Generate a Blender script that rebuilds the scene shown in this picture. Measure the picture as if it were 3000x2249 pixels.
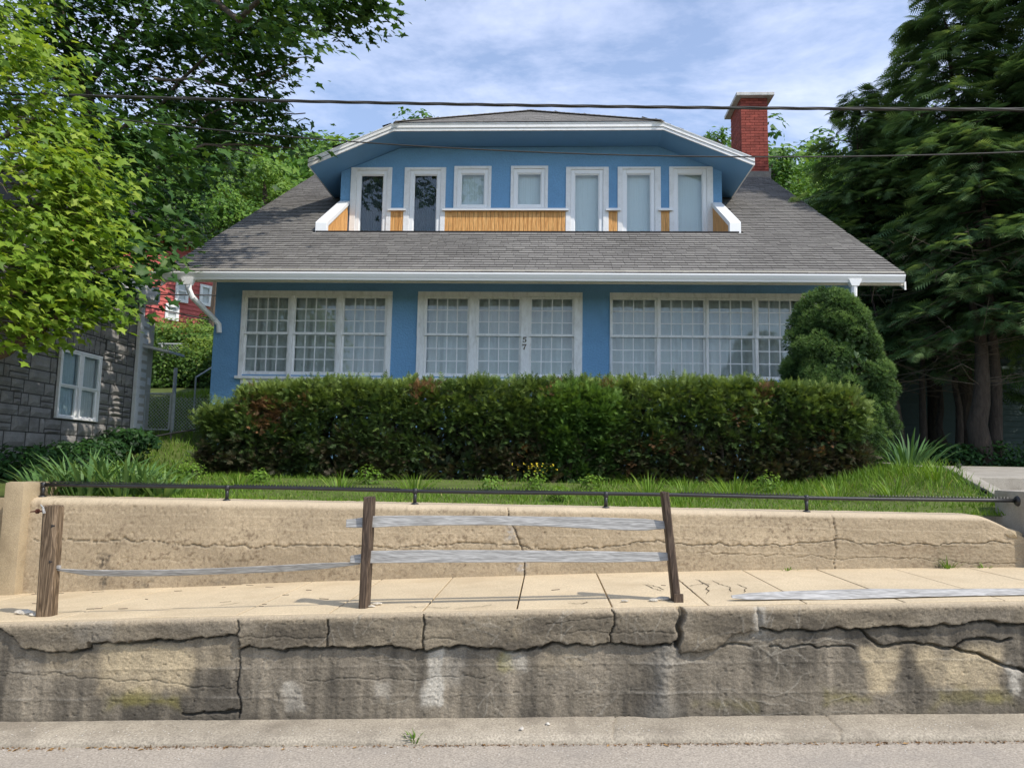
import bpy, math, random
import numpy as np
from mathutils import Vector, Matrix
Rd = math.radians
random.seed(11)
rng = np.random.default_rng(11)
scene = bpy.context.scene
for o in list(bpy.data.objects):
    bpy.data.objects.remove(o)
COL = scene.collection

# ------------------------------------------------------------------ camera
FPX, CX, CY = 2200.0, 1500.0, 1124.5          # the photograph is 3000 x 2249
EYE = np.array([0.0, 0.0, 1.6])
def cam_basis(psi, th, ro):
    F = np.array([-math.sin(psi)*math.cos(th), math.cos(psi)*math.cos(th), math.sin(th)])
    r = np.cross(F, [0, 0, 1]); r /= np.linalg.norm(r); u = np.cross(r, F)
    return F, math.cos(ro)*r + math.sin(ro)*u, -math.sin(ro)*r + math.cos(ro)*u
CF, CR, CU = cam_basis(Rd(2.84), Rd(6.4), Rd(0.994))
cd = bpy.data.cameras.new('camera'); cam = bpy.data.objects.new('camera', cd); COL.objects.link(cam)
cd.sensor_width = 36.0; cd.lens = FPX/3000*36; cd.clip_start = 0.05; cd.clip_end = 2000
cam.matrix_world = Matrix(((CR[0], CU[0], -CF[0], EYE[0]), (CR[1], CU[1], -CF[1], EYE[1]),
                           (CR[2], CU[2], -CF[2], EYE[2]), (0, 0, 0, 1)))
scene.camera = cam
def ray(x, y): return CF + CR*(x-CX)/FPX - CU*(y-CY)/FPX
def onY(x, y, Y): d = ray(x, y); return EYE + d*(Y/d[1])
def onX(x, y, X): d = ray(x, y); return EYE + d*(X/d[0])
def onPl(x, y, n, k):
    d = ray(x, y); n = np.array(n, float); return EYE + d*((k - n@EYE)/(n@d))

# ------------------------------------------------------------------ light
SUN = np.array([0.50, -0.34, 0.68]); SUN /= np.linalg.norm(SUN)      # towards the sun
world = bpy.data.worlds.new('World'); scene.world = world; world.use_nodes = True
def setup_world():
    nt = world.node_tree; nt.nodes.clear(); N = nt.nodes; L = nt.links
    out = N.new('ShaderNodeOutputWorld'); bg = N.new('ShaderNodeBackground')
    sky = N.new('ShaderNodeTexSky'); sky.sky_type = 'NISHITA'; sky.sun_disc = False
    sky.sun_elevation = math.asin(SUN[2]); sky.sun_rotation = math.atan2(SUN[0], SUN[1])
    sky.altitude = 300; sky.air_density = 1.0; sky.dust_density = 1.0; sky.ozone_density = 2.5
    tc = N.new('ShaderNodeTexCoord'); sx = N.new('ShaderNodeSeparateXYZ'); L.new(tc.outputs['Generated'], sx.inputs[0])
    mx = N.new('ShaderNodeMath'); mx.operation = 'MAXIMUM'; mx.inputs[1].default_value = 0.0; L.new(sx.outputs[2], mx.inputs[0])
    ad = N.new('ShaderNodeMath'); ad.operation = 'ADD'; ad.inputs[1].default_value = 0.25; L.new(mx.outputs[0], ad.inputs[0])
    dv = N.new('ShaderNodeVectorMath'); dv.operation = 'DIVIDE'; L.new(tc.outputs['Generated'], dv.inputs[0])
    cb = N.new('ShaderNodeCombineXYZ')
    for i in range(3): L.new(ad.outputs[0], cb.inputs[i])
    L.new(cb.outputs[0], dv.inputs[1])
    mp = N.new('ShaderNodeMapping'); mp.inputs['Scale'].default_value = (1.6, 2.6, 1.0); mp.inputs['Location'].default_value = (3.1, 0.4, 0)
    mp.inputs['Rotation'].default_value = (0, 0, Rd(18)); L.new(dv.outputs[0], mp.inputs[0])
    n1 = N.new('ShaderNodeTexNoise'); n1.inputs['Scale'].default_value = 1.3; n1.inputs['Detail'].default_value = 8; n1.inputs['Roughness'].default_value = 0.62
    n1.inputs['Distortion'].default_value = 0.35; L.new(mp.outputs[0], n1.inputs['Vector'])
    n2 = N.new('ShaderNodeTexNoise'); n2.inputs['Scale'].default_value = 5.5; n2.inputs['Detail'].default_value = 6; n2.inputs['Roughness'].default_value = 0.6
    L.new(mp.outputs[0], n2.inputs['Vector'])
    m1 = N.new('ShaderNodeMath'); m1.operation = 'MULTIPLY_ADD'; m1.inputs[1].default_value = 0.28
    L.new(n2.outputs['Fac'], m1.inputs[0]); L.new(n1.outputs['Fac'], m1.inputs[2])
    rp = N.new('ShaderNodeValToRGB'); L.new(m1.outputs[0], rp.inputs[0])
    rp.color_ramp.elements[0].position = 0.54; rp.color_ramp.elements[0].color = (.14, .14, .14, 1)
    rp.color_ramp.elements[1].position = 0.92; rp.color_ramp.elements[1].color = (.78, .78, .78, 1)
    mixn = N.new('ShaderNodeMix'); mixn.data_type = 'RGBA'
    L.new(rp.outputs[0], mixn.inputs['Factor']); L.new(sky.outputs[0], mixn.inputs['A'])
    mixn.inputs['B'].default_value = (5.0, 5.3, 6.5, 1)
    L.new(mixn.outputs['Result'], bg.inputs[0]); bg.inputs[1].default_value = 0.15
    L.new(bg.outputs[0], out.inputs[0])
setup_world()
sl = bpy.data.lights.new('sun', 'SUN'); sl.energy = 2.6; sl.angle = Rd(0.6); sl.color = (1.0, 0.94, 0.86)
so = bpy.data.objects.new('sun', sl); COL.objects.link(so)
so.rotation_euler = Vector(SUN).to_track_quat('Z', 'Y').to_euler(); so.location = (6, -4, 12)
vs = scene.view_settings; vs.view_transform = 'Standard'; vs.look = 'None'; vs.gamma = 1.0
vs.exposure = 0.66; vs.use_curve_mapping = False

# ------------------------------------------------------------------ helpers
ORG = {}
def org(p): return ORG.get(p.name, np.zeros(3)) if p is not None else np.zeros(3)
def tag(o, label=None, cat=None, group=None, kind=None):
    if label: o['label'] = label
    if cat: o['category'] = cat
    if group: o['group'] = group
    if kind: o['kind'] = kind
    return o
def thing(name, label, cat, loc=(0, 0, 0), group=None):
    o = bpy.data.objects.new(name, None); COL.objects.link(o); o.location = loc; o.empty_display_size = 0.1
    ORG[o.name] = np.array(loc, float); return tag(o, label, cat, group)
def link(name, me, parent=None):
    o = bpy.data.objects.new(name, me); COL.objects.link(o)
    if parent is not None: o.parent = parent
    ORG[o.name] = org(parent)
    return o
def inst(name, me, parent, loc, rot=None, scale=None):
    """a piece sharing mesh data, placed in world coordinates under its parent"""
    o = bpy.data.objects.new(name, me); COL.objects.link(o); o.parent = parent
    o.location = Vector(np.array(loc, float) - org(parent))
    if rot is not None: o.rotation_euler = rot
    if scale is not None: o.scale = scale
    return o
class MB:
    def __init__(s): s.v = []; s.f = []; s.m = []
    def add(s, vs, fs, m=0):
        b = len(s.v); s.v += [tuple(map(float, v)) for v in vs]
        s.f += [tuple(i+b for i in f) for f in fs]; s.m += [m]*len(fs); return s
    def hexa(s, p, m=0):      # 4 bottom + 4 top, both counter-clockwise
        return s.add(p, [(3, 2, 1, 0), (4, 5, 6, 7), (0, 1, 5, 4), (1, 2, 6, 5), (2, 3, 7, 6), (3, 0, 4, 7)], m)
    def box(s, x0, x1, y0, y1, z0, z1, m=0):
        return s.hexa([(x0, y0, z0), (x1, y0, z0), (x1, y1, z0), (x0, y1, z0), (x0, y0, z1), (x1, y0, z1), (x1, y1, z1), (x0, y1, z1)], m)
    def prism(s, poly, vec, m=0):
        n = len(poly); a = [np.array(p, float) for p in poly]; b = [p+np.array(vec, float) for p in a]
        return s.add(a+b, [tuple(range(n))[::-1], tuple(range(n, 2*n))] + [(i, (i+1) % n, (i+1) % n+n, i+n) for i in range(n)], m)
    def quad(s, a, b, c, d, m=0): return s.add([a, b, c, d], [(0, 1, 2, 3)], m)
    def poly(s, pts, m=0): return s.add(pts, [tuple(range(len(pts)))], m)
    def tube(s, path, r, n=8, m=0, cap=True):
        P = [np.array(p, float) for p in path]; k = len(P)
        rr = r if hasattr(r, '__len__') else [r]*k
        vs = []; up = np.array([0, 0, 1.0])
        t0 = P[1]-P[0]
        if abs(t0[2]) > .9*np.linalg.norm(t0): up = np.array([0, 1.0, 0])
        for i in range(k):
            t = P[min(i+1, k-1)]-P[max(i-1, 0)]; t /= np.linalg.norm(t)+1e-12
            a = np.cross(t, up); a /= np.linalg.norm(a)+1e-12; b = np.cross(a, t)
            for j in range(n):
                q = 2*math.pi*j/n; vs.append(P[i]+rr[i]*(a*math.cos(q)+b*math.sin(q)))
        fs = [(i*n+j, i*n+(j+1) % n, (i+1)*n+(j+1) % n, (i+1)*n+j) for i in range(k-1) for j in range(n)]
        if cap: fs += [tuple(range(n))[::-1], tuple(range((k-1)*n, k*n))]
        return s.add(vs, fs, m)
    def mesh(s, name, mats, shift=(0, 0, 0), smooth=False):
        me = bpy.data.meshes.new(name); sh = np.array(shift, float)
        me.from_pydata([tuple(np.array(v)-sh) for v in s.v], [], s.f)
        if not isinstance(mats, (list, tuple)): mats = [mats]
        for mt in mats: me.materials.append(mt)
        if len(mats) > 1: me.polygons.foreach_set('material_index', np.array(s.m, np.int32))
        if smooth: me.polygons.foreach_set('use_smooth', np.ones(len(s.f), bool))
        me.update(); return me
    def build(s, name, mats, parent=None, smooth=False, bevel=0):
        o = link(name, s.mesh(name, mats, org(parent), smooth), parent)
        if bevel:
            md = o.modifiers.new('bevel', 'BEVEL'); md.width = bevel; md.segments = 2; md.limit_method = 'ANGLE'
        return o
def raw_mesh(name, V, F, mats, shift=(0, 0, 0), smooth=False, tint=None, col=None, midx=None):
    """V (n,3), F (m,k) arrays -> mesh, fast"""
    me = bpy.data.meshes.new(name); n = len(V); m, k = F.shape
    me.vertices.add(n); me.vertices.foreach_set('co', (V-np.array(shift, float)).astype(np.float32).ravel())
    me.loops.add(m*k); me.loops.foreach_set('vertex_index', F.astype(np.int32).ravel())
    me.polygons.add(m); me.polygons.foreach_set('loop_start', np.arange(0, m*k, k, dtype=np.int32))
    me.polygons.foreach_set('loop_total', np.full(m, k, np.int32))
    if smooth: me.polygons.foreach_set('use_smooth', np.ones(m, bool))
    if not isinstance(mats, (list, tuple)): mats = [mats]
    for mt in mats: me.materials.append(mt)
    if midx is not None: me.polygons.foreach_set('material_index', midx.astype(np.int32))
    if tint is not None:
        a = me.attributes.new('tint', 'FLOAT', 'POINT'); a.data.foreach_set('value', tint.astype(np.float32))
    if col is not None:
        a = me.attributes.new('stain', 'FLOAT_COLOR', 'POINT')
        c4 = np.ones((n, 4), np.float32); c4[:, :3] = col; a.data.foreach_set('color', c4.ravel())
    me.update(calc_edges=True); return me
def scatter(name, tv, tf, pos, rot, scl, tint, mat, parent=None, kind=None):
    """many small copies of one template joined into one mesh (leaves, needles, blades)"""
    N = len(pos); tv = np.array(tv, float); tf = np.array(tf, int); nv = len(tv)
    scl = np.broadcast_to(np.array(scl, float).reshape(N, -1), (N, 3)) if np.ndim(scl) else np.full((N, 3), scl)
    V = np.einsum('nij,nvj->nvi', rot, tv[None]*scl[:, None, :]) + pos[:, None, :]
    F = (tf[None]+(np.arange(N)*nv)[:, None, None]).reshape(-1, tf.shape[1])
    me = raw_mesh(name, V.reshape(-1, 3), F, mat, org(parent), tint=np.repeat(tint, nv))
    o = link(name, me, parent)
    if kind: o['kind'] = kind
    return o
def unit(v): return v/(np.linalg.norm(v, axis=-1, keepdims=True)+1e-12)
def frames(nrm, tdir=None):
    """rotation matrices with local z = nrm, local x along tdir (or random)"""
    nrm = unit(np.asarray(nrm, float)); N = len(nrm)
    t = rng.normal(size=(N, 3)) if tdir is None else np.asarray(tdir, float)
    t = unit(t-nrm*np.sum(t*nrm, 1, keepdims=True)); b = np.cross(nrm, t)
    return np.stack([t, b, nrm], 2)
def frames_x(xdir, zhint):
    x = unit(np.asarray(xdir, float)); z = np.asarray(zhint, float)
    z = unit(z-x*np.sum(x*z, 1, keepdims=True)); y = np.cross(z, x)
    return np.stack([x, y, z], 2)
class Noise2:
    """tileable value noise on a lattice, fbm on top"""
    def __init__(s, seed): s.g = np.random.default_rng(seed).random((256, 256))
    def n(s, x, y):
        xi = np.floor(x).astype(int); yi = np.floor(y).astype(int); fx = x-xi; fy = y-yi
        fx = fx*fx*(3-2*fx); fy = fy*fy*(3-2*fy); g = s.g
        a = g[xi % 256, yi % 256]; b = g[(xi+1) % 256, yi % 256]; c = g[xi % 256, (yi+1) % 256]; d = g[(xi+1) % 256, (yi+1) % 256]
        return (a*(1-fx)+b*fx)*(1-fy)+(c*(1-fx)+d*fx)*fy
    def fbm(s, x, y, o=5, r=.5):
        t = 0; a = 1; w = 0
        for i in range(o): t = t+a*s.n(x*2**i+17.3*i, y*2**i+9.1*i); w += a; a *= r
        return t/w
NZ = [Noise2(i) for i in range(8)]
def seg_dist(P, line):
    """distance of points P (n,2) to a polyline"""
    d = np.full(len(P), 1e9)
    for a, b in zip(line[:-1], line[1:]):
        a = np.array(a); b = np.array(b); lo = np.minimum(a, b)-.06; hi = np.maximum(a, b)+.06
        i0, i1 = np.searchsorted(P[:, 0], (lo[0], hi[0])); k = i0+np.where((P[i0:i1, 1] > lo[1]) & (P[i0:i1, 1] < hi[1]))[0]
        if len(k) == 0: continue
        q = P[k]; ab = b-a; t = np.clip(((q-a)@ab)/(ab@ab+1e-12), 0, 1)
        d[k] = np.minimum(d[k], np.linalg.norm(q-a-t[:, None]*ab, axis=1))
    return d

# ------------------------------------------------------------------ materials
def lin(c): c = c/255.0; return c/12.92 if c <= .04045 else ((c+.055)/1.055)**2.4
def S(r, g, b): return (lin(r), lin(g), lin(b), 1.0)
def nt_new(name):
    m = bpy.data.materials.new(name); m.use_nodes = True; nt = m.node_tree; nt.nodes.clear()
    out = nt.nodes.new('ShaderNodeOutputMaterial'); return m, nt, nt.nodes, nt.links, out
def ramp(N, stops):
    r = N.new('ShaderNodeValToRGB'); e = r.color_ramp.elements
    while len(e) < len(stops): e.new(0.5)
    for el, (p, c) in zip(e, stops): el.position = p; el.color = c
    return r
def pmat(name, base, rough=.8, var=.2, scale=4.0, fine=60.0, finev=.15, bump=0.0, bscale=80.0, spec=.3, attr=None,
         objvar=0.0, stretch=(1, 1, 1), dirt=None, dirt_scale=3.0, dirt_amt=.5, metal=0.0, island=False, bdist=.01):
    m, nt, N, L, out = nt_new(name)
    b = N.new('ShaderNodeBsdfPrincipled'); L.new(b.outputs[0], out.inputs[0])
    b.inputs['Roughness'].default_value = rough; b.inputs['Specular IOR Level'].default_value = spec; b.inputs['Metallic'].default_value = metal
    tc = N.new('ShaderNodeNewGeometry'); mp = N.new('ShaderNodeMapping'); L.new(tc.outputs['Position'], mp.inputs[0])
    mp.inputs['Scale'].default_value = stretch
    if attr:
        at = N.new('ShaderNodeAttribute'); at.attribute_name = attr; col = at.outputs['Color']
    else:
        rgb = N.new('ShaderNodeRGB'); rgb.outputs[0].default_value = base; col = rgb.outputs[0]
    def noise(sc, det=5):
        n = N.new('ShaderNodeTexNoise'); n.inputs['Scale'].default_value = sc; n.inputs['Detail'].default_value = det
        n.inputs['Roughness'].default_value = .6; L.new(mp.outputs[0], n.inputs['Vector']); return n
    def scale_by(col, fac, lo, hi):
        mr = N.new('ShaderNodeMapRange'); mr.inputs['From Min'].default_value = .25; mr.inputs['From Max'].default_value = .75
        mr.inputs['To Min'].default_value = lo; mr.inputs['To Max'].default_value = hi; L.new(fac, mr.inputs['Value'])
        v = N.new('ShaderNodeVectorMath'); v.operation = 'SCALE'; L.new(col, v.inputs[0]); L.new(mr.outputs[0], v.inputs['Scale']); return v.outputs[0]
    if var: col = scale_by(col, noise(scale).outputs['Fac'], 1-var, 1+var)
    if finev: col = scale_by(col, noise(fine, 3).outputs['Fac'], 1-finev, 1+finev)
    if objvar:
        if island:
            oi = N.new('ShaderNodeNewGeometry'); rnd = oi.outputs['Random Per Island']
        else:
            oi = N.new('ShaderNodeObjectInfo'); rnd = oi.outputs['Random']
        mr = N.new('ShaderNodeMapRange'); mr.inputs['To Min'].default_value = 1-objvar; mr.inputs['To Max'].default_value = 1+objvar
        L.new(rnd, mr.inputs['Value'])
        v = N.new('ShaderNodeVectorMath'); v.operation = 'SCALE'; L.new(col, v.inputs[0]); L.new(mr.outputs[0], v.inputs['Scale']); col = v.outputs[0]
    if dirt:
        n = noise(dirt_scale, 8); r = ramp(N, [(.50, (0, 0, 0, 1)), (.72, (dirt_amt,)*3+(1,))]); L.new(n.outputs['Fac'], r.inputs[0])
        mi = N.new('ShaderNodeMix'); mi.data_type = 'RGBA'; L.new(r.outputs[0], mi.inputs['Factor']); L.new(col, mi.inputs['A']); mi.inputs['B'].default_value = dirt
        col = mi.outputs['Result']
    L.new(col, b.inputs['Base Color'])
    if bump:
        n = noise(bscale, 6); bp = N.new('ShaderNodeBump'); bp.inputs['Strength'].default_value = bump; bp.inputs['Distance'].default_value = bdist
        L.new(n.outputs['Fac'], bp.inputs['Height']); L.new(bp.outputs[0], b.inputs['Normal'])
    return m
def leafmat(name, stops, transl=.35, rough=.5, spec=.25, tcol=(1.15, 1.1, .55)):
    """foliage: colour by the 'tint' attribute, light shines through"""
    m, nt, N, L, out = nt_new(name)
    at = N.new('ShaderNodeAttribute'); at.attribute_name = 'tint'
    r = ramp(N, stops); L.new(at.outputs['Fac'], r.inputs[0])
    b = N.new('ShaderNodeBsdfPrincipled'); b.inputs['Roughness'].default_value = rough; b.inputs['Specular IOR Level'].default_value = spec
    L.new(r.outputs[0], b.inputs['Base Color'])
    t = N.new('ShaderNodeBsdfTranslucent'); v = N.new('ShaderNodeVectorMath'); v.operation = 'MULTIPLY'
    L.new(r.outputs[0], v.inputs[0]); v.inputs[1].default_value = tcol; L.new(v.outputs[0], t.inputs[0])
    mx = N.new('ShaderNodeMixShader'); mx.inputs[0].default_value = transl
    L.new(b.outputs[0], mx.inputs[1]); L.new(t.outputs[0], mx.inputs[2]); L.new(mx.outputs[0], out.inputs[0])
    return m
def glassmat(name, tint=(.92, .95, .95, 1), refl=1.0):
    m, nt, N, L, out = nt_new(name)
    tr = N.new('ShaderNodeBsdfTransparent'); tr.inputs[0].default_value = tint
    gl = N.new('ShaderNodeBsdfGlossy'); gl.inputs['Roughness'].default_value = .015
    nz = N.new('ShaderNodeTexNoise'); nz.inputs['Scale'].default_value = 3.0; nz.inputs['Detail'].default_value = 1.0
    tc = N.new('ShaderNodeNewGeometry'); L.new(tc.outputs['Position'], nz.inputs['Vector'])
    bp = N.new('ShaderNodeBump'); bp.inputs['Strength'].default_value = .25; bp.inputs['Distance'].default_value = .006
    L.new(nz.outputs['Fac'], bp.inputs['Height']); L.new(bp.outputs[0], gl.inputs['Normal'])
    fr = N.new('ShaderNodeFresnel'); ior = N.new('ShaderNodeMapRange'); ior.inputs['To Min'].default_value = 1.5; ior.inputs['To Max'].default_value = 1/1.5
    L.new(tc.outputs['Backfacing'], ior.inputs['Value']); L.new(ior.outputs[0], fr.inputs[0])        # same reflectance from both sides of the thin pane
    mu = N.new('ShaderNodeMath'); mu.operation = 'MULTIPLY'; mu.inputs[1].default_value = 1.3*refl; mu.use_clamp = True
    L.new(fr.outputs[0], mu.inputs[0])
    mx = N.new('ShaderNodeMixShader'); L.new(mu.outputs[0], mx.inputs[0]); L.new(tr.outputs[0], mx.inputs[1]); L.new(gl.outputs[0], mx.inputs[2])
    L.new(mx.outputs[0], out.inputs[0]); return m
def woodmat(name, c1, c2, c3, axis='Z', ring=18.0, rough=.65, objshift=True):
    """sawn wood: stretched distorted bands along one axis"""
    m, nt, N, L, out = nt_new(name)
    b = N.new('ShaderNodeBsdfPrincipled'); b.inputs['Roughness'].default_value = rough; b.inputs['Specular IOR Level'].default_value = .3
    L.new(b.outputs[0], out.inputs[0])
    g = N.new('ShaderNodeNewGeometry'); oi = N.new('ShaderNodeObjectInfo')
    sh = N.new('ShaderNodeVectorMath'); sh.operation = 'MULTIPLY'; L.new(oi.outputs['Random'], sh.inputs[0]); sh.inputs[1].default_value = (7.1, 3.3, 5.7)
    ad = N.new('ShaderNodeVectorMath'); ad.operation = 'ADD'; L.new(g.outputs['Position'], ad.inputs[0]); L.new(sh.outputs[0], ad.inputs[1])
    mp = N.new('ShaderNodeMapping'); mp.inputs['Scale'].default_value = {'Z': (1, 1, .07), 'X': (.08, 1, 1)}[axis]; L.new(ad.outputs[0], mp.inputs[0])
    n = N.new('ShaderNodeTexNoise'); n.inputs['Scale'].default_value = ring; n.inputs['Detail'].default_value = 3; n.inputs['Distortion'].default_value = .6
    L.new(mp.outputs[0], n.inputs['Vector'])
    mm = N.new('ShaderNodeMath'); mm.operation = 'MULTIPLY'; mm.inputs[1].default_value = 5.0; L.new(n.outputs['Fac'], mm.inputs[0])
    fr = N.new('ShaderNodeMath'); fr.operation = 'PINGPONG'; fr.inputs[1].default_value = .5; L.new(mm.outputs[0], fr.inputs[0])
    r = ramp(N, [(.05, c1), (.28, c2), (.5, c3)]); L.new(fr.outputs[0], r.inputs[0])
    n2 = N.new('ShaderNodeTexNoise'); n2.inputs['Scale'].default_value = ring*6; n2.inputs['Detail'].default_value = 4; L.new(mp.outputs[0], n2.inputs['Vector'])
    mr = N.new('ShaderNodeMapRange'); mr.inputs['From Min'].default_value = .3; mr.inputs['From Max'].default_value = .7; mr.inputs['To Min'].default_value = .72; mr.inputs['To Max'].default_value = 1.2
    L.new(n2.outputs['Fac'], mr.inputs['Value'])
    v = N.new('ShaderNodeVectorMath'); v.operation = 'SCALE'; L.new(r.outputs[0], v.inputs[0]); L.new(mr.outputs[0], v.inputs['Scale']); L.new(v.outputs[0], b.inputs['Base Color'])
    bp = N.new('ShaderNodeBump'); bp.inputs['Strength'].default_value = .5; bp.inputs['Distance'].default_value = .004; L.new(n2.outputs['Fac'], bp.inputs['Height']); L.new(bp.outputs[0], b.inputs['Normal'])
    return m
M = {}
M['asphalt'] = pmat('asphalt', S(166, 156, 141), .9, .12, 1.0, 80, .45, .6, 140, bdist=.006, dirt=S(136, 130, 122), dirt_scale=1.7, dirt_amt=.5)
M['kerb'] = pmat('kerb_concrete', S(164, 154, 136), .9, .20, 2.0, 85, .45, .6, 120, dirt=S(118, 109, 95), dirt_scale=3.2, dirt_amt=.7)
M['wall_old'] = pmat('old_concrete', S(120, 110, 95), .93, .12, 14, 100, .34, .45, 130, attr='stain', bdist=.008)
M['wall_tan'] = pmat('tan_concrete', S(190, 165, 125), .93, .08, 6, 95, .22, .35, 130, attr='stain', bdist=.008)
M['slab'] = pmat('pavement_concrete', S(200, 182, 150), .9, .10, 1.6, 80, .22, .35, 150, objvar=.05, dirt=S(176, 156, 124), dirt_scale=2.6, dirt_amt=.5)
M['slab_base'] = pmat('joint_dirt', S(70, 60, 45), .95, .2, 5)
M['pier'] = pmat('pier_concrete', S(170, 153, 124), .92, .14, 3, 130, .2, .5, 120, dirt=S(128, 112, 88), dirt_scale=4, dirt_amt=.6)
M['pier_grey'] = pmat('grey_concrete', S(160, 153, 140), .92, .14, 3, 130, .2, .5, 120, dirt=S(116, 108, 95), dirt_scale=4, dirt_amt=.6)
M['rubble'] = pmat('mortar_rubble', S(196, 188, 172), .95, .25, 14, 90, .25, .8, 60)
M['stucco'] = pmat('blue_stucco', S(114, 158, 194), .80, .06, 1.1, 38, .09, .9, 34, spec=.25, bdist=.014, dirt=S(96, 136, 168), dirt_scale=1.6, dirt_amt=.5)
M['soffit_blue'] = pmat('blue_soffit_paint', S(104, 148, 184), .6, .03, 2, 30, .03, .1, 30)
M['white'] = pmat('white_paint', S(232, 231, 228), .55, .05, 4, 50, .05, .2, 45, dirt=S(196, 193, 184), dirt_scale=9, dirt_amt=.4)
M['white_old'] = pmat('weathered_white_paint', S(234, 233, 229), .65, .05, 6, 60, .07, .35, 60, dirt=S(186, 182, 172), dirt_scale=14, dirt_amt=.5, stretch=(1, 1, .35))
M['vinyl'] = pmat('white_vinyl', S(236, 236, 234), .4, .02, 3, 40, .02, 0, spec=.4)
M['soffit'] = pmat('soffit_board', S(196, 190, 176), .7, .08, 3, 40, .08, .2, 40)
def shinglemat():
    m, nt, N, L, out = nt_new('asphalt_shingle')
    b = N.new('ShaderNodeBsdfPrincipled'); b.inputs['Roughness'].default_value = .95; b.inputs['Specular IOR Level'].default_value = .15; L.new(b.outputs[0], out.inputs[0])
    g = N.new('ShaderNodeNewGeometry')
    wn = N.new('ShaderNodeTexWhiteNoise'); 
    sc = N.new('ShaderNodeVectorMath'); sc.operation = 'SCALE'; sc.inputs['Scale'].default_value = 3.0
    L.new(g.outputs['Position'], sc.inputs[0])
    n1 = N.new('ShaderNodeTexNoise'); n1.inputs['Scale'].default_value = .55; n1.inputs['Detail'].default_value = 5; L.new(g.outputs['Position'], n1.inputs['Vector'])
    n2 = N.new('ShaderNodeTexNoise'); n2.inputs['Scale'].default_value = 160; n2.inputs['Detail'].default_value = 2; L.new(g.outputs['Position'], n2.inputs['Vector'])
    at = N.new('ShaderNodeAttribute'); at.attribute_name = 'tint'; at.attribute_type = 'GEOMETRY'
    oi = N.new('ShaderNodeObjectInfo')
    sm = N.new('ShaderNodeMath'); sm.operation = 'ADD'; L.new(at.outputs['Fac'], sm.inputs[0]); L.new(oi.outputs['Random'], sm.inputs[1])
    fr = N.new('ShaderNodeMath'); fr.operation = 'FRACT'; L.new(sm.outputs[0], fr.inputs[0])
    r = ramp(N, [(0, S(116, 113, 108)), (.5, S(124, 121, 116)), (1, S(134, 131, 125))]); L.new(fr.outputs[0], r.inputs[0])
    def mul(col, n, a, c, lo=.3, hi=.7):
        mr = N.new('ShaderNodeMapRange'); mr.inputs['From Min'].default_value = lo; mr.inputs['From Max'].default_value = hi; mr.inputs['To Min'].default_value = a; mr.inputs['To Max'].default_value = c
        L.new(n.outputs['Fac'], mr.inputs['Value']); v = N.new('ShaderNodeVectorMath'); v.operation = 'SCALE'; L.new(col, v.inputs[0]); L.new(mr.outputs[0], v.inputs['Scale']); return v.outputs[0]
    c = mul(r.outputs[0], n1, .84, 1.08); c = mul(c, n2, .75, 1.25); L.new(c, b.inputs['Base Color'])
    return m
M['shingle'] = shinglemat()
M['shingle_edge'] = pmat('shingle_cut_edge', S(52, 50, 48), .95, .2, 20)
M['deck'] = pmat('roof_felt', S(48, 46, 45), .95, .2, 4)
M['brick'] = pmat('painted_red_brick', S(148, 74, 62), .85, .22, 12, 90, .2, .6, 70, objvar=.20, dirt=S(120, 66, 58), dirt_scale=8, dirt_amt=.6)
M['mortar'] = pmat('red_mortar', S(112, 58, 50), .95, .2, 20, 80, .2, .5, 60)
M['cap'] = pmat('chimney_cap_concrete', S(205, 203, 198), .9, .1, 5, 60, .1, .4, 50, dirt=S(120, 116, 110), dirt_scale=6, dirt_amt=.6)
M['lead'] = pmat('flashing', S(128, 122, 114), .8, .25, 10, 50, .2, .4, 40)
M['oak'] = woodmat('oak_panelling', S(200, 142, 80), S(220, 164, 98), S(230, 178, 112))
M['post'] = woodmat('dark_weathered_post', S(60, 49, 40), S(80, 66, 54), S(98, 83, 69), ring=40)
M['post_old'] = woodmat('brown_weathered_post', S(78, 64, 48), S(106, 88, 68), S(134, 115, 92), ring=36)
M['rail_wood'] = woodmat('silver_weathered_rail', S(146, 144, 139), S(164, 162, 157), S(180, 178, 173), axis='X', ring=34)
M['glass'] = glassmat('window_glass')
M['glass_up'] = glassmat('dormer_glass', (.93, .96, .96, 1))
M['curtain'] = pmat('white_curtain', S(204, 204, 199), .9, .05, 2, 30, .04)
M['blind'] = pmat('pale_blind', S(212, 219, 217), .9, .03, 2, 30, .02)
M['dark_cloth'] = pmat('dark_lace', S(62, 72, 74), .9, .3, 9, 60, .3)
M['grey_cloth'] = pmat('grey_net_curtain', S(186, 198, 200), .9, .15, 4, 40, .1)
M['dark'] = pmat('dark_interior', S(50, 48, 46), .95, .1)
M['number'] = pmat('bronze_number', S(92, 84, 66), .5, .15, 30)
M['black_metal'] = pmat('black_painted_iron', S(38, 38, 38), .45, .2, 20, 80, .2, .15, 60, spec=.5)
M['galv'] = pmat('galvanised_steel', S(186, 188, 184), .5, .12, 20, 80, .1, 0)
M['cable'] = pmat('weathered_cable', S(60, 58, 55), .6, .25, 6, 60, .2)
M['stone'] = pmat('grey_cast_stone', S(136, 133, 128), .9, .20, 5, 60, .16, .6, 45, objvar=.10, dirt=S(98, 94, 86), dirt_scale=4, dirt_amt=.5)
M['stone_joint'] = pmat('dark_joint', S(72, 70, 66), .95, .2, 12)
M['red_siding'] = pmat('red_siding', S(190, 98, 92), .75, .08, 1.2, 20, .05)
M['green_siding'] = pmat('pale_siding', S(66, 80, 78), .8, .08, 1.2, 20, .05)
M['soil'] = pmat('soil', S(92, 74, 54), .95, .3, 4, 60, .35, .6, 40)
M['turf'] = pmat('turf_soil', S(84, 96, 44), .95, .35, 3, 50, .35, .5, 40)
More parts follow.
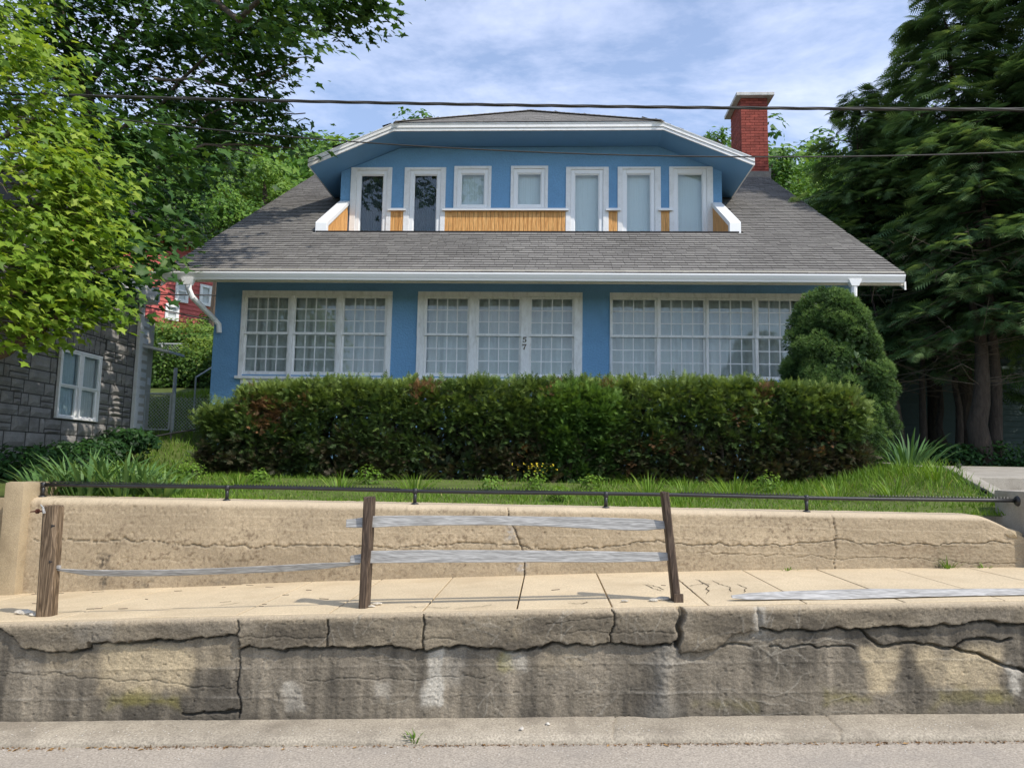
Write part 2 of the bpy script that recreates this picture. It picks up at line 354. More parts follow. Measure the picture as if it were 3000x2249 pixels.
M['hill'] = pmat('wooded_hill_ground', S(62, 84, 34), .95, .35, .2, 2, .3)
M['bark'] = pmat('bark', S(92, 80, 68), .95, .25, 6, 30, .35, .9, 26, stretch=(1, 1, .25), bdist=.03)
M['bark_dark'] = pmat('hemlock_bark', S(72, 62, 54), .95, .25, 6, 30, .35, .9, 26, stretch=(1, 1, .25), bdist=.03)
M['twig'] = pmat('dead_twig', S(104, 92, 80), .9, .2, 20)
G = S
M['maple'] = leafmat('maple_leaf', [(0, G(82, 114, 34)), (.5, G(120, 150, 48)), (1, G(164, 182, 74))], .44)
M['maple_dark'] = leafmat('maple_leaf_shade', [(0, G(48, 78, 38)), (.6, G(64, 98, 44)), (1, G(100, 128, 52))], .32)  # shade put into the colour: darker copy of the maple leaf
M['hemlock'] = leafmat('hemlock_needles', [(0, G(66, 92, 66)), (.6, G(92, 122, 80)), (1, G(136, 158, 98))], .36)
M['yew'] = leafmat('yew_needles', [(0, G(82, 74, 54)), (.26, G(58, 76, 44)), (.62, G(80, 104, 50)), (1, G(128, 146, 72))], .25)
M['yew_bright'] = leafmat('bright_yew_needles', [(0, G(58, 84, 40)), (.5, G(84, 116, 50)), (1, G(122, 152, 70))], .28)
M['dead'] = leafmat('dead_needles', [(0, G(96, 76, 52)), (1, G(150, 112, 76))], .2)
M['spruce'] = leafmat('spruce_needles', [(0, G(44, 68, 36)), (.5, G(84, 114, 58)), (1, G(130, 156, 84))], .22)
M['grass'] = leafmat('grass_blade', [(0, G(80, 112, 36)), (.5, G(108, 142, 48)), (.9, G(138, 164, 66)), (1, G(178, 172, 104))], .35)
M['iris'] = leafmat('iris_leaf', [(0, G(70, 104, 56)), (.5, G(98, 132, 74)), (1, G(134, 158, 92))], .3)
M['wood'] = leafmat('far_foliage', [(0, G(52, 84, 30)), (.5, G(82, 120, 42)), (1, G(118, 148, 56))], .3)
M['vine'] = leafmat('vine_leaf', [(0, G(46, 74, 30)), (.5, G(84, 118, 44)), (1, G(138, 160, 70))], .35)
M['ivy'] = leafmat('ground_leaf', [(0, G(30, 58, 28)), (.5, G(48, 82, 36)), (1, G(80, 112, 50))], .25)
M['flower'] = leafmat('yellow_petal', [(0, G(226, 196, 40)), (1, G(240, 218, 70))], .3)
M['dry'] = pmat('dry_leaf', S(150, 118, 74), .9, .3, 20, objvar=.3)
M['pebble'] = pmat('white_pebble', S(200, 194, 182), .85, .15, 20)
# ================================================================== setting
ROAD = 0.040                                   # the street climbs to the right
YROAD, YLW, YR = 4.60, 4.93, 6.52              # road edge, foot of the low wall, foot of the yard wall
WTOP = 1.262                                   # top of the yard wall (level)
def zroad(x): return ROAD*x
def fit(pts, Y):
    P = np.array([onY(x, y, Y) for x, y in pts]); return np.poly1d(np.polyfit(P[:, 0], P[:, 2], 2))
_zf = fit([(0, 1822), (600, 1806), (1000, 1796), (1500, 1786), (2000, 1776), (2950, 1761)], YLW)
_zb = fit([(170, 1735), (700, 1712), (1331, 1689), (1537, 1684), (2397, 1669), (2940, 1661)], YR)
def lim(x): return np.clip(x, -4.3, 3.9)
def zfront(x): return _zf(lim(x))+.046*(x-lim(x))
def zback(x): return _zb(lim(x))+.046*(x-lim(x))
def zwalk(x, y): t = (y-YLW)/(YR-YLW); return zfront(x)*(1-t)+zback(x)*t

# road: one long sheet that follows the street's slope
mb = MB()
xs = np.linspace(-60, 60, 25)
for a, b in zip(xs[:-1], xs[1:]):
    mb.quad((a, -9, zroad(a)), (b, -9, zroad(b)), (b, YROAD+.2, zroad(b)), (a, YROAD+.2, zroad(a)))
tag(mb.build('road', M['asphalt']), kind='structure')
# kerb: low, worn, rounded, meets the wall
def kerb():
    prof = [(YROAD, -.06), (YROAD, .012), (YROAD+.012, .030), (YROAD+.035, .042), (YROAD+.07, .047), (YROAD+.17, .050), (YROAD+.27, .054), (YLW+.08, .062)]
    X = np.concatenate([np.linspace(-30, -4.4, 12), np.linspace(-4.3, 3.9, 820), np.linspace(4, 30, 12)])
    V = []; 
    for x in X:
        for j, (y, z) in enumerate(prof):
            n = (NZ[0].fbm(np.array([x*3+40]), np.array([j*1.3]))[0]-.5)
            V.append((x, y+n*.02*(j < 5), zroad(x)+z+n*.012))
    V = np.array(V); k = len(prof); n = len(X)
    # cracks across the kerb
    for px in (1797, 2465):
        xc = onPl(px, 2150, (-ROAD, 0, 1), .04)[0]
        d = np.abs(V[:, 0]-xc-.12*(V[:, 1]-YROAD)-.012*np.sin(V[:, 1]*47+px)); V[:, 2] -= .012*(d < .005)
    i, j = np.meshgrid(np.arange(n-1), np.arange(k-1), indexing='ij'); a = (i*k+j).ravel()
    F = np.stack([a, a+k, a+k+1, a+1], 1)
    tag(link('kerb', raw_mesh('kerb', V, F, M['kerb'])), kind='structure')
kerb()
# pavement: a bed with every slab laid on it as a piece of its own
def pavement():
    X = np.linspace(-26, 26, 105); V = []
    for x in X: V += [(x, YLW+.03, zwalk(x, YLW)-.05), (x, YR+.05, zwalk(x, YR)-.05)]
    a = np.arange(len(X)-1)*2; F = np.stack([a, a+2, a+3, a+1], 1)
    base = tag(link('pavement', raw_mesh('pavement', np.array(V), F, M['slab_base'])), kind='structure')
    W = .61; tilt = random.Random(3)
    for k in range(-24, 25):
        x0 = -.19+W*k; x1 = x0+W; g = .0055
        y0, y1 = YLW+.028, YR+.03
        ns = 6; m = MB(); dz = tilt.uniform(-.003, .003); t2 = tilt.uniform(-.004, .004)
        big = abs(k) > 9
        c = .003
        top = []
        def zz(x, y): return zwalk(x, y)+dz+t2*(x-x0-W/2)/W
        ring = [(x0+g, y0), (x1-g, y0), (x1-g, y1), (x0+g, y1)]
        inn = [(x0+g+c, y0+c), (x1-g-c, y0+c), (x1-g-c, y1), (x0+g+c, y1)]
        vs = [(x, y, zz(x, y)-.06) for x, y in ring]+[(x, y, zz(x, y)-.003) for x, y in ring]+[(x, y, zz(x, y)) for x, y in inn]
        fs = [(0, 1, 5, 4), (1, 2, 6, 5), (2, 3, 7, 6), (3, 0, 4, 7), (4, 5, 9, 8), (5, 6, 10, 9), (6, 7, 11, 10), (7, 4, 8, 11), (8, 9, 10, 11)]
        m.add(vs, fs); m.build('paving_slab', M['slab'], base)
pavement()
def pavement_cracks():
    """dirt-filled hairline cracks lying on the slabs"""
    r = random.Random(9); base = bpy.data.objects['pavement']
    lines = [[(1883, 1716), (1924, 1731), (1943, 1736)], [(1896, 1716), (1921, 1722), (1946, 1733)], [(1993, 1707), (2015, 1725), (2040, 1747)], [(2087, 1704), (2109, 1715), (2141, 1724), (2134, 1738)], [(1188, 1783), (1243, 1783), (1297, 1787), (1315, 1783)], [(1664, 1771), (1707, 1774), (1725, 1769)], [(2020, 1722), (2060, 1712), (2085, 1716)], [(2160, 1715), (2185, 1728), (2180, 1740)], [(640, 1776), (705, 1766)], [(140, 1800), (240, 1786)], [(1330, 1788), (1400, 1783), (1440, 1776)], [(2040, 1700), (2075, 1720), (2070, 1745)]]
    for ln in lines:
        P = [onPl(x, y, (-.046, 0, 1), .70) for x, y in ln]; Q = []
        for a, b in zip(P[:-1], P[1:]):
            for k in range(5): q = a+(b-a)*k/5; Q.append(q+np.array([r.gauss(0, .006), r.gauss(0, .010), 0]))
        Q.append(P[-1]); vs = []; n = len(Q)
        for i, q in enumerate(Q):
            d = Q[min(i+1, n-1)]-Q[max(i-1, 0)]; d = d/np.linalg.norm(d[:2]); w = (.0022+.0022*r.random())*(.3 if i in (0, n-1) else 1)
            for s in (-1, 1): x, y = q[0]-d[1]*w*s, min(max(q[1]+d[0]*w*s, YLW+.04), YR); vs.append((x, y, zwalk(x, y)+.0045))
        m = MB(); m.add(vs, [(2*i, 2*i+2, 2*i+3, 2*i+1) for i in range(n-1)]); m.build('crack', M['slab_base'], base)
pavement_cracks()

# ---------------------------------------------------------------- the low street wall
def jag(line, amp=.075, lev=4, seed=0):
    """fractal midpoint displacement: turns a traced line into a ragged crack"""
    r = random.Random(int(abs(line[0][0])*1e4)+seed)
    for k in range(lev):
        out = [line[0]]
        for a, b in zip(line[:-1], line[1:]):
            dx, dz = b[0]-a[0], b[1]-a[1]; L = math.hypot(dx, dz)
            if L > .012:
                e = r.gauss(0, amp)*min(L, .12); out.append(((a[0]+b[0])/2-dz/L*e, (a[1]+b[1])/2+dx/L*e))
            out.append(b)
        line = out
    return line
def px_line(pts, Y): return jag([(p[0], p[2]) for p in (onY(x, y, Y) for x, y in pts)])
def branch_veins(seed, x0, z0, ang, ln, out, depth=0):
    """pale root-like traces left by ivy"""
    r = random.Random(seed); p = (x0, z0); a = ang; pts = [p]; step = .02
    for i in range(int(ln/step)):
        a += r.gauss(0, .15); p = (p[0]+step*math.cos(a), p[1]+step*math.sin(a)); pts.append(p)
        if depth < 2 and r.random() < .08: branch_veins(r.random(), p[0], p[1], a+r.choice((-1, 1))*r.uniform(.4, .9), ln*r.uniform(.3, .6), out, depth+1)
    out.append(pts)
def low_wall():
    X = np.concatenate([np.linspace(-26, -4.4, 40), np.arange(-4.35, 3.95, .0075), np.linspace(4, 26, 40)])
    T = np.linspace(0, 1, 122)
    zb0 = zroad(X)+.035; zt = zfront(X)+.0
    n, k = len(X), len(T)
    XX = np.repeat(X, k); ZZ = (zb0[:, None]+(zt-zb0)[:, None]*T[None]).ravel()
    TT = np.tile(T, n); P = np.stack([XX, ZZ], 1)
    L = lambda pts: px_line(pts, YLW)
    main_l = L([(-300, 1850), (0, 1838), (9, 1834), (32, 1849), (68, 1881), (86, 1899), (130, 1901), (167, 1906), (210, 1905), (271, 1897), (273, 1877), (335, 1877), (407, 1877), (479, 1868), (543, 1874), (583, 1863), (640, 1862), (704, 1858)])
    main_m = L([(708, 1899), (769, 1897), (836, 1904), (904, 1890), (960, 1894), (1000, 1893), (1045, 1894), (1090, 1889), (1140, 1888), (1194, 1896), (1240, 1899), (1316, 1895), (1375, 1888), (1420, 1895), (1488, 1904), (1556, 1897), (1606, 1883), (1656, 1888), (1723, 1885), (1778, 1879), (1859, 1888), (1959, 1883), (1977, 1872)])
    main_p = L([(1990, 1909), (2045, 1908), (2090, 1899), (2127, 1868), (2158, 1850), (2215, 1846)])
    main_r = L([(2226, 1836), (2271, 1847), (2335, 1840), (2393, 1843), (2434, 1836), (2516, 1840), (2565, 1834), (2633, 1832), (2678, 1836), (2723, 1831), (2778, 1831), (2823, 1820), (2886, 1816), (2954, 1825), (3100, 1830), (3500, 1840)])
    second = L([(2516, 1840), (2543, 1868), (2570, 1888), (2601, 1891), (2633, 1884), (2678, 1879), (2705, 1886), (2791, 1895), (2823, 1872), (2859, 1868), (2931, 1877), (2955, 1868)])
    third = L([(2791, 1895), (2859, 1911), (2904, 1931), (2949, 1949), (2995, 1963), (3100, 1985)])
    fourth = [L([(2113, 1890), (2149, 1881), (2194, 1890)]), L([(2253, 1890), (2307, 1897), (2344, 1886), (2389, 1895)]), L([(2389, 1895), (2479, 1890), (2500, 1897)])]
    vert = [L([(707, 1812), (712, 1835), (704, 1858), (704, 1920), (702, 1980), (706, 2040), (703, 2098)]), L([(1244, 1796), (1243, 1850), (1244, 1897)]), L([(1791, 1784), (1795, 1830), (1787, 1881)]),
            L([(1030, 1800), (966, 1860), (966, 1893)]) if False else L([(966, 1812), (966, 1893)])]
    gap = L([(1988, 1780), (1982, 1830), (1990, 1850), (1978, 1886)])
    gap2 = L([(2212, 1775), (2218, 1830), (2225, 1848)])
    slot = L([(538, 2087), (620, 2085), (703, 2082)])
    minor = [L([(1600, 1822), (1690, 1812), (1740, 1806), (1790, 1800)]), L([(1640, 1850), (1700, 1838), (1760, 1845), (1790, 1846)]), L([(1790, 1846), (1860, 1842), (1980, 1848)]),
             L([(710, 1862), (770, 1862), (850, 1858), (960, 1862)]), L([(1244, 1870), (1290, 1862), (1340, 1868)]), L([(2680, 1845), (2700, 1858), (2706, 1884)]),
             L([(900, 1990), (1010, 1985), (1140, 1983), (1260, 1984), (1380, 1978), (1440, 1978)]), L([(0, 1965), (150, 1970), (300, 1985), (480, 1995), (560, 2008), (690, 2010)])]
    # line that separates the proud, cracked-off cap from the face below
    cl = np.array([p for ln in (main_l, main_m, main_p, main_r) for p in ln]); o = np.argsort(cl[:, 0]); cl = cl[o]
    zc = np.interp(XX, cl[:, 0], cl[:, 1])+.006*(NZ[1].fbm(XX*26, XX*0)-.5)
    above = 1/(1+np.exp(-(ZZ-zc)/.004))
    d = np.zeros(len(XX))                                # depth: + goes into the wall
    nz = NZ[2].fbm(XX*5, ZZ*7, 5); nf = NZ[3].fbm(XX*28, ZZ*34, 4)
    pit = np.clip(NZ[4].n(XX*60, ZZ*60)-.84, 0, 1)*6
    hf = NZ[6].n(XX*95, ZZ*110); d += (nz-.5)*.012+(nf-.5)*.007+(hf-.5)*.005+pit*.010
    d -= above*.040
    def bl(lines, wdt, dep):
        nonlocal d
        for ln in lines:
            q = seg_dist(P, ln); wv = wdt*(.35+1.3*NZ[1].fbm(XX*7+3, ZZ*7, 3)); d += dep*np.clip(1.6*(1-q/np.maximum(wv, .0035)), 0, 1)
    bl([main_l, main_m, main_r, third], .0105, .07); bl([second], .009, .05); bl([main_p], .006, .02)
    bl(fourth, .008, .03); bl(vert, .006, .04); bl([gap], .024, .09); bl([gap2], .012, .02); bl([slot], .013, .05); bl(minor, .0042, .008)
    # board marks of the old formwork
    for zz, w in ((.16, .003), (.34, .003), (.47, .002)):
        q = np.abs(ZZ-(zb0.repeat(k)+zz)+.01*(NZ[5].fbm(XX*2, XX*0)-.5)); d -= w*np.exp(-(q/.010)**2)
    # repair mound of mortar
    m0 = onY(1935, 2100, YLW)
    hx = np.abs(XX-m0[0]-.1*(ZZ-m0[2])); wd = .05+.06*np.exp(-((ZZ-m0[2])/.10)**2)+.05*np.exp(-((ZZ-m0[2]-.35)/.10)**2)
    mound = np.exp(-(hx/wd)**2)*(ZZ < zc-.01); d -= mound*.035*(.6+.8*nf)
    # ivy traces
    veins = []
    def pv(x, y): q = onY(x, y, YLW); return q[0], q[2]
    for i, (x, y, a, ln) in enumerate([(1915, 2040, 2.6, .9), (1910, 2010, 2.8, .9), (1905, 1990, 2.2, .6), (1925, 1960, 2.4, .7), (1950, 2030, .35, .8), (1955, 2000, .3, .9), (1950, 1970, .2, .9), (1945, 1950, .6, .6), (1960, 2015, .15, 1.0), (1900, 1975, 2.9, .7),
             (725, 2030, .55, .5), (725, 2025, .25, .7), (980, 1975, .1, .6), (1000, 1995, .15, .7), (1080, 1990, 2.9, .6), (40, 1985, .2, .5), (30, 1960, .1, .6), (110, 1875, .9, .25), (200, 1870, 1.5, .2),
             (1050, 1860, 2.0, .25), (1070, 1850, 1.0, .25), (1150, 1870, 1.2, .2), (1020, 1880, 2.4, .25), (1400, 1870, 2.0, .3), (1440, 1880, .8, .35), (1480, 1890, 1.9, .3), (1560, 1870, 2.2, .35), (1600, 1860, .9, .4), (1640, 1880, 1.5, .3), (1700, 1985, 2.8, .5), (2330, 1840, 1.8, .2), (2120, 1880, -.5, .5), (1640, 1990, 3.0, .6)]):
        x0, z0 = pv(x, y); branch_veins(i*7+1, x0, z0, a, ln, veins)
    vq = np.full(len(P), 1e9)
    for ln in veins: vq = np.minimum(vq, seg_dist(P, ln))
    vein = np.exp(-(vq/.0036)**2)*np.clip(NZ[0].fbm(XX*6, ZZ*6, 3)*3.0-.9, 0, 1); d -= vein*.003
    Y = YLW+np.clip(d, -.08, .11)-.02
    # round the top edge a little
    e = np.clip((TT-.965)/.035, 0, 1); Y += .03*e**2.2*(1-.3*nf)
    # ---- colour: what has weathered onto the face
    c = np.array
    dark, mid, tan, pale, olive = c([.090, .078, .060]), c([.285, .242, .178]), c([.44, .355, .225]), c([.52, .48, .40]), c([.19, .165, .055])
    st = .6*NZ[6].fbm(XX*9, ZZ*1.3, 5)+.4*NZ[3].fbm(XX*30, ZZ*1.6, 4)                      # vertical run-off streaks
    bl_ = NZ[7].fbm(XX*1.6, ZZ*2.2, 5)
    w = np.clip((.80*st+.75*bl_-.60)*2.2, 0, 1)[:, None]
    colr = dark*(1-w)+mid*w
    capc = np.clip((NZ[5].fbm(XX*3, ZZ*9, 5)-.30)*1.7, 0, 1)[:, None]
    colr = colr*(1-above[:, None])+(c([.105, .088, .064])*(1-capc)+c([.28, .232, .160])*capc)*above[:, None]
    # a paler band along the cap's top edge
    eb = np.clip((TT-.93)/.06, 0, 1)[:, None]; colr = colr*(1-.75*eb)+c([.42, .34, .23])*.75*eb
    def blob(x0, y0, x1, y1, colour, amt, soft=.05, clip=True):
        nonlocal colr
        a = onY(x0, y0, YLW); b = onY(x1, y1, YLW)
        wob = .14*(NZ[1].fbm(XX*6, ZZ*6, 4)-.5)+.05*(st-.5)
        dx = np.maximum(a[0]-XX, XX-b[0])+wob; dz = np.maximum(b[2]-ZZ, ZZ-a[2])+wob
        q = np.maximum(dx, dz); f = amt/(1+np.exp(np.clip(q/soft*4, -30, 30)))*(.55+.9*np.clip(NZ[2].fbm(XX*14, ZZ*10, 4), 0, 1)-.15)
        if clip: f = f*(1-above)
        f = np.clip(f, 0, 1)[:, None]; colr = colr*(1-f)+colour*f
    blob(300, 1870, 560, 2030, tan, .95); blob(430, 1880, 700, 1960, tan, .35); blob(330, 2026, 530, 2072, olive, .9, .04); blob(150, 1900, 320, 1980, tan, .35)
    blob(1256, 1895, 1292, 2050, pale, .95, .03); blob(1300, 1900, 1350, 2000, pale, .3); blob(1482, 1900, 1528, 1945, pale, .7, .03); blob(1470, 1910, 1495, 1950, olive*1.6, .6, .03)
    blob(840, 2000, 900, 2080, pale, .5, .03); blob(1590, 1890, 1720, 1950, tan, .25); blob(1100, 1990, 1140, 2040, pale, .4, .03)
    blob(2524, 1900, 2622, 2045, tan, .95, .04); blob(2690, 1900, 2920, 2018, tan, .95, .06); blob(2420, 2025, 2560, 2062, olive, .75, .04); blob(2740, 2018, 2970, 2066, olive, .8, .05); blob(2030, 2045, 2200, 2075, olive, .4, .04)
    blob(1490, 1790, 1530, 1880, tan, .5, .03, False); blob(250, 1800, 330, 1880, pale*.7, .25, .05, False); blob(2205, 1775, 2228, 1845, pale*.85, .6, .02, False); blob(1985, 1780, 2010, 1845, mid, .5, .03, False)
    blob(2680, 1780, 2950, 1830, mid, .5, .06, False); blob(520, 1810, 760, 1850, mid, .5, .06, False)
    blob(2950, 1955, 2990, 2040, pale, .9, .03)
    colr += (vein*.8)[:, None]*(c([.33, .30, .24])-colr)*.65
    colr += (mound*.5)[:, None]*(c([.27, .25, .21])-colr)
    colr *= (1-.30*np.exp(-((ZZ-zb0.repeat(k))/.035)**2))[:, None]          # darker towards the foot
    # formwork lines pick up lime
    for zz in (.16, .34):
        q = np.abs(ZZ-(zb0.repeat(k)+zz)+.02*(NZ[5].fbm(XX*2, XX*0)-.5)); f = (.35*np.exp(-(q/.007)**2)*np.clip(NZ[3].fbm(XX*3, XX*0)*2-.8, 0, 1))[:, None]; colr = colr*(1-f)+pale*f
    # top strip running back to the slabs
    V = np.stack([XX, Y, ZZ], 1).reshape(n, k, 3); C3 = colr.reshape(n, k, 3)
    back = V[:, -1:, :].copy(); back[:, 0, 1] = YLW+.05; back[:, 0, 2] = zt-.004
    V = np.concatenate([V, back], 1); C3 = np.concatenate([C3, np.broadcast_to(c([.46, .37, .245]), (n, 1, 3))], 1); C3[:, -2] = c([.44, .355, .235]); k += 1
    i, j = np.meshgrid(np.arange(n-1), np.arange(k-1), indexing='ij'); a = (i*k+j).ravel(); F = np.stack([a, a+k, a+k+1, a+1], 1)
    o = link('street_wall', raw_mesh('street_wall', V.reshape(-1, 3), F, M['wall_old'], col=C3.reshape(-1, 3)))
    tag(o, 'low cracked and stained concrete wall along the street under the pavement edge', 'wall')
low_wall()

# ---------------------------------------------------------------- the yard's retaining wall
XPL, XPR = -4.585, 3.985                         # inner faces of the two end piers
def yard_wall():
    X = np.arange(XPL, XPR+.004, .0085); n = len(X)
    T = np.linspace(0, 1, 78); k = len(T)
    zb0 = zback(X)-.04; ztop = np.full(n, WTOP)
    # chipped right end
    ztop = WTOP-.17*np.clip((X-(XPR-.36))/.36, 0, 1)**1.3
    XX = np.repeat(X, k); ZZ = (zb0[:, None]+(ztop-zb0)[:, None]*T[None]).ravel(); TT = np.tile(T, n); P = np.stack([XX, ZZ], 1)
    L = lambda pts: px_line(pts, YR)
    long = L([(100, 1580), (165, 1579), (250, 1582), (354, 1581), (362, 1574), (380, 1584), (409, 1588), (506, 1593), (560, 1594), (615, 1599), (700, 1597), (741, 1604), (758, 1604), (800, 1597), (892, 1595), (950, 1598), (1025, 1597), (1195, 1602), (1297, 1597), (1387, 1590), (1450, 1592), (1523, 1597), (1552, 1606), (1640, 1609), (1707, 1606), (1798, 1599), (1943, 1588), (1979, 1592), (2029, 1599), (2105, 1588), (2145, 1599), (2200, 1595), (2323, 1595), (2446, 1581), (2526, 1590), (2616, 1588), (2800, 1590), (2960, 1590)])
    low = L([(2040, 1620), (2200, 1626), (2254, 1628), (2355, 1631), (2453, 1637), (2634, 1637), (2761, 1640), (2978, 1650)])
    v1 = L([(1481, 1468), (1486, 1490), (1489, 1510), (1509, 1550), (1515, 1572), (1525, 1597), (1530, 1611), (1537, 1649), (1536, 1688)]); v2 = L([(2442, 1500), (2446, 1545), (2446, 1581), (2451, 1606), (2447, 1666)])
    low2 = L([(150, 1636), (300, 1640), (460, 1638), (640, 1640), (780, 1642)]); low3 = L([(100, 1715), (900, 1690), (1130, 1686)])
    hl = [L([(380, 1500), (600, 1506), (1280, 1556), (1400, 1560)])]
    nz = NZ[3].fbm(XX*4, ZZ*6, 5); nf = NZ[4].fbm(XX*30, ZZ*36, 4); pit = np.clip(NZ[5].n(XX*48+3, ZZ*48)-.82, 0, 1)*6; pit *= np.clip(NZ[6].fbm(XX*2.5, ZZ*4)*3-1.1, 0, 1)
    hf = NZ[1].n(XX*100, ZZ*110); d = (nz-.5)*.007+(nf-.5)*.004+(hf-.5)*.004+pit*.010
    for ln, w, dep in ((long, .0055, .018), (low, .004, .009), (v1, .006, .035), (v2, .0045, .02), (low2, .004, .006)):
        q = seg_dist(P, ln); wv = w*(.2+1.5*NZ[0].fbm(XX*5+3, ZZ*9, 4)); d += dep*np.clip(1.6*(1-q/np.maximum(wv, .003)), 0, 1)
    q = seg_dist(P, long); rough = np.exp(-(q/.03)**2); d += rough*(nf-.5)*.018
    for zz in (.93, 1.035, 1.14):                        # board marks
        s = np.sign(ZZ-zz-.004*np.sin(XX*1.3)); q = np.abs(ZZ-zz-.004*np.sin(XX*1.3)); d += .0012*s*np.exp(-q/.03)-.0015*np.exp(-(q/.004)**2)
    for xx in (-2.55, -1.95, .63, 1.9): 
        q = np.abs(XX-xx); d -= .0022*np.exp(-(q/.004)**2)*((ZZ > 1.035) & (ZZ < 1.14) | (ZZ > .80) & (ZZ < .93))
    Y = YR+d
    c = np.array; base, dk, pl = c([.445, .355, .235]), c([.24, .175, .11]), c([.56, .455, .31])
    b = np.clip((NZ[1].fbm(XX*1.5, ZZ*4, 5)-.3)*1.8, 0, 1)[:, None]
    colr = base*(.82+.28*b)+0*b
    zl = ZZ < np.interp(XX, [p[0] for p in long], [p[1] for p in long])
    colr *= np.where(zl, .88, 1.0)[:, None]
    sp = np.clip(NZ[2].fbm(XX*46, ZZ*46, 3)-.55, 0, 1)*4*np.clip(NZ[7].fbm(XX*2.3, ZZ*3.5, 4)*2.4-.75, 0, 1); f = np.clip(sp, 0, .75)[:, None]; colr = colr*(1-f)+dk*.7*f
    def spot(x0, y0, x1, y1, colour, amt):
        nonlocal colr
        a = onY(x0, y0, YR); bb = onY(x1, y1, YR); wob = .10*(NZ[1].fbm(XX*14, ZZ*14, 4)-.5)
        q = np.maximum(np.maximum(a[0]-XX, XX-bb[0]), np.maximum(bb[2]-ZZ, ZZ-a[2]))+wob; f = amt/(1+np.exp(np.clip(q/.012, -30, 30)))*np.clip(NZ[0].fbm(XX*50, ZZ*50, 3)*3-1, 0, 1)
        colr = colr*(1-f[:, None])+colour*f[:, None]
    spot(292, 1628, 318, 1668, c([.06, .05, .04]), .9); spot(295, 1688, 315, 1715, c([.06, .05, .04]), .9); spot(400, 1705, 440, 1722, c([.10, .09, .07]), .8); spot(560, 1700, 720, 1712, c([.12, .11, .09]), .5)
    spot(1486, 1535, 1500, 1580, c([.42, .40, .36]), .9); spot(1518, 1648, 1538, 1672, c([.40, .38, .35]), .9); spot(2560, 1590, 2850, 1625, dk, .5)
    e = np.clip((TT-.93)/.07, 0, 1); Y += .05*e**2.4                     # rounded arris
    te = np.clip((TT-.95)/.05, 0, 1)[:, None]; colr = colr*(1-.8*te)+pl*.8*te
    V = np.stack([XX, Y, ZZ], 1).reshape(n, k, 3); C3 = colr.reshape(n, k, 3)
    ex = []
    for yy, dz in ((YR+.10, .010), (YR+.22, .014), (YR+.36, .016), (YR+.37, -.4)):
        q = V[:, -1, :].copy(); q[:, 1] = yy+.01*(NZ[6].fbm(X*6, X*0+yy)-.5); q[:, 2] = ztop+dz+.006*(NZ[5].fbm(X*5, X*0+yy*9)-.5); ex.append(q)
    V = np.concatenate([V]+[q[:, None] for q in ex], 1); C3 = np.concatenate([C3]+[np.broadcast_to(pl*(.95+.1*i % 2), (n, 1, 3)) for i in range(4)], 1); k += 4
    i, j = np.meshgrid(np.arange(n-1), np.arange(k-1), indexing='ij'); a = (i*k+j).ravel(); F = np.stack([a, a+k, a+k+1, a+1], 1)
    o = link('retaining_wall', raw_mesh('retaining_wall', V.reshape(-1, 3), F, M['wall_tan'], col=C3.reshape(-1, 3)))
    tag(o, 'tan concrete retaining wall holding up the lawn behind the pavement', 'wall')
yard_wall()
def rough_box(mb, x0, x1, y0, y1, z0, z1, step=.035, amp=.006, rnd=.02, seed=0):
    """worn concrete block: subdivided, slightly uneven, corners rounded"""
    cx, cy, cz = (x0+x1)/2, (y0+y1)/2, (z0+z1)/2; h = np.array([(x1-x0)/2, (y1-y0)/2, (z1-z0)/2])
    N = NZ[seed % 8]
    for ax in range(3):
        for sg in (-1, 1):
            u, v = [i for i in range(3) if i != ax]
            nu, nv = max(2, int(2*h[u]/step)), max(2, int(2*h[v]/step))
            a, b = np.meshgrid(np.linspace(-h[u], h[u], nu+1), np.linspace(-h[v], h[v], nv+1), indexing='ij')
            P = np.zeros((nu+1, nv+1, 3)); P[..., u] = a; P[..., v] = b; P[..., ax] = sg*h[ax]
            q = P.reshape(-1, 3); inner = np.clip(q, -(h-rnd), h-rnd); dv = q-inner; ln = np.linalg.norm(dv, axis=1, keepdims=True)
            q = inner+dv/np.maximum(ln, 1e-9)*rnd
            w = q+np.array([cx, cy, cz]); nn = N.fbm(w[:, 0]*9+w[:, 1]*5, w[:, 2]*9+w[:, 1]*7, 4)-.5
            w = w+unit(q/h)*(nn*amp*2)[:, None]
            idx = np.arange((nu+1)*(nv+1)).reshape(nu+1, nv+1)
            fs = [(idx[i, j], idx[i+1, j], idx[i+1, j+1], idx[i, j+1]) for i in range(nu) for j in range(nv)]
            if (sg > 0) == (ax == 1): fs = [f[::-1] for f in fs]
            mb.add([tuple(p) for p in w], [tuple(int(t) for t in f) for f in fs])
    return mb
pl0 = onY(5, 1500, YR-.10)[0]
t = MB(); rough_box(t, pl0, XPL+.005, YR-.10, YR+.50, zback(XPL)-.06, 1.405, seed=1)
tag(t.build('gate_pier', M['pier'], smooth=True), 'square tan concrete pier at the left end of the retaining wall', 'pier')
t = MB(); rough_box(t, XPR-.005, XPR+.52, YR-.09, YR+.46, zback(XPR)-.06, 1.485, seed=2)
tag(t.build('gate_pier', M['pier_grey'], smooth=True), 'grey concrete pier at the right end of the retaining wall', 'pier')
# next-door continuation of the wall to the left, steps up to the right of the right pier
t = MB(); rough_box(t, -14, pl0-.012, YR+.12, YR+.42, .15, 1.25, step=.2, seed=3)
tag(t.build('retaining_wall', M['pier']), 'neighbouring concrete wall running on left of the left pier', 'wall')

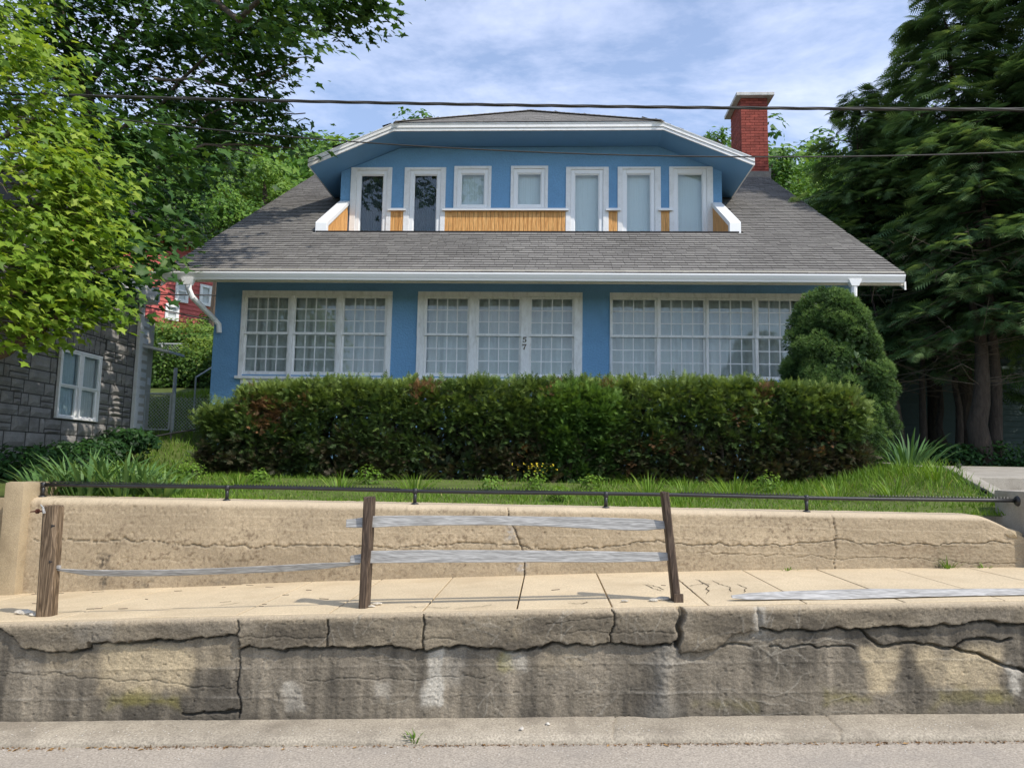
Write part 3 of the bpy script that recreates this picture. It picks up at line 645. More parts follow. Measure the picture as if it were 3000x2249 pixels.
# ---------------------------------------------------------------- ground
def zyard(X, Y):
    """lawn, the rising side gap on the left, the slope behind"""
    X = np.asarray(X, float); Y = np.asarray(Y, float)
    z = np.interp(Y, [6.4, 6.9, 8.6, 11.5, 17, 24, 34, 60, 110, 220], [1.10, 1.265, 1.44, 1.50, 1.75, 4.2, 9.5, 20, 44, 60])
    left = np.clip((-5.0-X)/.9, 0, 1); left = left*left*(3-2*left)
    zl = np.interp(Y, [6.4, 6.9, 8.5, 10.5, 11.8, 12.6, 16, 19, 24, 34, 60, 110, 220], [1.10, 1.265, 1.45, 1.62, 1.95, 2.15, 3.05, 3.6, 5.2, 9.5, 20, 44, 60])
    right = np.clip((X-5.0)/1.2, 0, 1)
    zr = np.interp(Y, [6.4, 6.9, 8.6, 10.5, 13, 18, 24, 34, 60, 110, 220], [1.10, 1.265, 1.46, 1.70, 1.80, 2.0, 4.4, 9.5, 19, 41, 60])
    z = z*(1-left)+zl*left; z = z*(1-right)+zr*right
    b = np.clip((X-2.7)/1.4, 0, 1)*np.clip((5.4-X)/.5, 0, 1); b = b*b*(3-2*b)*np.clip((12-Y)/1.5, 0, 1)      # lawn climbs to the side kerb
    z = z+b*np.maximum(np.interp(Y, [6.9, 7.0, 8.0, 10.5], [0, 1.33, 1.635, 1.74])-z, 0)
    return z+.03*(NZ[0].fbm(X*.9+50, Y*.9+50)-.5)
def ground():
    X = np.concatenate([np.linspace(-150, -16, 24), np.linspace(-15, 4.0, 58), [4.13, 4.26], np.linspace(4.5, 12, 24), np.linspace(13, 150, 24)])
    Y = np.concatenate([[YR+.34], np.linspace(YR+.40, 24, 70), np.linspace(25, 220, 40)])
    XX, YY = np.meshgrid(X, Y, indexing='ij'); Z = zyard(XX, YY); k = len(Y)
    Z += np.where((YY > 26), 3*(NZ[1].fbm(XX*.03+9, YY*.03+9)-.5)*np.clip((YY-26)/40, 0, 1)*6, 0)
    Z = np.where((XX > 4.2) & (XX < 12.2) & (YY < 10.35), np.minimum(Z, .95), Z)      # steps and landing stand here
    V = np.stack([XX, YY, Z], 2).reshape(-1, 3); i, j = np.meshgrid(np.arange(len(X)-1), np.arange(k-1), indexing='ij'); a = (i*k+j).ravel()
    tag(link('ground', raw_mesh('ground', V, np.stack([a, a+k, a+k+1, a+1], 1), M['turf'], smooth=True)), kind='structure')
ground()
# far side of the street (behind the camera): verge and a wooded hill
mb = MB(); xs = np.linspace(-140, 140, 41); ys = [-9, -14, -30, -60, -100, -160]; zs = [0, .4, 1.2, 3.5, 8, 12]
P = [[(x, y, (zroad(x) if y > -20 else 0)+z*(1+.5*(NZ[2].fbm(np.array([x*.04+7]), np.array([y*.05+7]))[0]-.5))) for y, z in zip(ys, zs)] for x in xs]
for i in range(40):
    for j in range(5): mb.quad(P[i][j], P[i][j+1], P[i+1][j+1], P[i+1][j])
tag(mb.build('opposite_hill', M['hill'], smooth=True), kind='structure')
# ================================================================== the blue house
YE, YF_, PITCH = 10.70, 11.50, Rd(31.92)
TP = math.tan(PITCH)
ZE = 4.432; XL, XR = -5.80, 5.05; YRIDGE = 17.5
def zroof(y): return ZE+TP*(y-YE)
ZRIDGE = zroof(YRIDGE)
WXL, WXR = -5.32, 4.62                        # outer faces of the side walls
house = thing('house', 'blue stucco bungalow with white windows, grey shingle roof and wide dormer', 'house', (-.35, 14.0, 1.5))
GZT, GZB = 4.335, 2.965
def gx(px, y=930): return onY(px, y, YF_)[0]
# casing and sash extents of the three window groups, metres on the facade
G1 = (-4.885, -2.476); G2 = (-2.070, .505); G3 = (.928, 3.905)
def zx6(zx, zy=430): return onY(600+zx*.31646, 780+zy*.31646, YF_)[0]
def zx7(zx, zy=430): return onY(1200+zx*.31646, 780+zy*.31646, YF_)[0]
def zx8(zx, zy=350): return onY(1750+zx*.40687, 780+zy*.40687, YF_)[0]
SASH = [(zx6(393), zx6(770)), (zx6(843), zx6(1215)), (zx6(1293), zx6(1668)),
        (zx7(163), zx7(536)), (zx7(644), zx7(1015)), (zx7(1130), zx7(1506)),
        (zx8(110), zx8(413)), (zx8(456), zx8(764)), (zx8(803), zx8(1116)), (zx8(1160), zx8(1470))]
def house_walls():
    w = MB(); y0, y1 = YF_, YF_+.22; zb = 1.1; zt = 4.52
    xs = [WXL, G1[0]+.02, G1[1]-.02, G2[0]+.02, G2[1]-.02, G3[0]+.02, G3[1]-.02, WXR]
    w.box(WXL, WXR, y0, y1, zb, GZB+.03); w.box(WXL, WXR, y0, y1, GZT-.02, zt)
    for i in range(0, 8, 2): w.box(xs[i], xs[i+1], y0, y1, GZB+.03, GZT-.02)
    w.build('wall', M['stucco'], house)
    for x0, x1 in ((WXL, WXL+.2), (WXR-.2, WXR)):       # gable walls
        g = MB(); yb = 2*YRIDGE-YF_
        g.prism([(x0, y1+.002, zb), (x0, yb, zb), (x0, yb, zroof(YF_)-.16), (x0, YRIDGE, ZRIDGE-.16), (x0, y1+.002, zroof(y1)-.16)], (x1-x0, 0, 0)); g.build('wall', M['stucco'], house)
    g = MB(); g.box(WXL, WXR, 2*YRIDGE-YF_, 2*YRIDGE-YF_+.2, 1.3, zt); g.build('wall', M['stucco'], house)
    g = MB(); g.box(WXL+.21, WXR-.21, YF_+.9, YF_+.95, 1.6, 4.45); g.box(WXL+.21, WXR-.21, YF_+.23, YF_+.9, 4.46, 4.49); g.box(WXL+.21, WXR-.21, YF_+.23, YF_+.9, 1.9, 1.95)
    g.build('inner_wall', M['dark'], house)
house_walls()
def windows():
    # one casing for each group, with sill
    for (a, b), ids in ((G1, (0, 1, 2)), (G2, (3, 4, 5)), (G3, (6, 7, 8, 9))):
        c = MB(); t = .018; y0 = YF_-.022; y1 = YF_+.05
        zt, zb = GZT, GZB
        c.box(a, b, y0, y1, zt-.075, zt)                                     # head
        edges = [a]+[None]*0
        sl = [SASH[i] for i in ids]
        cols = [(a, sl[0][0]-.03)]+[(sl[i][1]+.03, sl[i+1][0]-.03) for i in range(len(sl)-1)]+[(sl[-1][1]+.03, b)]
        for x0, x1 in cols: c.box(x0, x1, y0-.003, y1, zb+.001, zt-.076)
        cs = c.build('window_casing', M['white_old'], house, bevel=.004)
        s = MB(); s.box(a-.03, b+.03, YF_-.075, YF_+.05, zb-.045, zb); s.box(a+.05, b-.05, YF_-.028, YF_-.002, zb-.125, zb-.046); s.build('sill', M['white_old'], cs, bevel=.004)
        # upper-half stops on the mullions (the outer track is longer above the meeting rail)
        for x0, x1 in cols:
            for q in ((x0, x0+.018), (x1-.018, x1)) if x1-x0 > .1 else ((x0+.012, x1-.012),):
                k = MB(); k.box(q[0], q[1], y0-.013, y0-.0035, 3.62, zt-.078); k.build('stop', M['white_old'], cs)
    zm = 3.655
    pane_me = {}
    for i, (a, b) in enumerate(SASH):
        w = MB(); a0, b0 = a-.03, b+.03
        zt = GZT-.076; zb = GZB
        up0, up1 = YF_-.008, YF_+.022; lo0, lo1 = YF_+.024, YF_+.052
        # upper sash frame
        w.box(a0, b0, up0, up1, zt-.035, zt); w.box(a0, b0, up0-.006, up1, zm-.018, zm+.018)
        w.box(a0, a, up0, up1, zm+.0185, zt-.0355); w.box(b, b0, up0, up1, zm+.0185, zt-.0355)
        w.box(a0, b0, lo0, lo1, zb+.001, zb+.085); w.box(a0, a, lo0, lo1, zb+.0855, zm-.0185); w.box(b, b0, lo0, lo1, zb+.0855, zm-.0185)
        W = w.build('window', M['white_old'], house)
        r = random.Random(i)
        bars = MB(); cw = (b-a)/4; mw = .0075
        for (z0, z1, y) in ((zm+.0185, zt-.0355, (up0+.004, up1-.004)), (zb+.0855, zm-.0185, (lo0+.004, lo1-.004))):
            rh = (z1-z0)/3
            for k in range(1, 4):
                x = a+k*cw+r.uniform(-.004, .004); e = r.uniform(-.003, .003)
                bars.hexa([(x-mw, y[0], z0), (x+mw, y[0], z0), (x+mw, y[1], z0), (x-mw, y[1], z0), (x-mw+e, y[0], z1), (x+mw+e, y[0], z1), (x+mw+e, y[1], z1), (x-mw+e, y[1], z1)])
            for k in range(1, 3):
                z = z0+k*rh+r.uniform(-.004, .004); bars.box(a, b, y[0]+.002, y[1]-.002, z-mw, z+mw)
            key = round(cw, 2), round(rh, 3)
            for ci in range(4):
                for ri in range(3):
                    if (i, 'm', round(rh, 4)) not in pane_me:
                        m = MB(); m.box(-cw/2, cw/2, -.0015, .0015, -rh/2, rh/2); pane_me[(i, 'm', round(rh, 4))] = m.mesh('pane', M['glass'])
                    inst('pane', pane_me[(i, 'm', round(rh, 4))], W, (a+(ci+.5)*cw, (y[0]+y[1])/2+.002, z0+(ri+.5)*rh), rot=(r.uniform(-.008, .008), 0, r.uniform(-.012, .012)))
        bars.build('glazing_bars', M['white'], W)
        # curtain: gathered folds, some with a gap or a pulled corner
        nx, nzv = 70, 14; cu = MB(); vs = []; 
        ph = r.uniform(0, 6); fr = r.uniform(9, 14); top = zt+.03
        for iz in range(nzv+1):
            for ix in range(nx+1):
                u = ix/nx; v = iz/nzv; amp = .012+.020*(1-v)
                x = a0-.03+(b0-a0+.06)*u+.02*(1-v)*math.sin(u*7+ph)
                y = YF_+.17+amp*math.sin(u*fr*2+ph+.8*math.sin(u*5+ph)+.5*(1-v))+.012*math.sin(u*37+ph)
                vs.append((x, y, zb-.02+(top-zb+.02)*v))
        fs = [(j*(nx+1)+k, j*(nx+1)+k+1, (j+1)*(nx+1)+k+1, (j+1)*(nx+1)+k) for j in range(nzv) for k in range(nx)]
        cu.add(vs, fs); cu.build('curtain', M['curtain'], W, smooth=True)
windows()
def house_number():
    five = [(.30, .92), (.88, .92), (.84, .72), (.44, .72), (.42, .60), (.62, .61), (.80, .54), (.88, .40), (.86, .22), (.74, .08), (.54, .02), (.32, .04), (.18, .13), (.18, .26), (.30, .30), (.38, .24), (.36, .15), (.48, .10), (.58, .14), (.63, .26), (.62, .42), (.54, .50), (.40, .50), (.26, .44), (.20, .46)]
    seven = [(.14, .92), (.20, .92), (.26, .86), (.70, .90), (.84, .94), (.88, .94), (.90, .80), (.72, .52), (.62, .26), (.60, .02), (.34, .02), (.36, .22), (.48, .46), (.70, .72), (.34, .68), (.22, .62), (.16, .60)]
    W = thing('house_number', 'bronze house number 57 on the white mullion of the middle windows', 'sign', tuple(onY(1537, 1022, YF_-.03)))
    for nm, pts, (x0, y0, x1, y1) in (('digit', five, (1200+1038*.31646, 780+648*.31646, 1200+1088*.31646, 780+706*.31646)), ('digit', seven, (1200+1036*.31646, 780+714*.31646, 1200+1086*.31646, 780+772*.31646))):
        a = onY(x0, y0, YF_-.03); b = onY(x1, y1, YF_-.03); m = MB()
        m.prism([(a[0]+(b[0]-a[0])*u, YF_-.030, b[2]+(a[2]-b[2])*v) for u, v in pts], (0, .0055, 0)); m.build(nm, M['number'], W)
house_number()

# ---------------------------------------------------------------- dormer geometry
YD, YDF = 14.10, 13.40
dl, dr = onY(998, 560, YD)[0], onY(2115, 560, YD)[0]
pT = [onY(*q, YDF) for q in ((908, 464), (1154, 366), (1943, 357), (2206, 464))]
ztip = (pT[0][2]+pT[3][2])/2; zcor = (pT[1][2]+pT[2][2])/2
DX = [pT[0][0], pT[1][0], pT[2][0], pT[3][0]]
DXC = (DX[1]+DX[2])/2
dm = (zcor-ztip)/((DX[1]-DX[0]+DX[3]-DX[2])/2); zdr = zcor+dm*(DX[2]-DX[1])/2
dd = ray(1561, 328); YAP = (zdr-1.6)/dd[2]*dd[1]
YLIP = 12.71; ZLIP = zroof(YLIP)
BL, BR = onY(943, 670, YLIP)[0], onY(2146, 672, YLIP)[0]        # balcony notch in the roof
SHN = 0
def shingle_mesh(w, exposure=.127, ln=.18, th=.015):
    m = MB()     # x across, y up the slope, z out of the roof; the lower edge stands proud
    m.add([(0, 0, .004), (w, 0, .004), (w, ln, 0), (0, ln, 0), (0, 0, .004+th), (w, 0, .004+th), (w, ln, .003), (0, ln, .003)],
          [(4, 5, 6, 7)], 0)
    m.add([(0, 0, .0), (w, 0, .0), (w, 0, .004+th), (0, 0, .004+th), (0, ln, .0), (0, ln, .003), (w, ln, 0), (w, ln, .003)], [(0, 1, 2, 3), (4, 0, 3, 5), (1, 6, 7, 2)], 1)
    return m
def lay_shingles(parent, origin, ux, uy, W, H, keep, n_parts=0, seed=0, exposure=.127, th=.015):
    """origin: lower-left corner; ux along the eave, uy up the slope; keep(X,Y,Z)->bool; first n_parts become pieces of their own"""
    r = random.Random(seed); ux = np.array(ux, float); uy = np.array(uy, float); uz = np.cross(ux, uy)
    rot = Matrix((ux, uy, uz)).transposed().to_euler()
    widths = (.11, .14, .17, .20, .24); mes = {w: shingle_mesh(w-.004, th=th).mesh('shingle', [M['shingle'], M['shingle_edge']]) for w in widths}
    rows = int(H/exposure); V = []; F = []; MI = []; TI = []; cnt = 0; nb = 0
    for i in range(rows):
        x = 0.0; yb = i*exposure+.006; first = True
        wob = r.uniform(-.003, .003)
        while x < W:
            w = r.choice(widths); wf = r.uniform(.3, 1)*w if first else w; first = False; wf = min(wf, W-x); cx = x+wf/2
            if wf < .02: break
            p0 = np.array(origin)+ux*x+uy*(yb+wob+r.uniform(-.0025, .0025))+uz*.002
            pc = np.array(origin)+ux*cx+uy*(yb+.06)
            ok = keep(pc, x, x+wf, yb)
            if ok:
                if cnt < n_parts:
                    inst('shingle', mes[w], parent, p0, rot=rot, scale=(wf/w, 1, 1)); cnt += 1
                else:
                    sm = shingle_mesh(wf-.004, th=th); vv = np.array(sm.v); lift = r.uniform(0, .003)
                    V.append(p0+vv[:, :1]*ux+vv[:, 1:2]*uy+(vv[:, 2:]+lift)*uz); F += [tuple(q+nb for q in f) for f in sm.f]; MI += sm.m; TI += [r.random()]*len(vv); nb += len(vv)
            x += wf
    if V:
        me = raw_mesh('shingles', np.concatenate(V), np.array(F), [M['shingle'], M['shingle_edge']], org(parent), tint=np.array(TI), midx=np.array(MI))
        o = link('shingle_courses', me, parent); o['kind'] = 'stuff'
def main_roof():
    rf = MB(); th = .10
    def q(x, y, dz=0): return (x, y, zroof(y)+dz)
    def slab(x0, x1, y0, y1): rf.hexa([q(x0, y0, -th), q(x1, y0, -th), q(x1, y1, -th), q(x0, y1, -th), q(x0, y0, -.004), q(x1, y0, -.004), q(x1, y1, -.004), q(x0, y1, -.004)])
    slab(XL, XR, YE, YLIP); slab(XL, BL-.13, YLIP+.0005, YRIDGE); slab(BR+.13, XR, YLIP+.0005, YRIDGE); slab(BL-.1295, BR+.1295, YD+.3, YRIDGE)
    yb = 2*YRIDGE-YE
    rf.hexa([(XL, YRIDGE+.001, ZRIDGE-th), (XR, YRIDGE+.001, ZRIDGE-th), (XR, yb, ZE-th), (XL, yb, ZE-th), (XL, YRIDGE+.001, ZRIDGE-.004), (XR, YRIDGE+.001, ZRIDGE-.004), (XR, yb, ZE-.004), (XL, yb, ZE-.004)])
    roof = rf.build('roof', M['deck'], house)
    uy = (0, math.cos(PITCH), math.sin(PITCH)); H = (YRIDGE-YE)/math.cos(PITCH)
    def keep(p, xa, xb, s):
        X0 = XL+xa; X1 = XL+xb
        if X0 < XL-.03 or X1 > XR+.03: return False
        if p[1] > YLIP-.07 and X1 > BL-.10 and X0 < BR+.10 and p[1] < YD+.4: return False
        if p[1] > YD+.3 and X0 > DX[0]+.4 and X1 < DX[3]-.4: return False
        return True
    lay_shingles(roof, (XL, YE-.015, ZE-.015*TP), (1, 0, 0), uy, XR-XL, H, keep, n_parts=290, seed=5)
    # eave drip course, rake boards, ridge cap
    for x0, x1 in ((XL-.001, XL+.022), (XR-.022, XR+.001)):
        m = MB(); m.prism([(x0, YE-.0, zroof(YE-.0)-.22), (x0, YRIDGE, ZRIDGE-.22), (x0, YRIDGE, ZRIDGE-.102), (x0, YE-.0, zroof(YE-.0)-.102)], (x1-x0, 0, 0)); m.build('rake_board', M['white'], house)
    m = MB()
    for i in range(40):
        a = XL+i*(XR-XL)/40; b = XL+(i+1)*(XR-XL)/40+.03; m.prism([(a, YRIDGE-.13, ZRIDGE-.13*TP+.014), (a, YRIDGE, ZRIDGE+.016), (a, YRIDGE+.13, ZRIDGE-.13*TP+.014), (a, YRIDGE+.13, ZRIDGE-.13*TP+.004), (a, YRIDGE, ZRIDGE+.004), (a, YRIDGE-.13, ZRIDGE-.13*TP+.004)], (b-a, 0, 0))
    m.build('ridge_cap', M['shingle'], roof)
    m = MB(); m.box(BL-.1, BR+.1, YLIP-.045, YLIP+.02, ZLIP-.06, ZLIP+.013); m.build('flashing', M['deck'], roof)
    # fascia, soffit, gutter, downspouts
    m = MB(); m.box(XL, XR, YE+.012, YE+.037, onY(1500, 830, YE+.012)[2], 4.42); m.build('fascia', M['soffit'], house)
    m = MB(); m.box(XL, XR, YE+.038, YF_-.001, 4.470, 4.490); m.build('soffit', M['soffit'], house)
    zt, zb = onY(1500, 799, YE-.11)[2], onY(1500, 820, YE-.11)[2]
    xl, xr = onY(441, 803, YE-.11)[0], onY(2653, 812, YE-.11)[0]
    g = MB(); h = zt-zb; y1 = YE+.008
    prof = [(y1, zb), (y1-.085, zb), (y1-.092, zb+.2*h), (y1-.108, zb+.45*h), (y1-.122, zb+.72*h), (y1-.126, zb+.80*h), (y1-.126, zt), (y1-.112, zt), (y1-.110, zb+.82*h), (y1-.080, zb+.02), (y1-.006, zb+.02), (y1-.006, zt), (y1, zt)]
    g.prism([(xl, y, z) for y, z in prof], (xr-xl, 0, 0))
    for x in (xl+.001, xr-.004): g.prism([(x, y1-.001, zb+.001), (x, y1-.09, zb+.001), (x, y1-.124, zb+.72*h), (x, y1-.124, zt-.001), (x, y1-.001, zt-.001)], (.003, 0, 0))
    gt = g.build('gutter', M['vinyl'], house)
    for side in (0, 1):
        m = MB()
        if side == 0:
            a = onY(552, 826, YE-.05); e1 = onY(556, 868, YE-.05); b = onY(628, 935, YF_-.15)
            path = [a+np.array([0, 0, .04]), a, (a+e1)/2+np.array([-.005, 0, 0]), e1+np.array([.02, .03, .0]), b, b+np.array([.05, .06, -.07]), b+np.array([.06, .07, -.2])]
        else:
            a = onY(2502, 830, YE-.05); e1 = onY(2502, 865, YE-.05); b = onY(2488, 905, YE+.25)
            path = [a+np.array([0, 0, .04]), a, (a+e1)/2, e1, b, b+np.array([-.05, .25, -.1]), b+np.array([-.06, .4, -.28]), b+np.array([-.06, .42, -2.0])]
        m.tube(path, [.055, .050]+[.042]*(len(path)-2), 10)
        z0 = a[2]+.045
        m.hexa([(a[0]-.05, YE-.10, z0-.09), (a[0]+.05, YE-.10, z0-.09), (a[0]+.05, YE-.005, z0-.09), (a[0]-.05, YE-.005, z0-.09), (a[0]-.09, YE-.11, z0), (a[0]+.09, YE-.11, z0), (a[0]+.09, YE+.003, z0), (a[0]-.09, YE+.003, z0)])
        m.build('downspout', M['vinyl'], house, smooth=False)
main_roof()
def dormer():
    zs = ztip-.13
    def prof(z): return [(DX[0], z+ztip), (DX[1], z+zcor), (DX[2], z+zcor), (DX[3], z+ztip)]
    # soffit: an extruded profile, painted blue below
    m = MB(); a = prof(-.145); b = prof(-.10)
    for i in range(3):
        p, q, r, s = a[i], a[i+1], b[i+1], b[i]
        m.prism([(p[0], YDF, p[1]), (q[0], YDF, q[1]), (r[0], YDF, r[1]), (s[0], YDF, s[1])], (0, 2.0, 0))
    m.build('soffit', M['soffit_blue'], house)
    f = MB(); a = prof(-.150); b = prof(-.012)
    for i in range(3):
        p, q, r, s = a[i], a[i+1], b[i+1], b[i]
        f.prism([(p[0], YDF-.030, p[1]), (q[0], YDF-.030, q[1]), (r[0], YDF-.030, r[1]), (s[0], YDF-.030, s[1])], (0, .028, 0))
    for x0, x1 in ((DX[0]-.024, DX[0]-.002), (DX[3]+.002, DX[3]+.024)): f.box(x0, x1, YDF-.03, YDF+2.2, ztip-.150, ztip-.012)
    fa = f.build('fascia', M['white'], house)
    k = MB(); a = prof(-.020); b = prof(.0)        # drip edge strip
    for i in range(3):
        p, q, r, s = a[i], a[i+1], b[i+1], b[i]
        k.prism([(p[0], YDF-.042, p[1]), (q[0], YDF-.042, q[1]), (r[0], YDF-.042, r[1]), (s[0], YDF-.042, s[1])], (0, .0115, 0))
    k.build('drip_edge', M['vinyl'], fa)
    # roof planes
    yb = 17.6; rf = MB(); ap = (DXC, YAP, zdr); rb = (DXC, yb, zdr); z0 = -.012; yf = YDF-.045
    A, B, C, D = (DX[0]-.03, yf, ztip+z0), (DX[1], yf, zcor+z0), (DX[2], yf, zcor+z0), (DX[3]+.03, yf, ztip+z0)
    Ab, Db = (DX[0]-.03, yb, ztip+z0), (DX[3]+.03, yb, ztip+z0)
    rf.poly([A, B, ap, rb, Ab]); rf.poly([C, D, Db, rb, ap]); rf.poly([B, C, ap])
    lo = lambda p: (p[0], p[1], p[2]-.085)
    rf.poly([lo(p) for p in (Ab, rb, ap, B, A)]); rf.poly([lo(p) for p in (ap, rb, Db, D, C)]); rf.poly([lo(p) for p in (ap, C, B)])
    droof = rf.build('dormer_roof', M['deck'], house)
    # shingles: front hip, then both sides
    hs = math.hypot(YAP-yf, zdr-zcor); uy = np.array([0, (YAP-yf)/hs, (zdr-zcor)/hs])
    W = DX[2]-DX[1]
    def keep(p, xa, xb, s): f_ = s/hs; return xa > f_*W/2-.03 and xb < W-f_*W/2+.03
    lay_shingles(droof, (DX[1], yf-.01, zcor), (1, 0, 0), uy, W, hs, keep, n_parts=0, seed=9, th=.003)
    L = math.hypot(1, dm)
    for side in (0, 1):
        if side == 0: o = (DX[0]-.04, 17.3, ztip-.012-.04*dm+.04); ux = (0, -1, 0); u2 = (1/L, 0, dm/L)
        else: o = (DX[3]+.04, yf-.012, ztip+.0-.04*dm+.02); ux = (0, 1, 0); u2 = (-1/L, 0, dm/L)
        Ws = 17.3-yf; Hs = (DX[2]-DX[1])/2*L+(DX[1]-DX[0])*L
        def keep2(p, xa, xb, s):
            yy = p[1]; lim_ = 1e9
            run = s/L
            y_hip = yf if run < DX[1]-DX[0] else yf+(run-(DX[1]-DX[0]))/((DX[2]-DX[1])/2)*(YAP-yf)
            ok = yy-max(xb-xa, .2)/2 > y_hip-.02 and yy < 17.2
            return ok and p[2] > zroof(yy)-.05
        lay_shingles(droof, o, ux, u2, Ws, Hs, keep2, seed=12+side)
    cp = MB()
    for p, q in ((B, ap), (C, ap)):
        p, q = np.array(p), np.array(q); dv = (q-p)/26; nrm = np.array([0, 0, 1.0]); sd = np.cross(dv, nrm); sd /= np.linalg.norm(sd)
        for i in range(26):
            a_, b_ = p+dv*i, p+dv*(i+1.15); lift = np.array([0, 0, .024])
            cp.hexa([a_-sd*.11+lift*.1, b_-sd*.11+lift*.1, b_+sd*.11+lift*.1, a_+sd*.11+lift*.1, a_-sd*.10+lift*.8, b_-sd*.10+lift*.5, b_+sd*.10+lift*.5, a_+sd*.10+lift*.8])
    cp.build('hip_cap', M['shingle'], droof)['kind'] = 'stuff'
    # walls: front with openings, small returns
    w = MB(); y0, y1 = YD, YD+.16
    zf = ZLIP-.75
    Z2 = lambda zx, zy: onY(900+zx*.33906, 250+zy*.33906, YD)
    Z3 = lambda zx, zy: onY(1550+zx*.34372, 230+zy*.34372, YD)
    wins = []
    for z, (a, b, t, gl, gr, gt) in ((Z2, (372, 727, 713, 455, 655, 773)), (Z2, (836, 1194, 713, 918, 1120, 772)), (Z3, (313, 678, 758, 388, 597, 815)), (Z3, (754, 1122, 757, 829, 1038, 812)), (Z3, (1194, 1567, 755, 1265, 1481, 810))):
        zy = 1000; wins.append(('tall', z(a, zy)[0], z(b, zy)[0], z(a, t)[2], zf, z(gl, zy)[0], z(gr, zy)[0], z(a, gt)[2], zf+.12))
    for a, b, t, bo, gl, gr, gt, gb in ((1268, 1590, 702, 1068, 1328, 1533, 763, 1035), (1758, 2080, 700, 1066, 1815, 2022, 760, 1033)):
        wins.append(('small', Z2(a, 880)[0], Z2(b, 880)[0], Z2(a, t)[2], Z2(a, bo)[2], Z2(gl, 880)[0], Z2(gr, 880)[0], Z2(gl, gt)[2], Z2(gl, gb)[2]))
    wins.sort(key=lambda q: q[1])
    zwt = max(q[3] for q in wins)-.03
    zled = [Z2(1300, 1072)[2], Z2(1300, 1092)[2]]
    x = dl
    for q in wins:
        w.box(x, q[1]+.03, y0, y1, zf, zwt)
        if q[0] == 'small': w.box(q[1]+.0305, q[2]-.0305, y0, y1, zf, q[4]+.03)
        x = q[2]-.03
    w.box(x, dr, y0, y1, zf, zwt)
    def soff(x): return min(zcor, ztip+dm*(x-DX[0]), ztip+dm*(DX[3]-x))-.148
    cols = sorted([dl, dr, DX[1], DX[2], dl+.15, dr-.15, dl+.4, dr-.4])
    for a, c in zip(cols[:-1], cols[1:]):
        ha, hc = max(soff(a), zwt+.004), max(soff(c), zwt+.004)
        w.hexa([(a, y0, zwt), (c, y0, zwt), (c, y1, zwt), (a, y1, zwt), (a, y0, ha), (c, y0, hc), (c, y1, hc), (a, y1, ha)])
    for x0, x1 in ((dl, dl+.14), (dr-.14, dr)):
        w.prism([(x0, y1+.0005, zf), (x0, 17.0, zroof(17.0)-.3), (x0, 17.0, soff(x0)+.0), (x0, y1+.0005, soff(x0))], (x1-x0, 0, 0))
    w.build('dormer_wall', M['stucco'], house)
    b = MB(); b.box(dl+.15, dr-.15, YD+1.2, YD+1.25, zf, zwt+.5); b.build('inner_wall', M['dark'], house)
    b = MB(); b.box(BL-.1, BR+.1, YLIP+.025, YD-.002, zf-.08, zf); b.build('balcony_floor', M['deck'], house)
    for i, (kind, a, c, t, bo, gl, gr, gt, gb) in enumerate(wins):
        f = MB(); o0, o1 = YD-.028, YD+.05
        f.box(a, gl-.075, o0, o1, bo, t); f.box(gr+.075, c, o0, o1, bo, t); f.box(gl-.0745, gr+.0745, o0, o1, gt+.085, t)
        if kind == 'small': f.box(gl-.0745, gr+.0745, o0, o1, bo, gb-.055)
        W = f.build('window', M['white'], house, bevel=.005)
        s = MB(); u0, u1 = YD-.006, YD+.06
        s.box(gl-.0745, gl, u0, u1, gb-.05, gt+.0845); s.box(gr, gr+.0745, u0, u1, gb-.05, gt+.0845); s.box(gl, gr, u0, u1, gt, gt+.0845); s.box(gl, gr, u0, u1, gb-.05, gb)
        s.build('sash', M['vinyl'], W, bevel=.008)
        bd = MB(); q = .016
        for x0, x1, z0, z1 in ((gl, gl+q, gb, gt), (gr-q, gr, gb, gt), (gl+q, gr-q, gt-q, gt), (gl+q, gr-q, gb, gb+q)): bd.box(x0, x1, u0+.022, u1-.012, z0, z1)
        bd.build('glazing_bead', M['vinyl'], W)
        g = MB(); g.box(gl+.004, gr-.004, YD+.028, YD+.032, gb+.004, gt-.004); g.build('pane', M['glass_up'], W)
        cu = MB(); nx = 40; mt = M['blind'] if i >= 2 else M['dark_cloth']; am = .002 if i >= 2 else .02
        vs = [(gl-.05+(gr-gl+.1)*k/nx, YD+.13+am*math.sin(k*1.9)+am*.5*math.sin(k*.7), z) for z in (gb-.02, gt+.03) for k in range(nx+1)]
        cu.add(vs, [(k, k+1, k+nx+2, k+nx+1) for k in range(nx)]); cu.build('blind' if i >= 2 else 'curtain', mt, W, smooth=True)
    # oak boards between the windows, each with a white ledge
    led = []
    for a, c in zip(wins[:-1], wins[1:]):
        led.append((a[2], c[1]))
    spans = [(wins[0][2], wins[1][1]), (wins[1][2], wins[4][1]), (wins[4][2], wins[5][1]), (wins[5][2], wins[6][1])]
    for x0, x1 in spans:
        m = MB(); m.box(x0-.055 if x1-x0 < 1 else x0-.05, x1+.055, YD-.085, YD-.0285 if True else YD, zled[1], zled[0]); m.box(x0+.001, x1-.001, YD-.028, YD-.001, zled[1]+.001, zled[0]-.001)
        m.build('ledge', M['vinyl'], house, bevel=.004)
        n = max(2, round((x1-x0)/.082)); wd = (x1-x0)/n
        m = MB(); m.box(.003, wd-.003, 0, .012, 0, zled[1]-zf-.002); me = m.mesh('plank', M['oak'])
        for i in range(n): inst('plank', me, house, (x0+i*wd, YD-.020+random.uniform(-.0012, .0012), zf))
        m = MB(); m.box(x0, x1, YD-.0065, YD-.001, zf, zled[1]-.002); m.build('backing', M['deck'], house)
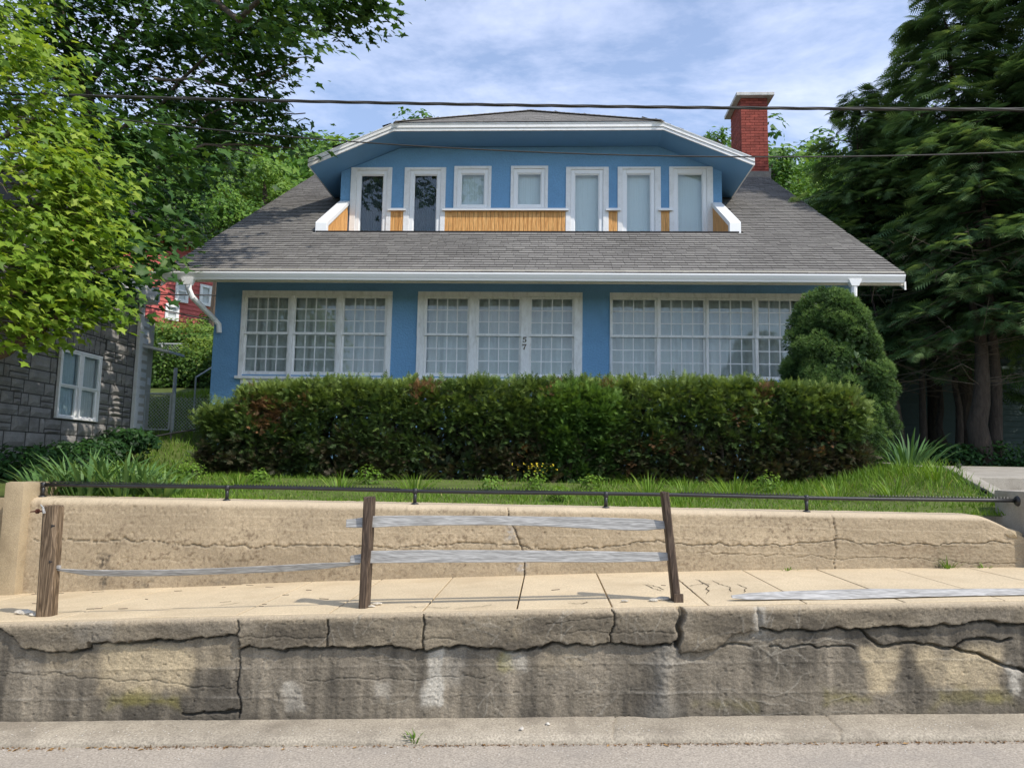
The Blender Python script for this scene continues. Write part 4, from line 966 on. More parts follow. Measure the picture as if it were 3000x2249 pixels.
    # sloping side parapets of the balcony
    for side in (0, 1):
        if side == 0:
            ro, ri, fo, fi = Z2(278, 1000)[0], Z2(368, 1003)[0], onY(927, 650, YLIP)[0], onY(960, 650, YLIP)[0]
            zr = Z2(320, 1003)[2]; zfr = onY(945, 650, YLIP)[2]; zlo = onY(945, 677, YLIP)[2]
        else:
            ri, ro, fi, fo = Z3(1558, 1060)[0], Z3(1645, 1058)[0], onY(1550+1698*.34372, 651, YLIP)[0], onY(1550+1795*.34372, 651, YLIP)[0]
            zr = Z3(1600, 1060)[2]; zfr = onY(2150, 650, YLIP)[2]; zlo = onY(2150, 683, YLIP)[2]
        xo, xi = (ro+fo)/2, (ri+fi)/2; a, b = min(xo, xi), max(xo, xi)
        y0, y1 = YLIP-.03, YD-.03; th = .085
        cp = MB(); cp.prism([(a, y0, zlo-.05), (a, y0+.10, zlo-.05), (a, y0+.10, zfr-.05), (a, y1, zr-th), (a, y1, zr), (a, y0+.02, zfr), (a, y0, zfr-.02)], (b-a, 0, 0))
        cp.build('parapet_cap', M['vinyl'], house, bevel=.006)
        bk = MB(); s_ = .035; bk.prism([(a+s_, y0+.101, zf), (a+s_, y1-.001, zf), (a+s_, y1-.001, zr-th-.002), (a+s_, y0+.101, zfr-.055)], (b-a-2*s_, 0, 0)); bk.build('parapet', M['stucco'], house)
        xi_ = (b-s_+.001) if side == 0 else (a+s_-.013)
        n = 17; dy = (y1-y0-.105)/n
        for i in range(n):
            ya, yb_ = y0+.103+i*dy+.0015, y0+.103+(i+1)*dy-.0015
            sl_ = (zr-th-zfr+.05)/(y1-y0-.10); zt = lambda y: zfr-.05+sl_*(y-y0-.10)-.004
            p = MB(); p.prism([(xi_, ya, zf), (xi_, yb_, zf), (xi_, yb_, zt(yb_)), (xi_, ya, zt(ya))], (.012, 0, 0)); p.build('plank', M['oak'], house)
dormer()
def chimney():
    x0, x1 = onY(2167, 400, 17.3)[0], onY(2245, 400, 17.3)[0]; y0 = 17.15; y1 = y0+.98
    ztop = onY(2200, 279, y0-.14)[2]; zb = 8.0
    ch = MB(); ch.box(x0+.012, x1-.012, y0+.012, y1-.012, zb, ztop); c = ch.build('chimney', M['mortar'], house)
    cap = MB(); cap.box(x0-.13, x1+.13, y0-.14, y1+.13, ztop, onY(2200, 269, y0-.14)[2]); cap.build('cap', M['cap'], c, bevel=.01)
    ch_ = .0677; W = x1-x0; bl = W/3; bd = .09
    def bm(w, d): 
        m = MB(); g = .0045; m.box(g, w-g, 0, d, g, ch_-g); return m.mesh('brick', M['brick'])
    full, half = bm(bl, bd), bm(bl/2, bd)
    ds = (y1-y0-bd)/4
    def sm(w):
        m = MB(); g = .0045; m.box(0, bd, g, w-g, g, ch_-g); return m.mesh('brick', M['brick'])
    sfull, shalf = sm(ds), sm(ds/2)
    n = int((ztop-8.38)/ch_); rest = MB()
    r = random.Random(4)
    for i in range(n):
        z = ztop-(i+1)*ch_; j = lambda: r.uniform(-.003, .003)
        if i % 2 == 0:
            for k in range(3): inst('brick', full, c, (x0+k*bl, y0+j(), z))
            for k in range(4): inst('brick', sfull, c, (x0+j(), y0+bd+k*ds, z))
        else:
            inst('brick', half, c, (x0, y0+j(), z)); inst('brick', half, c, (x1-bl/2, y0+j(), z))
            for k in range(2): inst('brick', full, c, (x0+bl/2+k*bl, y0+j(), z))
            inst('brick', shalf, c, (x0+j(), y0+bd, z)); inst('brick', shalf, c, (x0+j(), y1-ds/2, z))
            for k in range(3): inst('brick', sfull, c, (x0+j(), y0+bd+ds/2+k*ds, z))
        o = 0 if i % 2 == 0 else ds/2
        for k in range(4): rest.box(x1-bd, x1, y0+bd+.005+o+k*ds, min(y0+bd-.005+o+(k+1)*ds, y1-bd-.005), z+.0045, z+ch_-.0045)
        for k in range(3): rest.box(x0+bd+.005+k*bl, min(x0+bd-.005+(k+1)*bl, x1-.005), y1-bd, y1, z+.0045, z+ch_-.0045)
    q = rest.build('brickwork', M['brick'], c); q['kind'] = 'stuff'
    fl = MB(); z = zroof(y0)+.0
    fl.box(x0-.03, x1+.03, y0-.05, y0-.001, z-.1, z+.13); fl.box(x0-.05, x0-.001, y0, y1, z-.1, z+.22); fl.box(x1+.001, x1+.05, y0, y1, z-.1, z+.22); fl.build('flashing', M['lead'], c)
chimney()
# ================================================================== pipe railing on the yard wall
def pipe_railing():
    Y = YR+.12
    xs = [onY(x, 1450, Y)[0] for x in (125, 665, 1216, 1775, 2362)]
    t = thing('pipe_railing', 'low black iron pipe railing along the top of the retaining wall', 'railing', (0, Y, WTOP))
    zr = lambda x: np.interp(x, [-4.6, 4.0], [1.384, 1.398])
    m = MB(); X = np.linspace(xs[0], XPR+.03, 30); m.tube([(x, Y, zr(x)+.004*math.sin(x*1.9)) for x in X], .0165, 10); m.build('rail', M['black_metal'], t, smooth=True)
    for x in xs:
        m = MB(); m.tube([(x, Y, WTOP+.012), (x, Y, zr(x)-.012)], .0155, 10); m.tube([(x, Y, WTOP+.002), (x, Y, WTOP+.016), (x, Y, WTOP+.024)], [.034, .034, .018], 12)
        m.tube([(x, Y, zr(x)-.028), (x, Y, zr(x)-.02), (x, Y, zr(x)+.014), (x, Y, zr(x)+.021)], [.018, .023, .023, .012], 10); m.build('post', M['black_metal'], t, smooth=True)
    m = MB(); z = zr(XPR); m.tube([(XPR-.022, Y, z), (XPR-.006, Y, z), (XPR+.004, Y, z)], [.03, .045, .045], 14); m.build('wall_flange', M['black_metal'], t, smooth=True)
    # strips of small spikes clipped on top
    for a, b in ((-4.5, -2.95), (-2.8, -1.3), (-1.1, .4), (1.15, 2.15), (2.75, 3.95)):
        m = MB(); n = int((b-a)/.028)
        m.box(a, b, Y-.011, Y+.011, zr(a)+.0165, zr(a)+.0215)
        for i in range(n):
            for yy in (-.008, .008):
                x = a+i*.028+.01; z = zr(x)+.0216; m.add([(x-.004, Y+yy-.004, z), (x+.004, Y+yy-.004, z), (x+.004, Y+yy+.004, z), (x-.004, Y+yy+.004, z), (x, Y+yy*1.6, z+.014)], [(0, 1, 4), (1, 2, 4), (2, 3, 4), (3, 0, 4)])
        m.build('spike_strip', M['black_metal'], t)
pipe_railing()

# ================================================================== broken post-and-rail fence
def board(path, hs, th, mat, parent, name='rail', tilt=0.0):
    """split rail: path of centre points, half-heights per point, thickness; slightly irregular"""
    m = MB(); P = [np.array(p, float) for p in path]; n = len(P); vs = []; r = random.Random(len(path)*7+int(P[0][0]*100))
    for i, p in enumerate(P):
        h = hs[i]; t = th*(.55+.45*min(1, h/max(hs))); off = tilt*h
        e = [r.uniform(-.0015, .0015) for _ in range(4)]
        vs += [(p[0], p[1]-t/2-off, p[2]-h+e[0]), (p[0], p[1]+t/2-off, p[2]-h*.92+e[1]), (p[0], p[1]+t/2+off, p[2]+h*.92+e[2]), (p[0], p[1]-t/2+off, p[2]+h+e[3])]
    fs = [(i*4+j, (i+1)*4+j, (i+1)*4+(j+1) % 4, i*4+(j+1) % 4) for i in range(n-1) for j in range(4)]+[(0, 1, 2, 3), (4*n-1, 4*n-2, 4*n-3, 4*n-4)]
    m.add(vs, fs); o = m.build(name, mat, parent); md = o.modifiers.new('b', 'BEVEL'); md.width = .003; md.segments = 1; return o
FY = YLW+.16
def fence():
    t = thing('rail_fence', 'broken weathered wooden post and rail fence leaning at the pavement edge', 'fence', (-1.2, FY, zwalk(-1.2, FY)))
    def post(name, bx0, bx1, by, tx0, tx1, ty, mat, dy, notch=()):
        b0, b1 = onY(bx0, by, FY), onY(bx1, by, FY); t0, t1 = onY(tx0, ty, FY), onY(tx1, ty, FY)
        m = MB(); n = 14; w = b1[0]-b0[0]; d = w*dy
        vs = []
        for i in range(n+1):
            u = i/n; a = b0+(t0-b0)*u; b = b1+(t1-b1)*u; r = .004*(NZ[1].fbm(np.array([u*6]), np.array([bx0*.1]))[0]-.5); c = .18
            z = a[2]-.03*(i == 0); top = .012*(i == n)
            L = [(a[0]+w*c, a[1]), (b[0]-w*c, a[1]), (b[0], a[1]+d*c), (b[0], a[1]+d*(1-c)), (b[0]-w*c, a[1]+d), (a[0]+w*c, a[1]+d), (a[0], a[1]+d*(1-c)), (a[0], a[1]+d*c)]
            vs += [(x+r*(1 if j < 4 else -1), y+r, z-top*(j % 3 == 0)) for j, (x, y) in enumerate(L)]
        fs = [(i*8+j, i*8+(j+1) % 8, (i+1)*8+(j+1) % 8, (i+1)*8+j) for i in range(n) for j in range(8)]+[tuple(range(n*8, n*8+8)), tuple(range(8))[::-1]]
        m.add(vs, fs); return m.build(name, mat, t)
    p1 = post('post', 99, 146, 1799, 121, 166, 1480, M['post_old'], .9); p2 = post('post', 1048, 1075, 1782, 1063, 1091, 1455, M['post'], 2.0); p3 = post('post', 1972, 1997, 1757, 1939, 1961, 1440, M['post'], 2.0)
    m = MB(); q = onY(158, 1515, FY+.03)
    for px, py in ((156, 1540), (149, 1645)):           # empty mortise holes
        q = onY(px, py, FY+.006); m.tube([(q[0]-.012, q[1]-.004, q[2]), (q[0]+.002, q[1]+.01, q[2])], .012, 8)
    m.build('mortise', M['deck'], p1)
    yy = FY+.055
    def rail(pts, th=.028, tilt=0): 
        P = [onY(x, (a+b)/2, yy) for x, a, b in pts]; H = [(b-a)/2/FPX*yy for x, a, b in pts]; board(P, H, th, M['rail_wood'], t, tilt=tilt)
    rail([(1015, 1521, 1544), (1045, 1518, 1545), (1100, 1511, 1544), (1180, 1509, 1540), (1300, 1509, 1537), (1480, 1511, 1537), (1600, 1512, 1541), (1740, 1514, 1548), (1830, 1518, 1552), (1890, 1519, 1552), (1920, 1523, 1549), (1953, 1527, 1547)], .03, .12)
    rail([(1027, 1627, 1647), (1050, 1623, 1647), (1090, 1613, 1647), (1200, 1611, 1646), (1400, 1611, 1645), (1600, 1612, 1645), (1780, 1614, 1645), (1880, 1616, 1644), (1920, 1617, 1643), (1962, 1618, 1640)], .035, .12)
    rail([(143, 1665, 1668), (175, 1665, 1672), (260, 1668, 1686), (362, 1669, 1688), (500, 1667, 1686), (650, 1662, 1681), (800, 1655, 1676), (930, 1648, 1667), (1000, 1646, 1660), (1055, 1646, 1652)], .02, -.35)
    m = MB(); a, b = onY(144, 1655, FY+.05), onY(175, 1664, FY+.05); m.box(a[0]-.02, b[0], FY+.04, FY+.065, b[2], a[2]); m.build('rail_stub', M['rail_wood'], t)
    m = MB(); a = onY(1988, 1745, FY-.02); m.box(a[0]-.028, a[0]+.03, FY-.03, FY-.004, zwalk(a[0], FY)+.001, zwalk(a[0], FY)+.055); m.build('wedge', M['post'], t)
    # rusty bolt and torn wood at the left post's head
    m = MB(); a = onY(108, 1497, FY+.02); m.tube([(a[0]-.045, FY+.02, a[2]-.004), (a[0], FY+.02, a[2]), (a[0]+.06, FY+.02, a[2])], [.004, .006, .006], 8); m.tube([(a[0]-.002, FY+.02, a[2]), (a[0]+.012, FY+.02, a[2])], .017, 10); m.build('bolt', pmat('rust', S(78, 44, 32), .8, .3, 60), p1)
    m = MB(); a = onY(128, 1490, FY-.005); m.tube([(a[0]-.02, FY-.012, a[2]+.03), (a[0], FY-.014, a[2]+.01), (a[0]+.012, FY-.014, a[2]-.03)], [.003, .007, .010], 6); m.build('splinter', M['rail_wood'], p1)
    return t
fence()
def fallen_rail():
    y0 = YLW+.16
    pts = [(2143, 1752, 1759), (2200, 1744, 1764), (2300, 1739, 1762), (2420, 1736, 1763), (2560, 1732, 1758), (2700, 1733, 1755), (2850, 1732, 1752), (3000, 1731, 1750), (3150, 1731, 1748), (3300, 1733, 1745)]
    P = []; H = []
    for x, a, b in pts:
        q = onY(x, (a+b)/2, y0+.05*(x-2143)/1000); P.append(q); H.append((b-a)/2/FPX*y0*.80)
    # rest it on the slabs: lowest point touches
    dz = min(p[2]-h-zwalk(p[0], p[1]) for p, h in zip(P, H))
    P = [p-np.array([0, 0, dz-.004]) for p in P]
    t = thing('fallen_rail', 'long silver grey fence rail lying on the pavement edge, fallen from the fence', 'rail', tuple(P[0]))
    board(P, H, .030, M['rail_wood'], t, 'rail', tilt=1.1)
fallen_rail()
def rock(name, c, r, mat, seed, label, cat, group=None, squash=(1, 1, .6), faces=2):
    import bmesh
    bm = bmesh.new(); bmesh.ops.create_icosphere(bm, subdivisions=faces, radius=1.0)
    rr = np.random.default_rng(seed); pl = [(unit(rr.normal(size=3)), rr.uniform(.55, .9)) for _ in range(9)]
    for v in bm.verts:
        p = np.array(v.co)
        for n, d in pl:
            e = p@n-d
            if e > 0: p = p-n*e
        v.co = Vector(p*np.array(squash)*r)
    lo = min(v.co.z for v in bm.verts)
    me = bpy.data.meshes.new(name); bm.to_mesh(me); bm.free(); me.materials.append(mat)
    o = link(name, me); o.location = (c[0], c[1], c[2]-lo-.003); return tag(o, label, cat, group)
p = onY(2970, 1492, YR-.045)
rock('stone_chunk', (3.86, YR+.06, 1.09), .105, M['pier'], 3, 'broken tan concrete chunk lying on the chipped right end of the retaining wall', 'rock', squash=(1.05, .8, .55))
for i, (px, py, r, lab) in enumerate([(1105, 1776, .028, 'white mortar lump at the foot of the middle fence post'), (1088, 1782, .022, 'small white mortar chip in front of the middle fence post'),
      (70, 1797, .05, 'flat mortar lump left of the left fence post'), (104, 1803, .036, 'crumbled mortar piece before the left fence post'), (156, 1795, .022, 'pale mortar flake right of the left fence post'),
      (1945, 1762, .042, 'pale broken mortar at the foot of the leaning right fence post'), (1918, 1766, .03, 'mortar crumb left of the right fence post'), (1830, 1768, .024, 'flat chip of mortar between two pavement slabs')]):
    q = onPl(px, py, (-.046, 0, 1), .70); x, y = q[0], max(q[1], YLW+.05)
    rock('mortar_lump', (x, y, zwalk(x, y)+.002), r, M['rubble'], 20+i, lab, 'rubble', 'mortar lumps at the fence posts', squash=(1.4, .8, .4))
for i, (px, py, lab) in enumerate([(1605, 2122, 'white pebble on the kerb nearer the wall'), (1529, 2137, 'white pebble on the kerb nearer the road')]):
    q = onPl(px, py, (-ROAD, 0, 1), .05); rock('pebble', (q[0], q[1], q[2]), .016, M['pebble'], 40+i, lab, 'pebble', 'white pebbles on the kerb')
q = onY(2962, 1963, YLW-.02); 

# ================================================================== steps and walkway beyond the right pier
def side_walk():
    t = MB()
    def z(px, py, Y): return onY(px, py, Y)[2]
    s = thing('garden_steps', 'grey concrete steps and landing beyond the right pier', 'steps', (5.5, 9, 1.3))
    x0, x1 = 4.27, 12.0
    m = MB(); m.prism([(x0, 7.75, 1.0), (x0, 10.5, 1.0), (x0, 10.5, 1.735), (x0, 7.75, 1.597)], (x1-x0, 0, 0)); m.build('landing', M['pier_grey'], s, bevel=.012)
    m = MB(); m.box(x0, x1, 7.18, 7.749, 1.0, 1.47); m.build('step', M['pier_grey'], s, bevel=.012)
    m = MB(); m.box(XPR+.53, x1, 6.62, 7.179, .9, 1.32); m.build('step', M['pier_grey'], s, bevel=.012)
    m = MB(); m.box(XPR+.53, x1, YR+.04, 6.619, .8, 1.12); m.build('step', M['pier_grey'], s, bevel=.012)
    m = MB(); m.prism([(4.12, 6.99, .9), (4.12, 10.5, .9), (4.12, 10.5, 1.79), (4.12, 8.0, 1.675), (4.12, 6.99, 1.375)], (.149, 0, 0)); m.build('side_kerb', M['pier_grey'], s, bevel=.01)
side_walk()
def path_light(px, py, Y, label, kind):
    q = onY(px, py, Y); zg = float(zyard(q[0], Y)); t = thing('path_light', label, 'lamp', (q[0], Y, zg))
    x = q[0]; top = onY(px, py, Y)[2]
    if kind == 0:
        m = MB(); m.tube([(x, Y, zg-.05), (x, Y, top-.09)], .011, 8); m.build('stake', M['black_metal'], t)
        m = MB(); m.tube([(x, Y, top-.09), (x, Y, top-.06), (x, Y, top-.055), (x, Y, top-.02)], [.012, .026, .03, .03], 10); m.build('lamp_head', M['black_metal'], t)
    else:
        m = MB(); m.tube([(x, Y, zg-.05), (x, Y, top-.05)], .010, 8); m.build('stake', M['black_metal'], t)
        m = MB(); m.tube([(x-.035, Y, top), (x+.01, Y-.02, top-.005), (x+.04, Y-.03, top-.02)], [.03, .034, .028], 10); m.tube([(x-.01, Y-.02, top+.035), (x+.0, Y-.02, top+.05)], .034, 10); m.build('lamp_head', M['black_metal'], t)
path_light(2808, 1352, 9.4, 'black stake lamp beside the concrete landing on the right', 0)
path_light(2884, 1450, 7.35, 'small black spotlight on the lawn behind the railing end', 1)

# ================================================================== overhead cables
def cable(name, pts, Y, r, label, n=8, extend=14, strands=1):
    P = [onY(x, y, Y) for x, y in pts]; X = np.array([p[0] for p in P]); Z = np.array([p[2] for p in P]); co = np.polyfit(X, Z, 2)
    xs = np.linspace(X.min()-extend, X.max()+extend, 90); m = MB()
    for s in range(strands):
        ph = s*2*math.pi/strands; off = r*.8 if strands > 1 else 0
        m.tube([(x, Y+off*math.cos(x*5+ph), np.polyval(co, x)+off*math.sin(x*5+ph)) for x in (np.linspace(xs[0], xs[-1], 700) if strands > 1 else xs)], r, 6 if strands > 1 else n)
    tag(m.build(name, M['cable'], smooth=True), label, 'cable')
cable('overhead_cable', [(220, 281), (600, 290), (1000, 299), (1500, 308), (2200, 318), (2700, 321), (3000, 320)], 8.0, .0105, 'thick twisted overhead cable bundle crossing in front of the dormer', strands=3)
cable('overhead_wire', [(220, 337), (600, 372), (1000, 416), (1500, 445), (2200, 459), (2500, 457), (3000, 446)], 8.1, .008, 'thin sagging overhead wire below the twisted cable')

# ================================================================== grey stone-clad neighbour on the left
NX, NYB = -6.75, None
nb_corner = onX(407, 1080, NX); NYB = nb_corner[1]
def stone_house():
    h = thing('stone_house', 'grey stone clad neighbouring house behind the left maple', 'house', (-10, 8, 1.5))
    zt = onX(430, 880, NX)[2]
    # window opening on the side wall: corners from the photograph
    wy0, wy1 = onX(172, 1120, NX)[1], onX(292, 1140, NX)[1]
    wz1 = onX(240, 1030, NX)[2]; wz0 = onX(225, 1230, NX)[2]
    wy0, wy1 = min(wy0, wy1), max(wy0, wy1)
    m = MB(); y0 = 3.0; x0, x1 = NX-.25, NX-.03
    m.box(x0, x1, y0, wy0, 1.0, zt+.3); m.box(x0, x1, wy1, NYB, 1.0, zt+.3); m.box(x0, x1, wy0, wy1, 1.0, wz0); m.box(x0, x1, wy0, wy1, wz1, zt+.3)
    m.box(-16, x0-.001, y0, y0+.2, 1.0, zt+.3); m.box(-16, x0-.001, NYB-.2, NYB, 1.0, zt+.3); m.box(-11, -10.9, y0+.3, NYB-.3, 1.0, zt)
    m.build('wall', M['stone_joint'], h)
    # random-coursed blocks, each a piece of its own with a split face
    r = random.Random(8); z = 1.25; blocks = []
    while z < zt+.28:
        ch = r.choice((.14, .17, .16, .20)); y = NYB-.10-r.uniform(0, .02); first = True
        while y > 6.0:
            ln = r.uniform(.20, .44) if not first else .22; a, b = y-ln, y; first = False
            k = r.random()
            if k < .22: parts = [(a, b, z, z+ch*.5), (a, b, z+ch*.5, z+ch)]
            elif k < .36: q = a+ln*r.uniform(.3, .7); parts = [(a, q, z, z+ch*.5), (a, q, z+ch*.5, z+ch), (q, b, z, z+ch)]
            elif k < .48: parts = [(a, b, z, z+ch*.3), (a, b, z+ch*.3, z+ch)]
            elif k < .55: q = b-.10; parts = [(a, q, z, z+ch), (q, b, z, z+ch)]
            else: parts = [(a, b, z, z+ch)]
            blocks += parts; y = a
        z += ch
    arch = (wy0-.10, wy1+.10, wz1+.02, wz1+.22)
    out = []
    def cut(bk, R):      # subtract rectangle by trimming
        a, b, c, d = bk; A, B, C, D = R
        if b <= A+.02 or a >= B-.02 or d <= C+.02 or c >= D-.02: return [bk]
        res = []
        if a < A-.06: res.append((a, A, c, d))
        if b > B+.06: res.append((B, b, c, d))
        aa, bb = max(a, A), min(b, B)
        if c < C-.04: res.append((aa, bb, c, C))
        if d > D+.04: res.append((aa, bb, D, d))
        return res
    for bk in blocks:
        for q in cut(bk, (wy0-.03, wy1+.03, wz0-.03, wz1+.01)): out += cut(q, arch)
    # soldier stones over the window
    n = 9; wd = (arch[1]-arch[0])/n
    for i in range(n): out.append((arch[0]+i*wd, arch[0]+(i+1)*wd, arch[2], arch[3]+.02*math.sin(math.pi*(i+.5)/n)))
    for bi, (a, b, c, d) in enumerate(out):
        nu, nv = max(3, min(9, int((b-a)/.06))), max(2, min(5, int((d-c)/.05))); g = .008; vs = []; sd = r.uniform(0, 90); ten = r.uniform(-.5, .5)
        for iu in range(nu+1):
            for iv in range(nv+1):
                u, v = iu/nu, iv/nv; e = min(u, 1-u)*(b-a), min(v, 1-v)*(d-c); edge = min(1, min(e)/.02)
                nn = NZ[3].fbm(np.array([u*(b-a)*9+sd]), np.array([v*(d-c)*24+sd*.7+u*ten*4]), 4)[0]
                vs.append((NX-.028+edge*(.010+.034*nn), a+g+(b-a-2*g)*u, c+g+(d-c-2*g)*v))
        k = nv+1; fs = [(iu*k+iv, (iu+1)*k+iv, (iu+1)*k+iv+1, iu*k+iv+1) for iu in range(nu) for iv in range(nv)]
        m = MB(); m.add(vs, fs); m.build('stone', M['stone'], h)
    # corner board, window
    m = MB(); m.box(NX-.16, NX+.028, NYB-.085, NYB+.02, 1.3, zt+.05); m.build('corner_board', M['white'], h, bevel=.005)
    f = MB(); t = .036; X0, X1 = NX-.07, NX+.016
    f.box(X0, X1, wy0, wy1, wz1-t, wz1); f.box(X0, X1, wy0, wy1, wz0, wz0+t); mid = (wy0+wy1)/2
    for a, b in ((wy0, wy0+t), (mid-t*.9, mid+t*.9), (wy1-t, wy1)): f.box(X0, X1-.003, a, b, wz0+t+.0005, wz1-t-.0005)
    W = f.build('window', M['white'], h, bevel=.005)
    for a, b, curt in ((wy0+t, mid-t*.9, 0), (mid+t*.9, wy1-t, 1)):
        s = MB(); zm = (wz0+wz1)/2-.03; q = .022
        for z0, z1, xx in ((wz0+t, zm, -.050), (zm, wz1-t, -.026)):
            s.box(NX+xx, NX+xx+.03, a, a+q, z0, z1); s.box(NX+xx, NX+xx+.03, b-q, b, z0, z1); s.box(NX+xx, NX+xx+.03, a+q, b-q, z1-q, z1); s.box(NX+xx, NX+xx+.03, a+q, b-q, z0, z0+q)
        s.build('sash', M['vinyl'], W)
        for z0, z1, xx in ((wz0+t+q, zm-q, -.036), (zm+q, wz1-t-q, -.012)):
            g = MB(); g.box(NX+xx, NX+xx+.003, a+q, b-q, z0, z1); g.build('pane', M['glass_up'], W)
        cu = MB(); nn = 30; am = .012
        vs = [(NX-.085+am*math.sin(k*1.7), a-.03+(b-a+.06)*k/nn, z) for z in (wz0, wz1) for k in range(nn+1)]; cu.add(vs, [(k, k+1, k+nn+2, k+nn+1) for k in range(nn)])
        cu.build('curtain', M['curtain'] if curt else M['grey_cloth'], W, smooth=True)
    # low roof with white eaves
    m = MB(); m.prism([(NX+.16, 2.6, zt+.02), (NX+.16, 2.6, zt+.16), (-11.5, 2.6, zt+2.0), (-17, 2.6, zt-.1), (-17, 2.6, zt-.25), (-11.5, 2.6, zt+1.84)], (0, NYB+.14-2.6, 0)); m.build('roof', M['deck'], h)
    m = MB(); m.box(NX+.161, NX+.185, 2.6, NYB+.16, zt-.02, zt+.17); m.box(NX-.2, NX+.16, NYB+.141, NYB+.165, zt-.06, zt+.24); m.box(NX-.1, NX+.16, 2.7, NYB+.13, zt-.03, zt+.01); m.build('fascia', M['white'], h)
    # rear porch: wall, door, small canopy, lamp
    y0, y1 = NYB+.5, NYB+.62; px = NX-.12
    zz = lambda u, v: onX(u, v, px)
    m = MB(); m.box(px-1.6, px, NYB+.021, y1, 1.6, zt-.25); pw = m.build('porch_wall', M['soffit'], h)
    m = MB()
    for k in range(14): m.box(px+.002, px+.016, NYB+.05, NYB+.42, 2.0+k*.145, 2.0+k*.145+.09)
    m.build('louvre', M['white'], pw)
    zc = onY(450, 1036, NYB+.5)[2]
    m = MB(); y1 = NYB+1.1; m.hexa([(px, NYB+.2, zc+.08), (px+.50, NYB+.2, zc-.02), (px+.50, NYB+.75, zc-.02), (px, NYB+.75, zc+.08), (px, NYB+.2, zc+.12), (px+.50, NYB+.2, zc+.02), (px+.50, NYB+.75, zc+.02), (px, NYB+.75, zc+.12)]); m.build('canopy', M['white'], h)
    q = onY(432, 1116, NYB+.5); m = MB(); m.box(q[0]-.09, q[0]+.0, NYB+.5, NYB+.6, q[2]-.06, q[2]+.06); m.box(px, q[0]-.09, NYB+.53, NYB+.57, q[2]-.03, q[2]+.03); m.build('wall_lamp', M['white'], h)
stone_house()

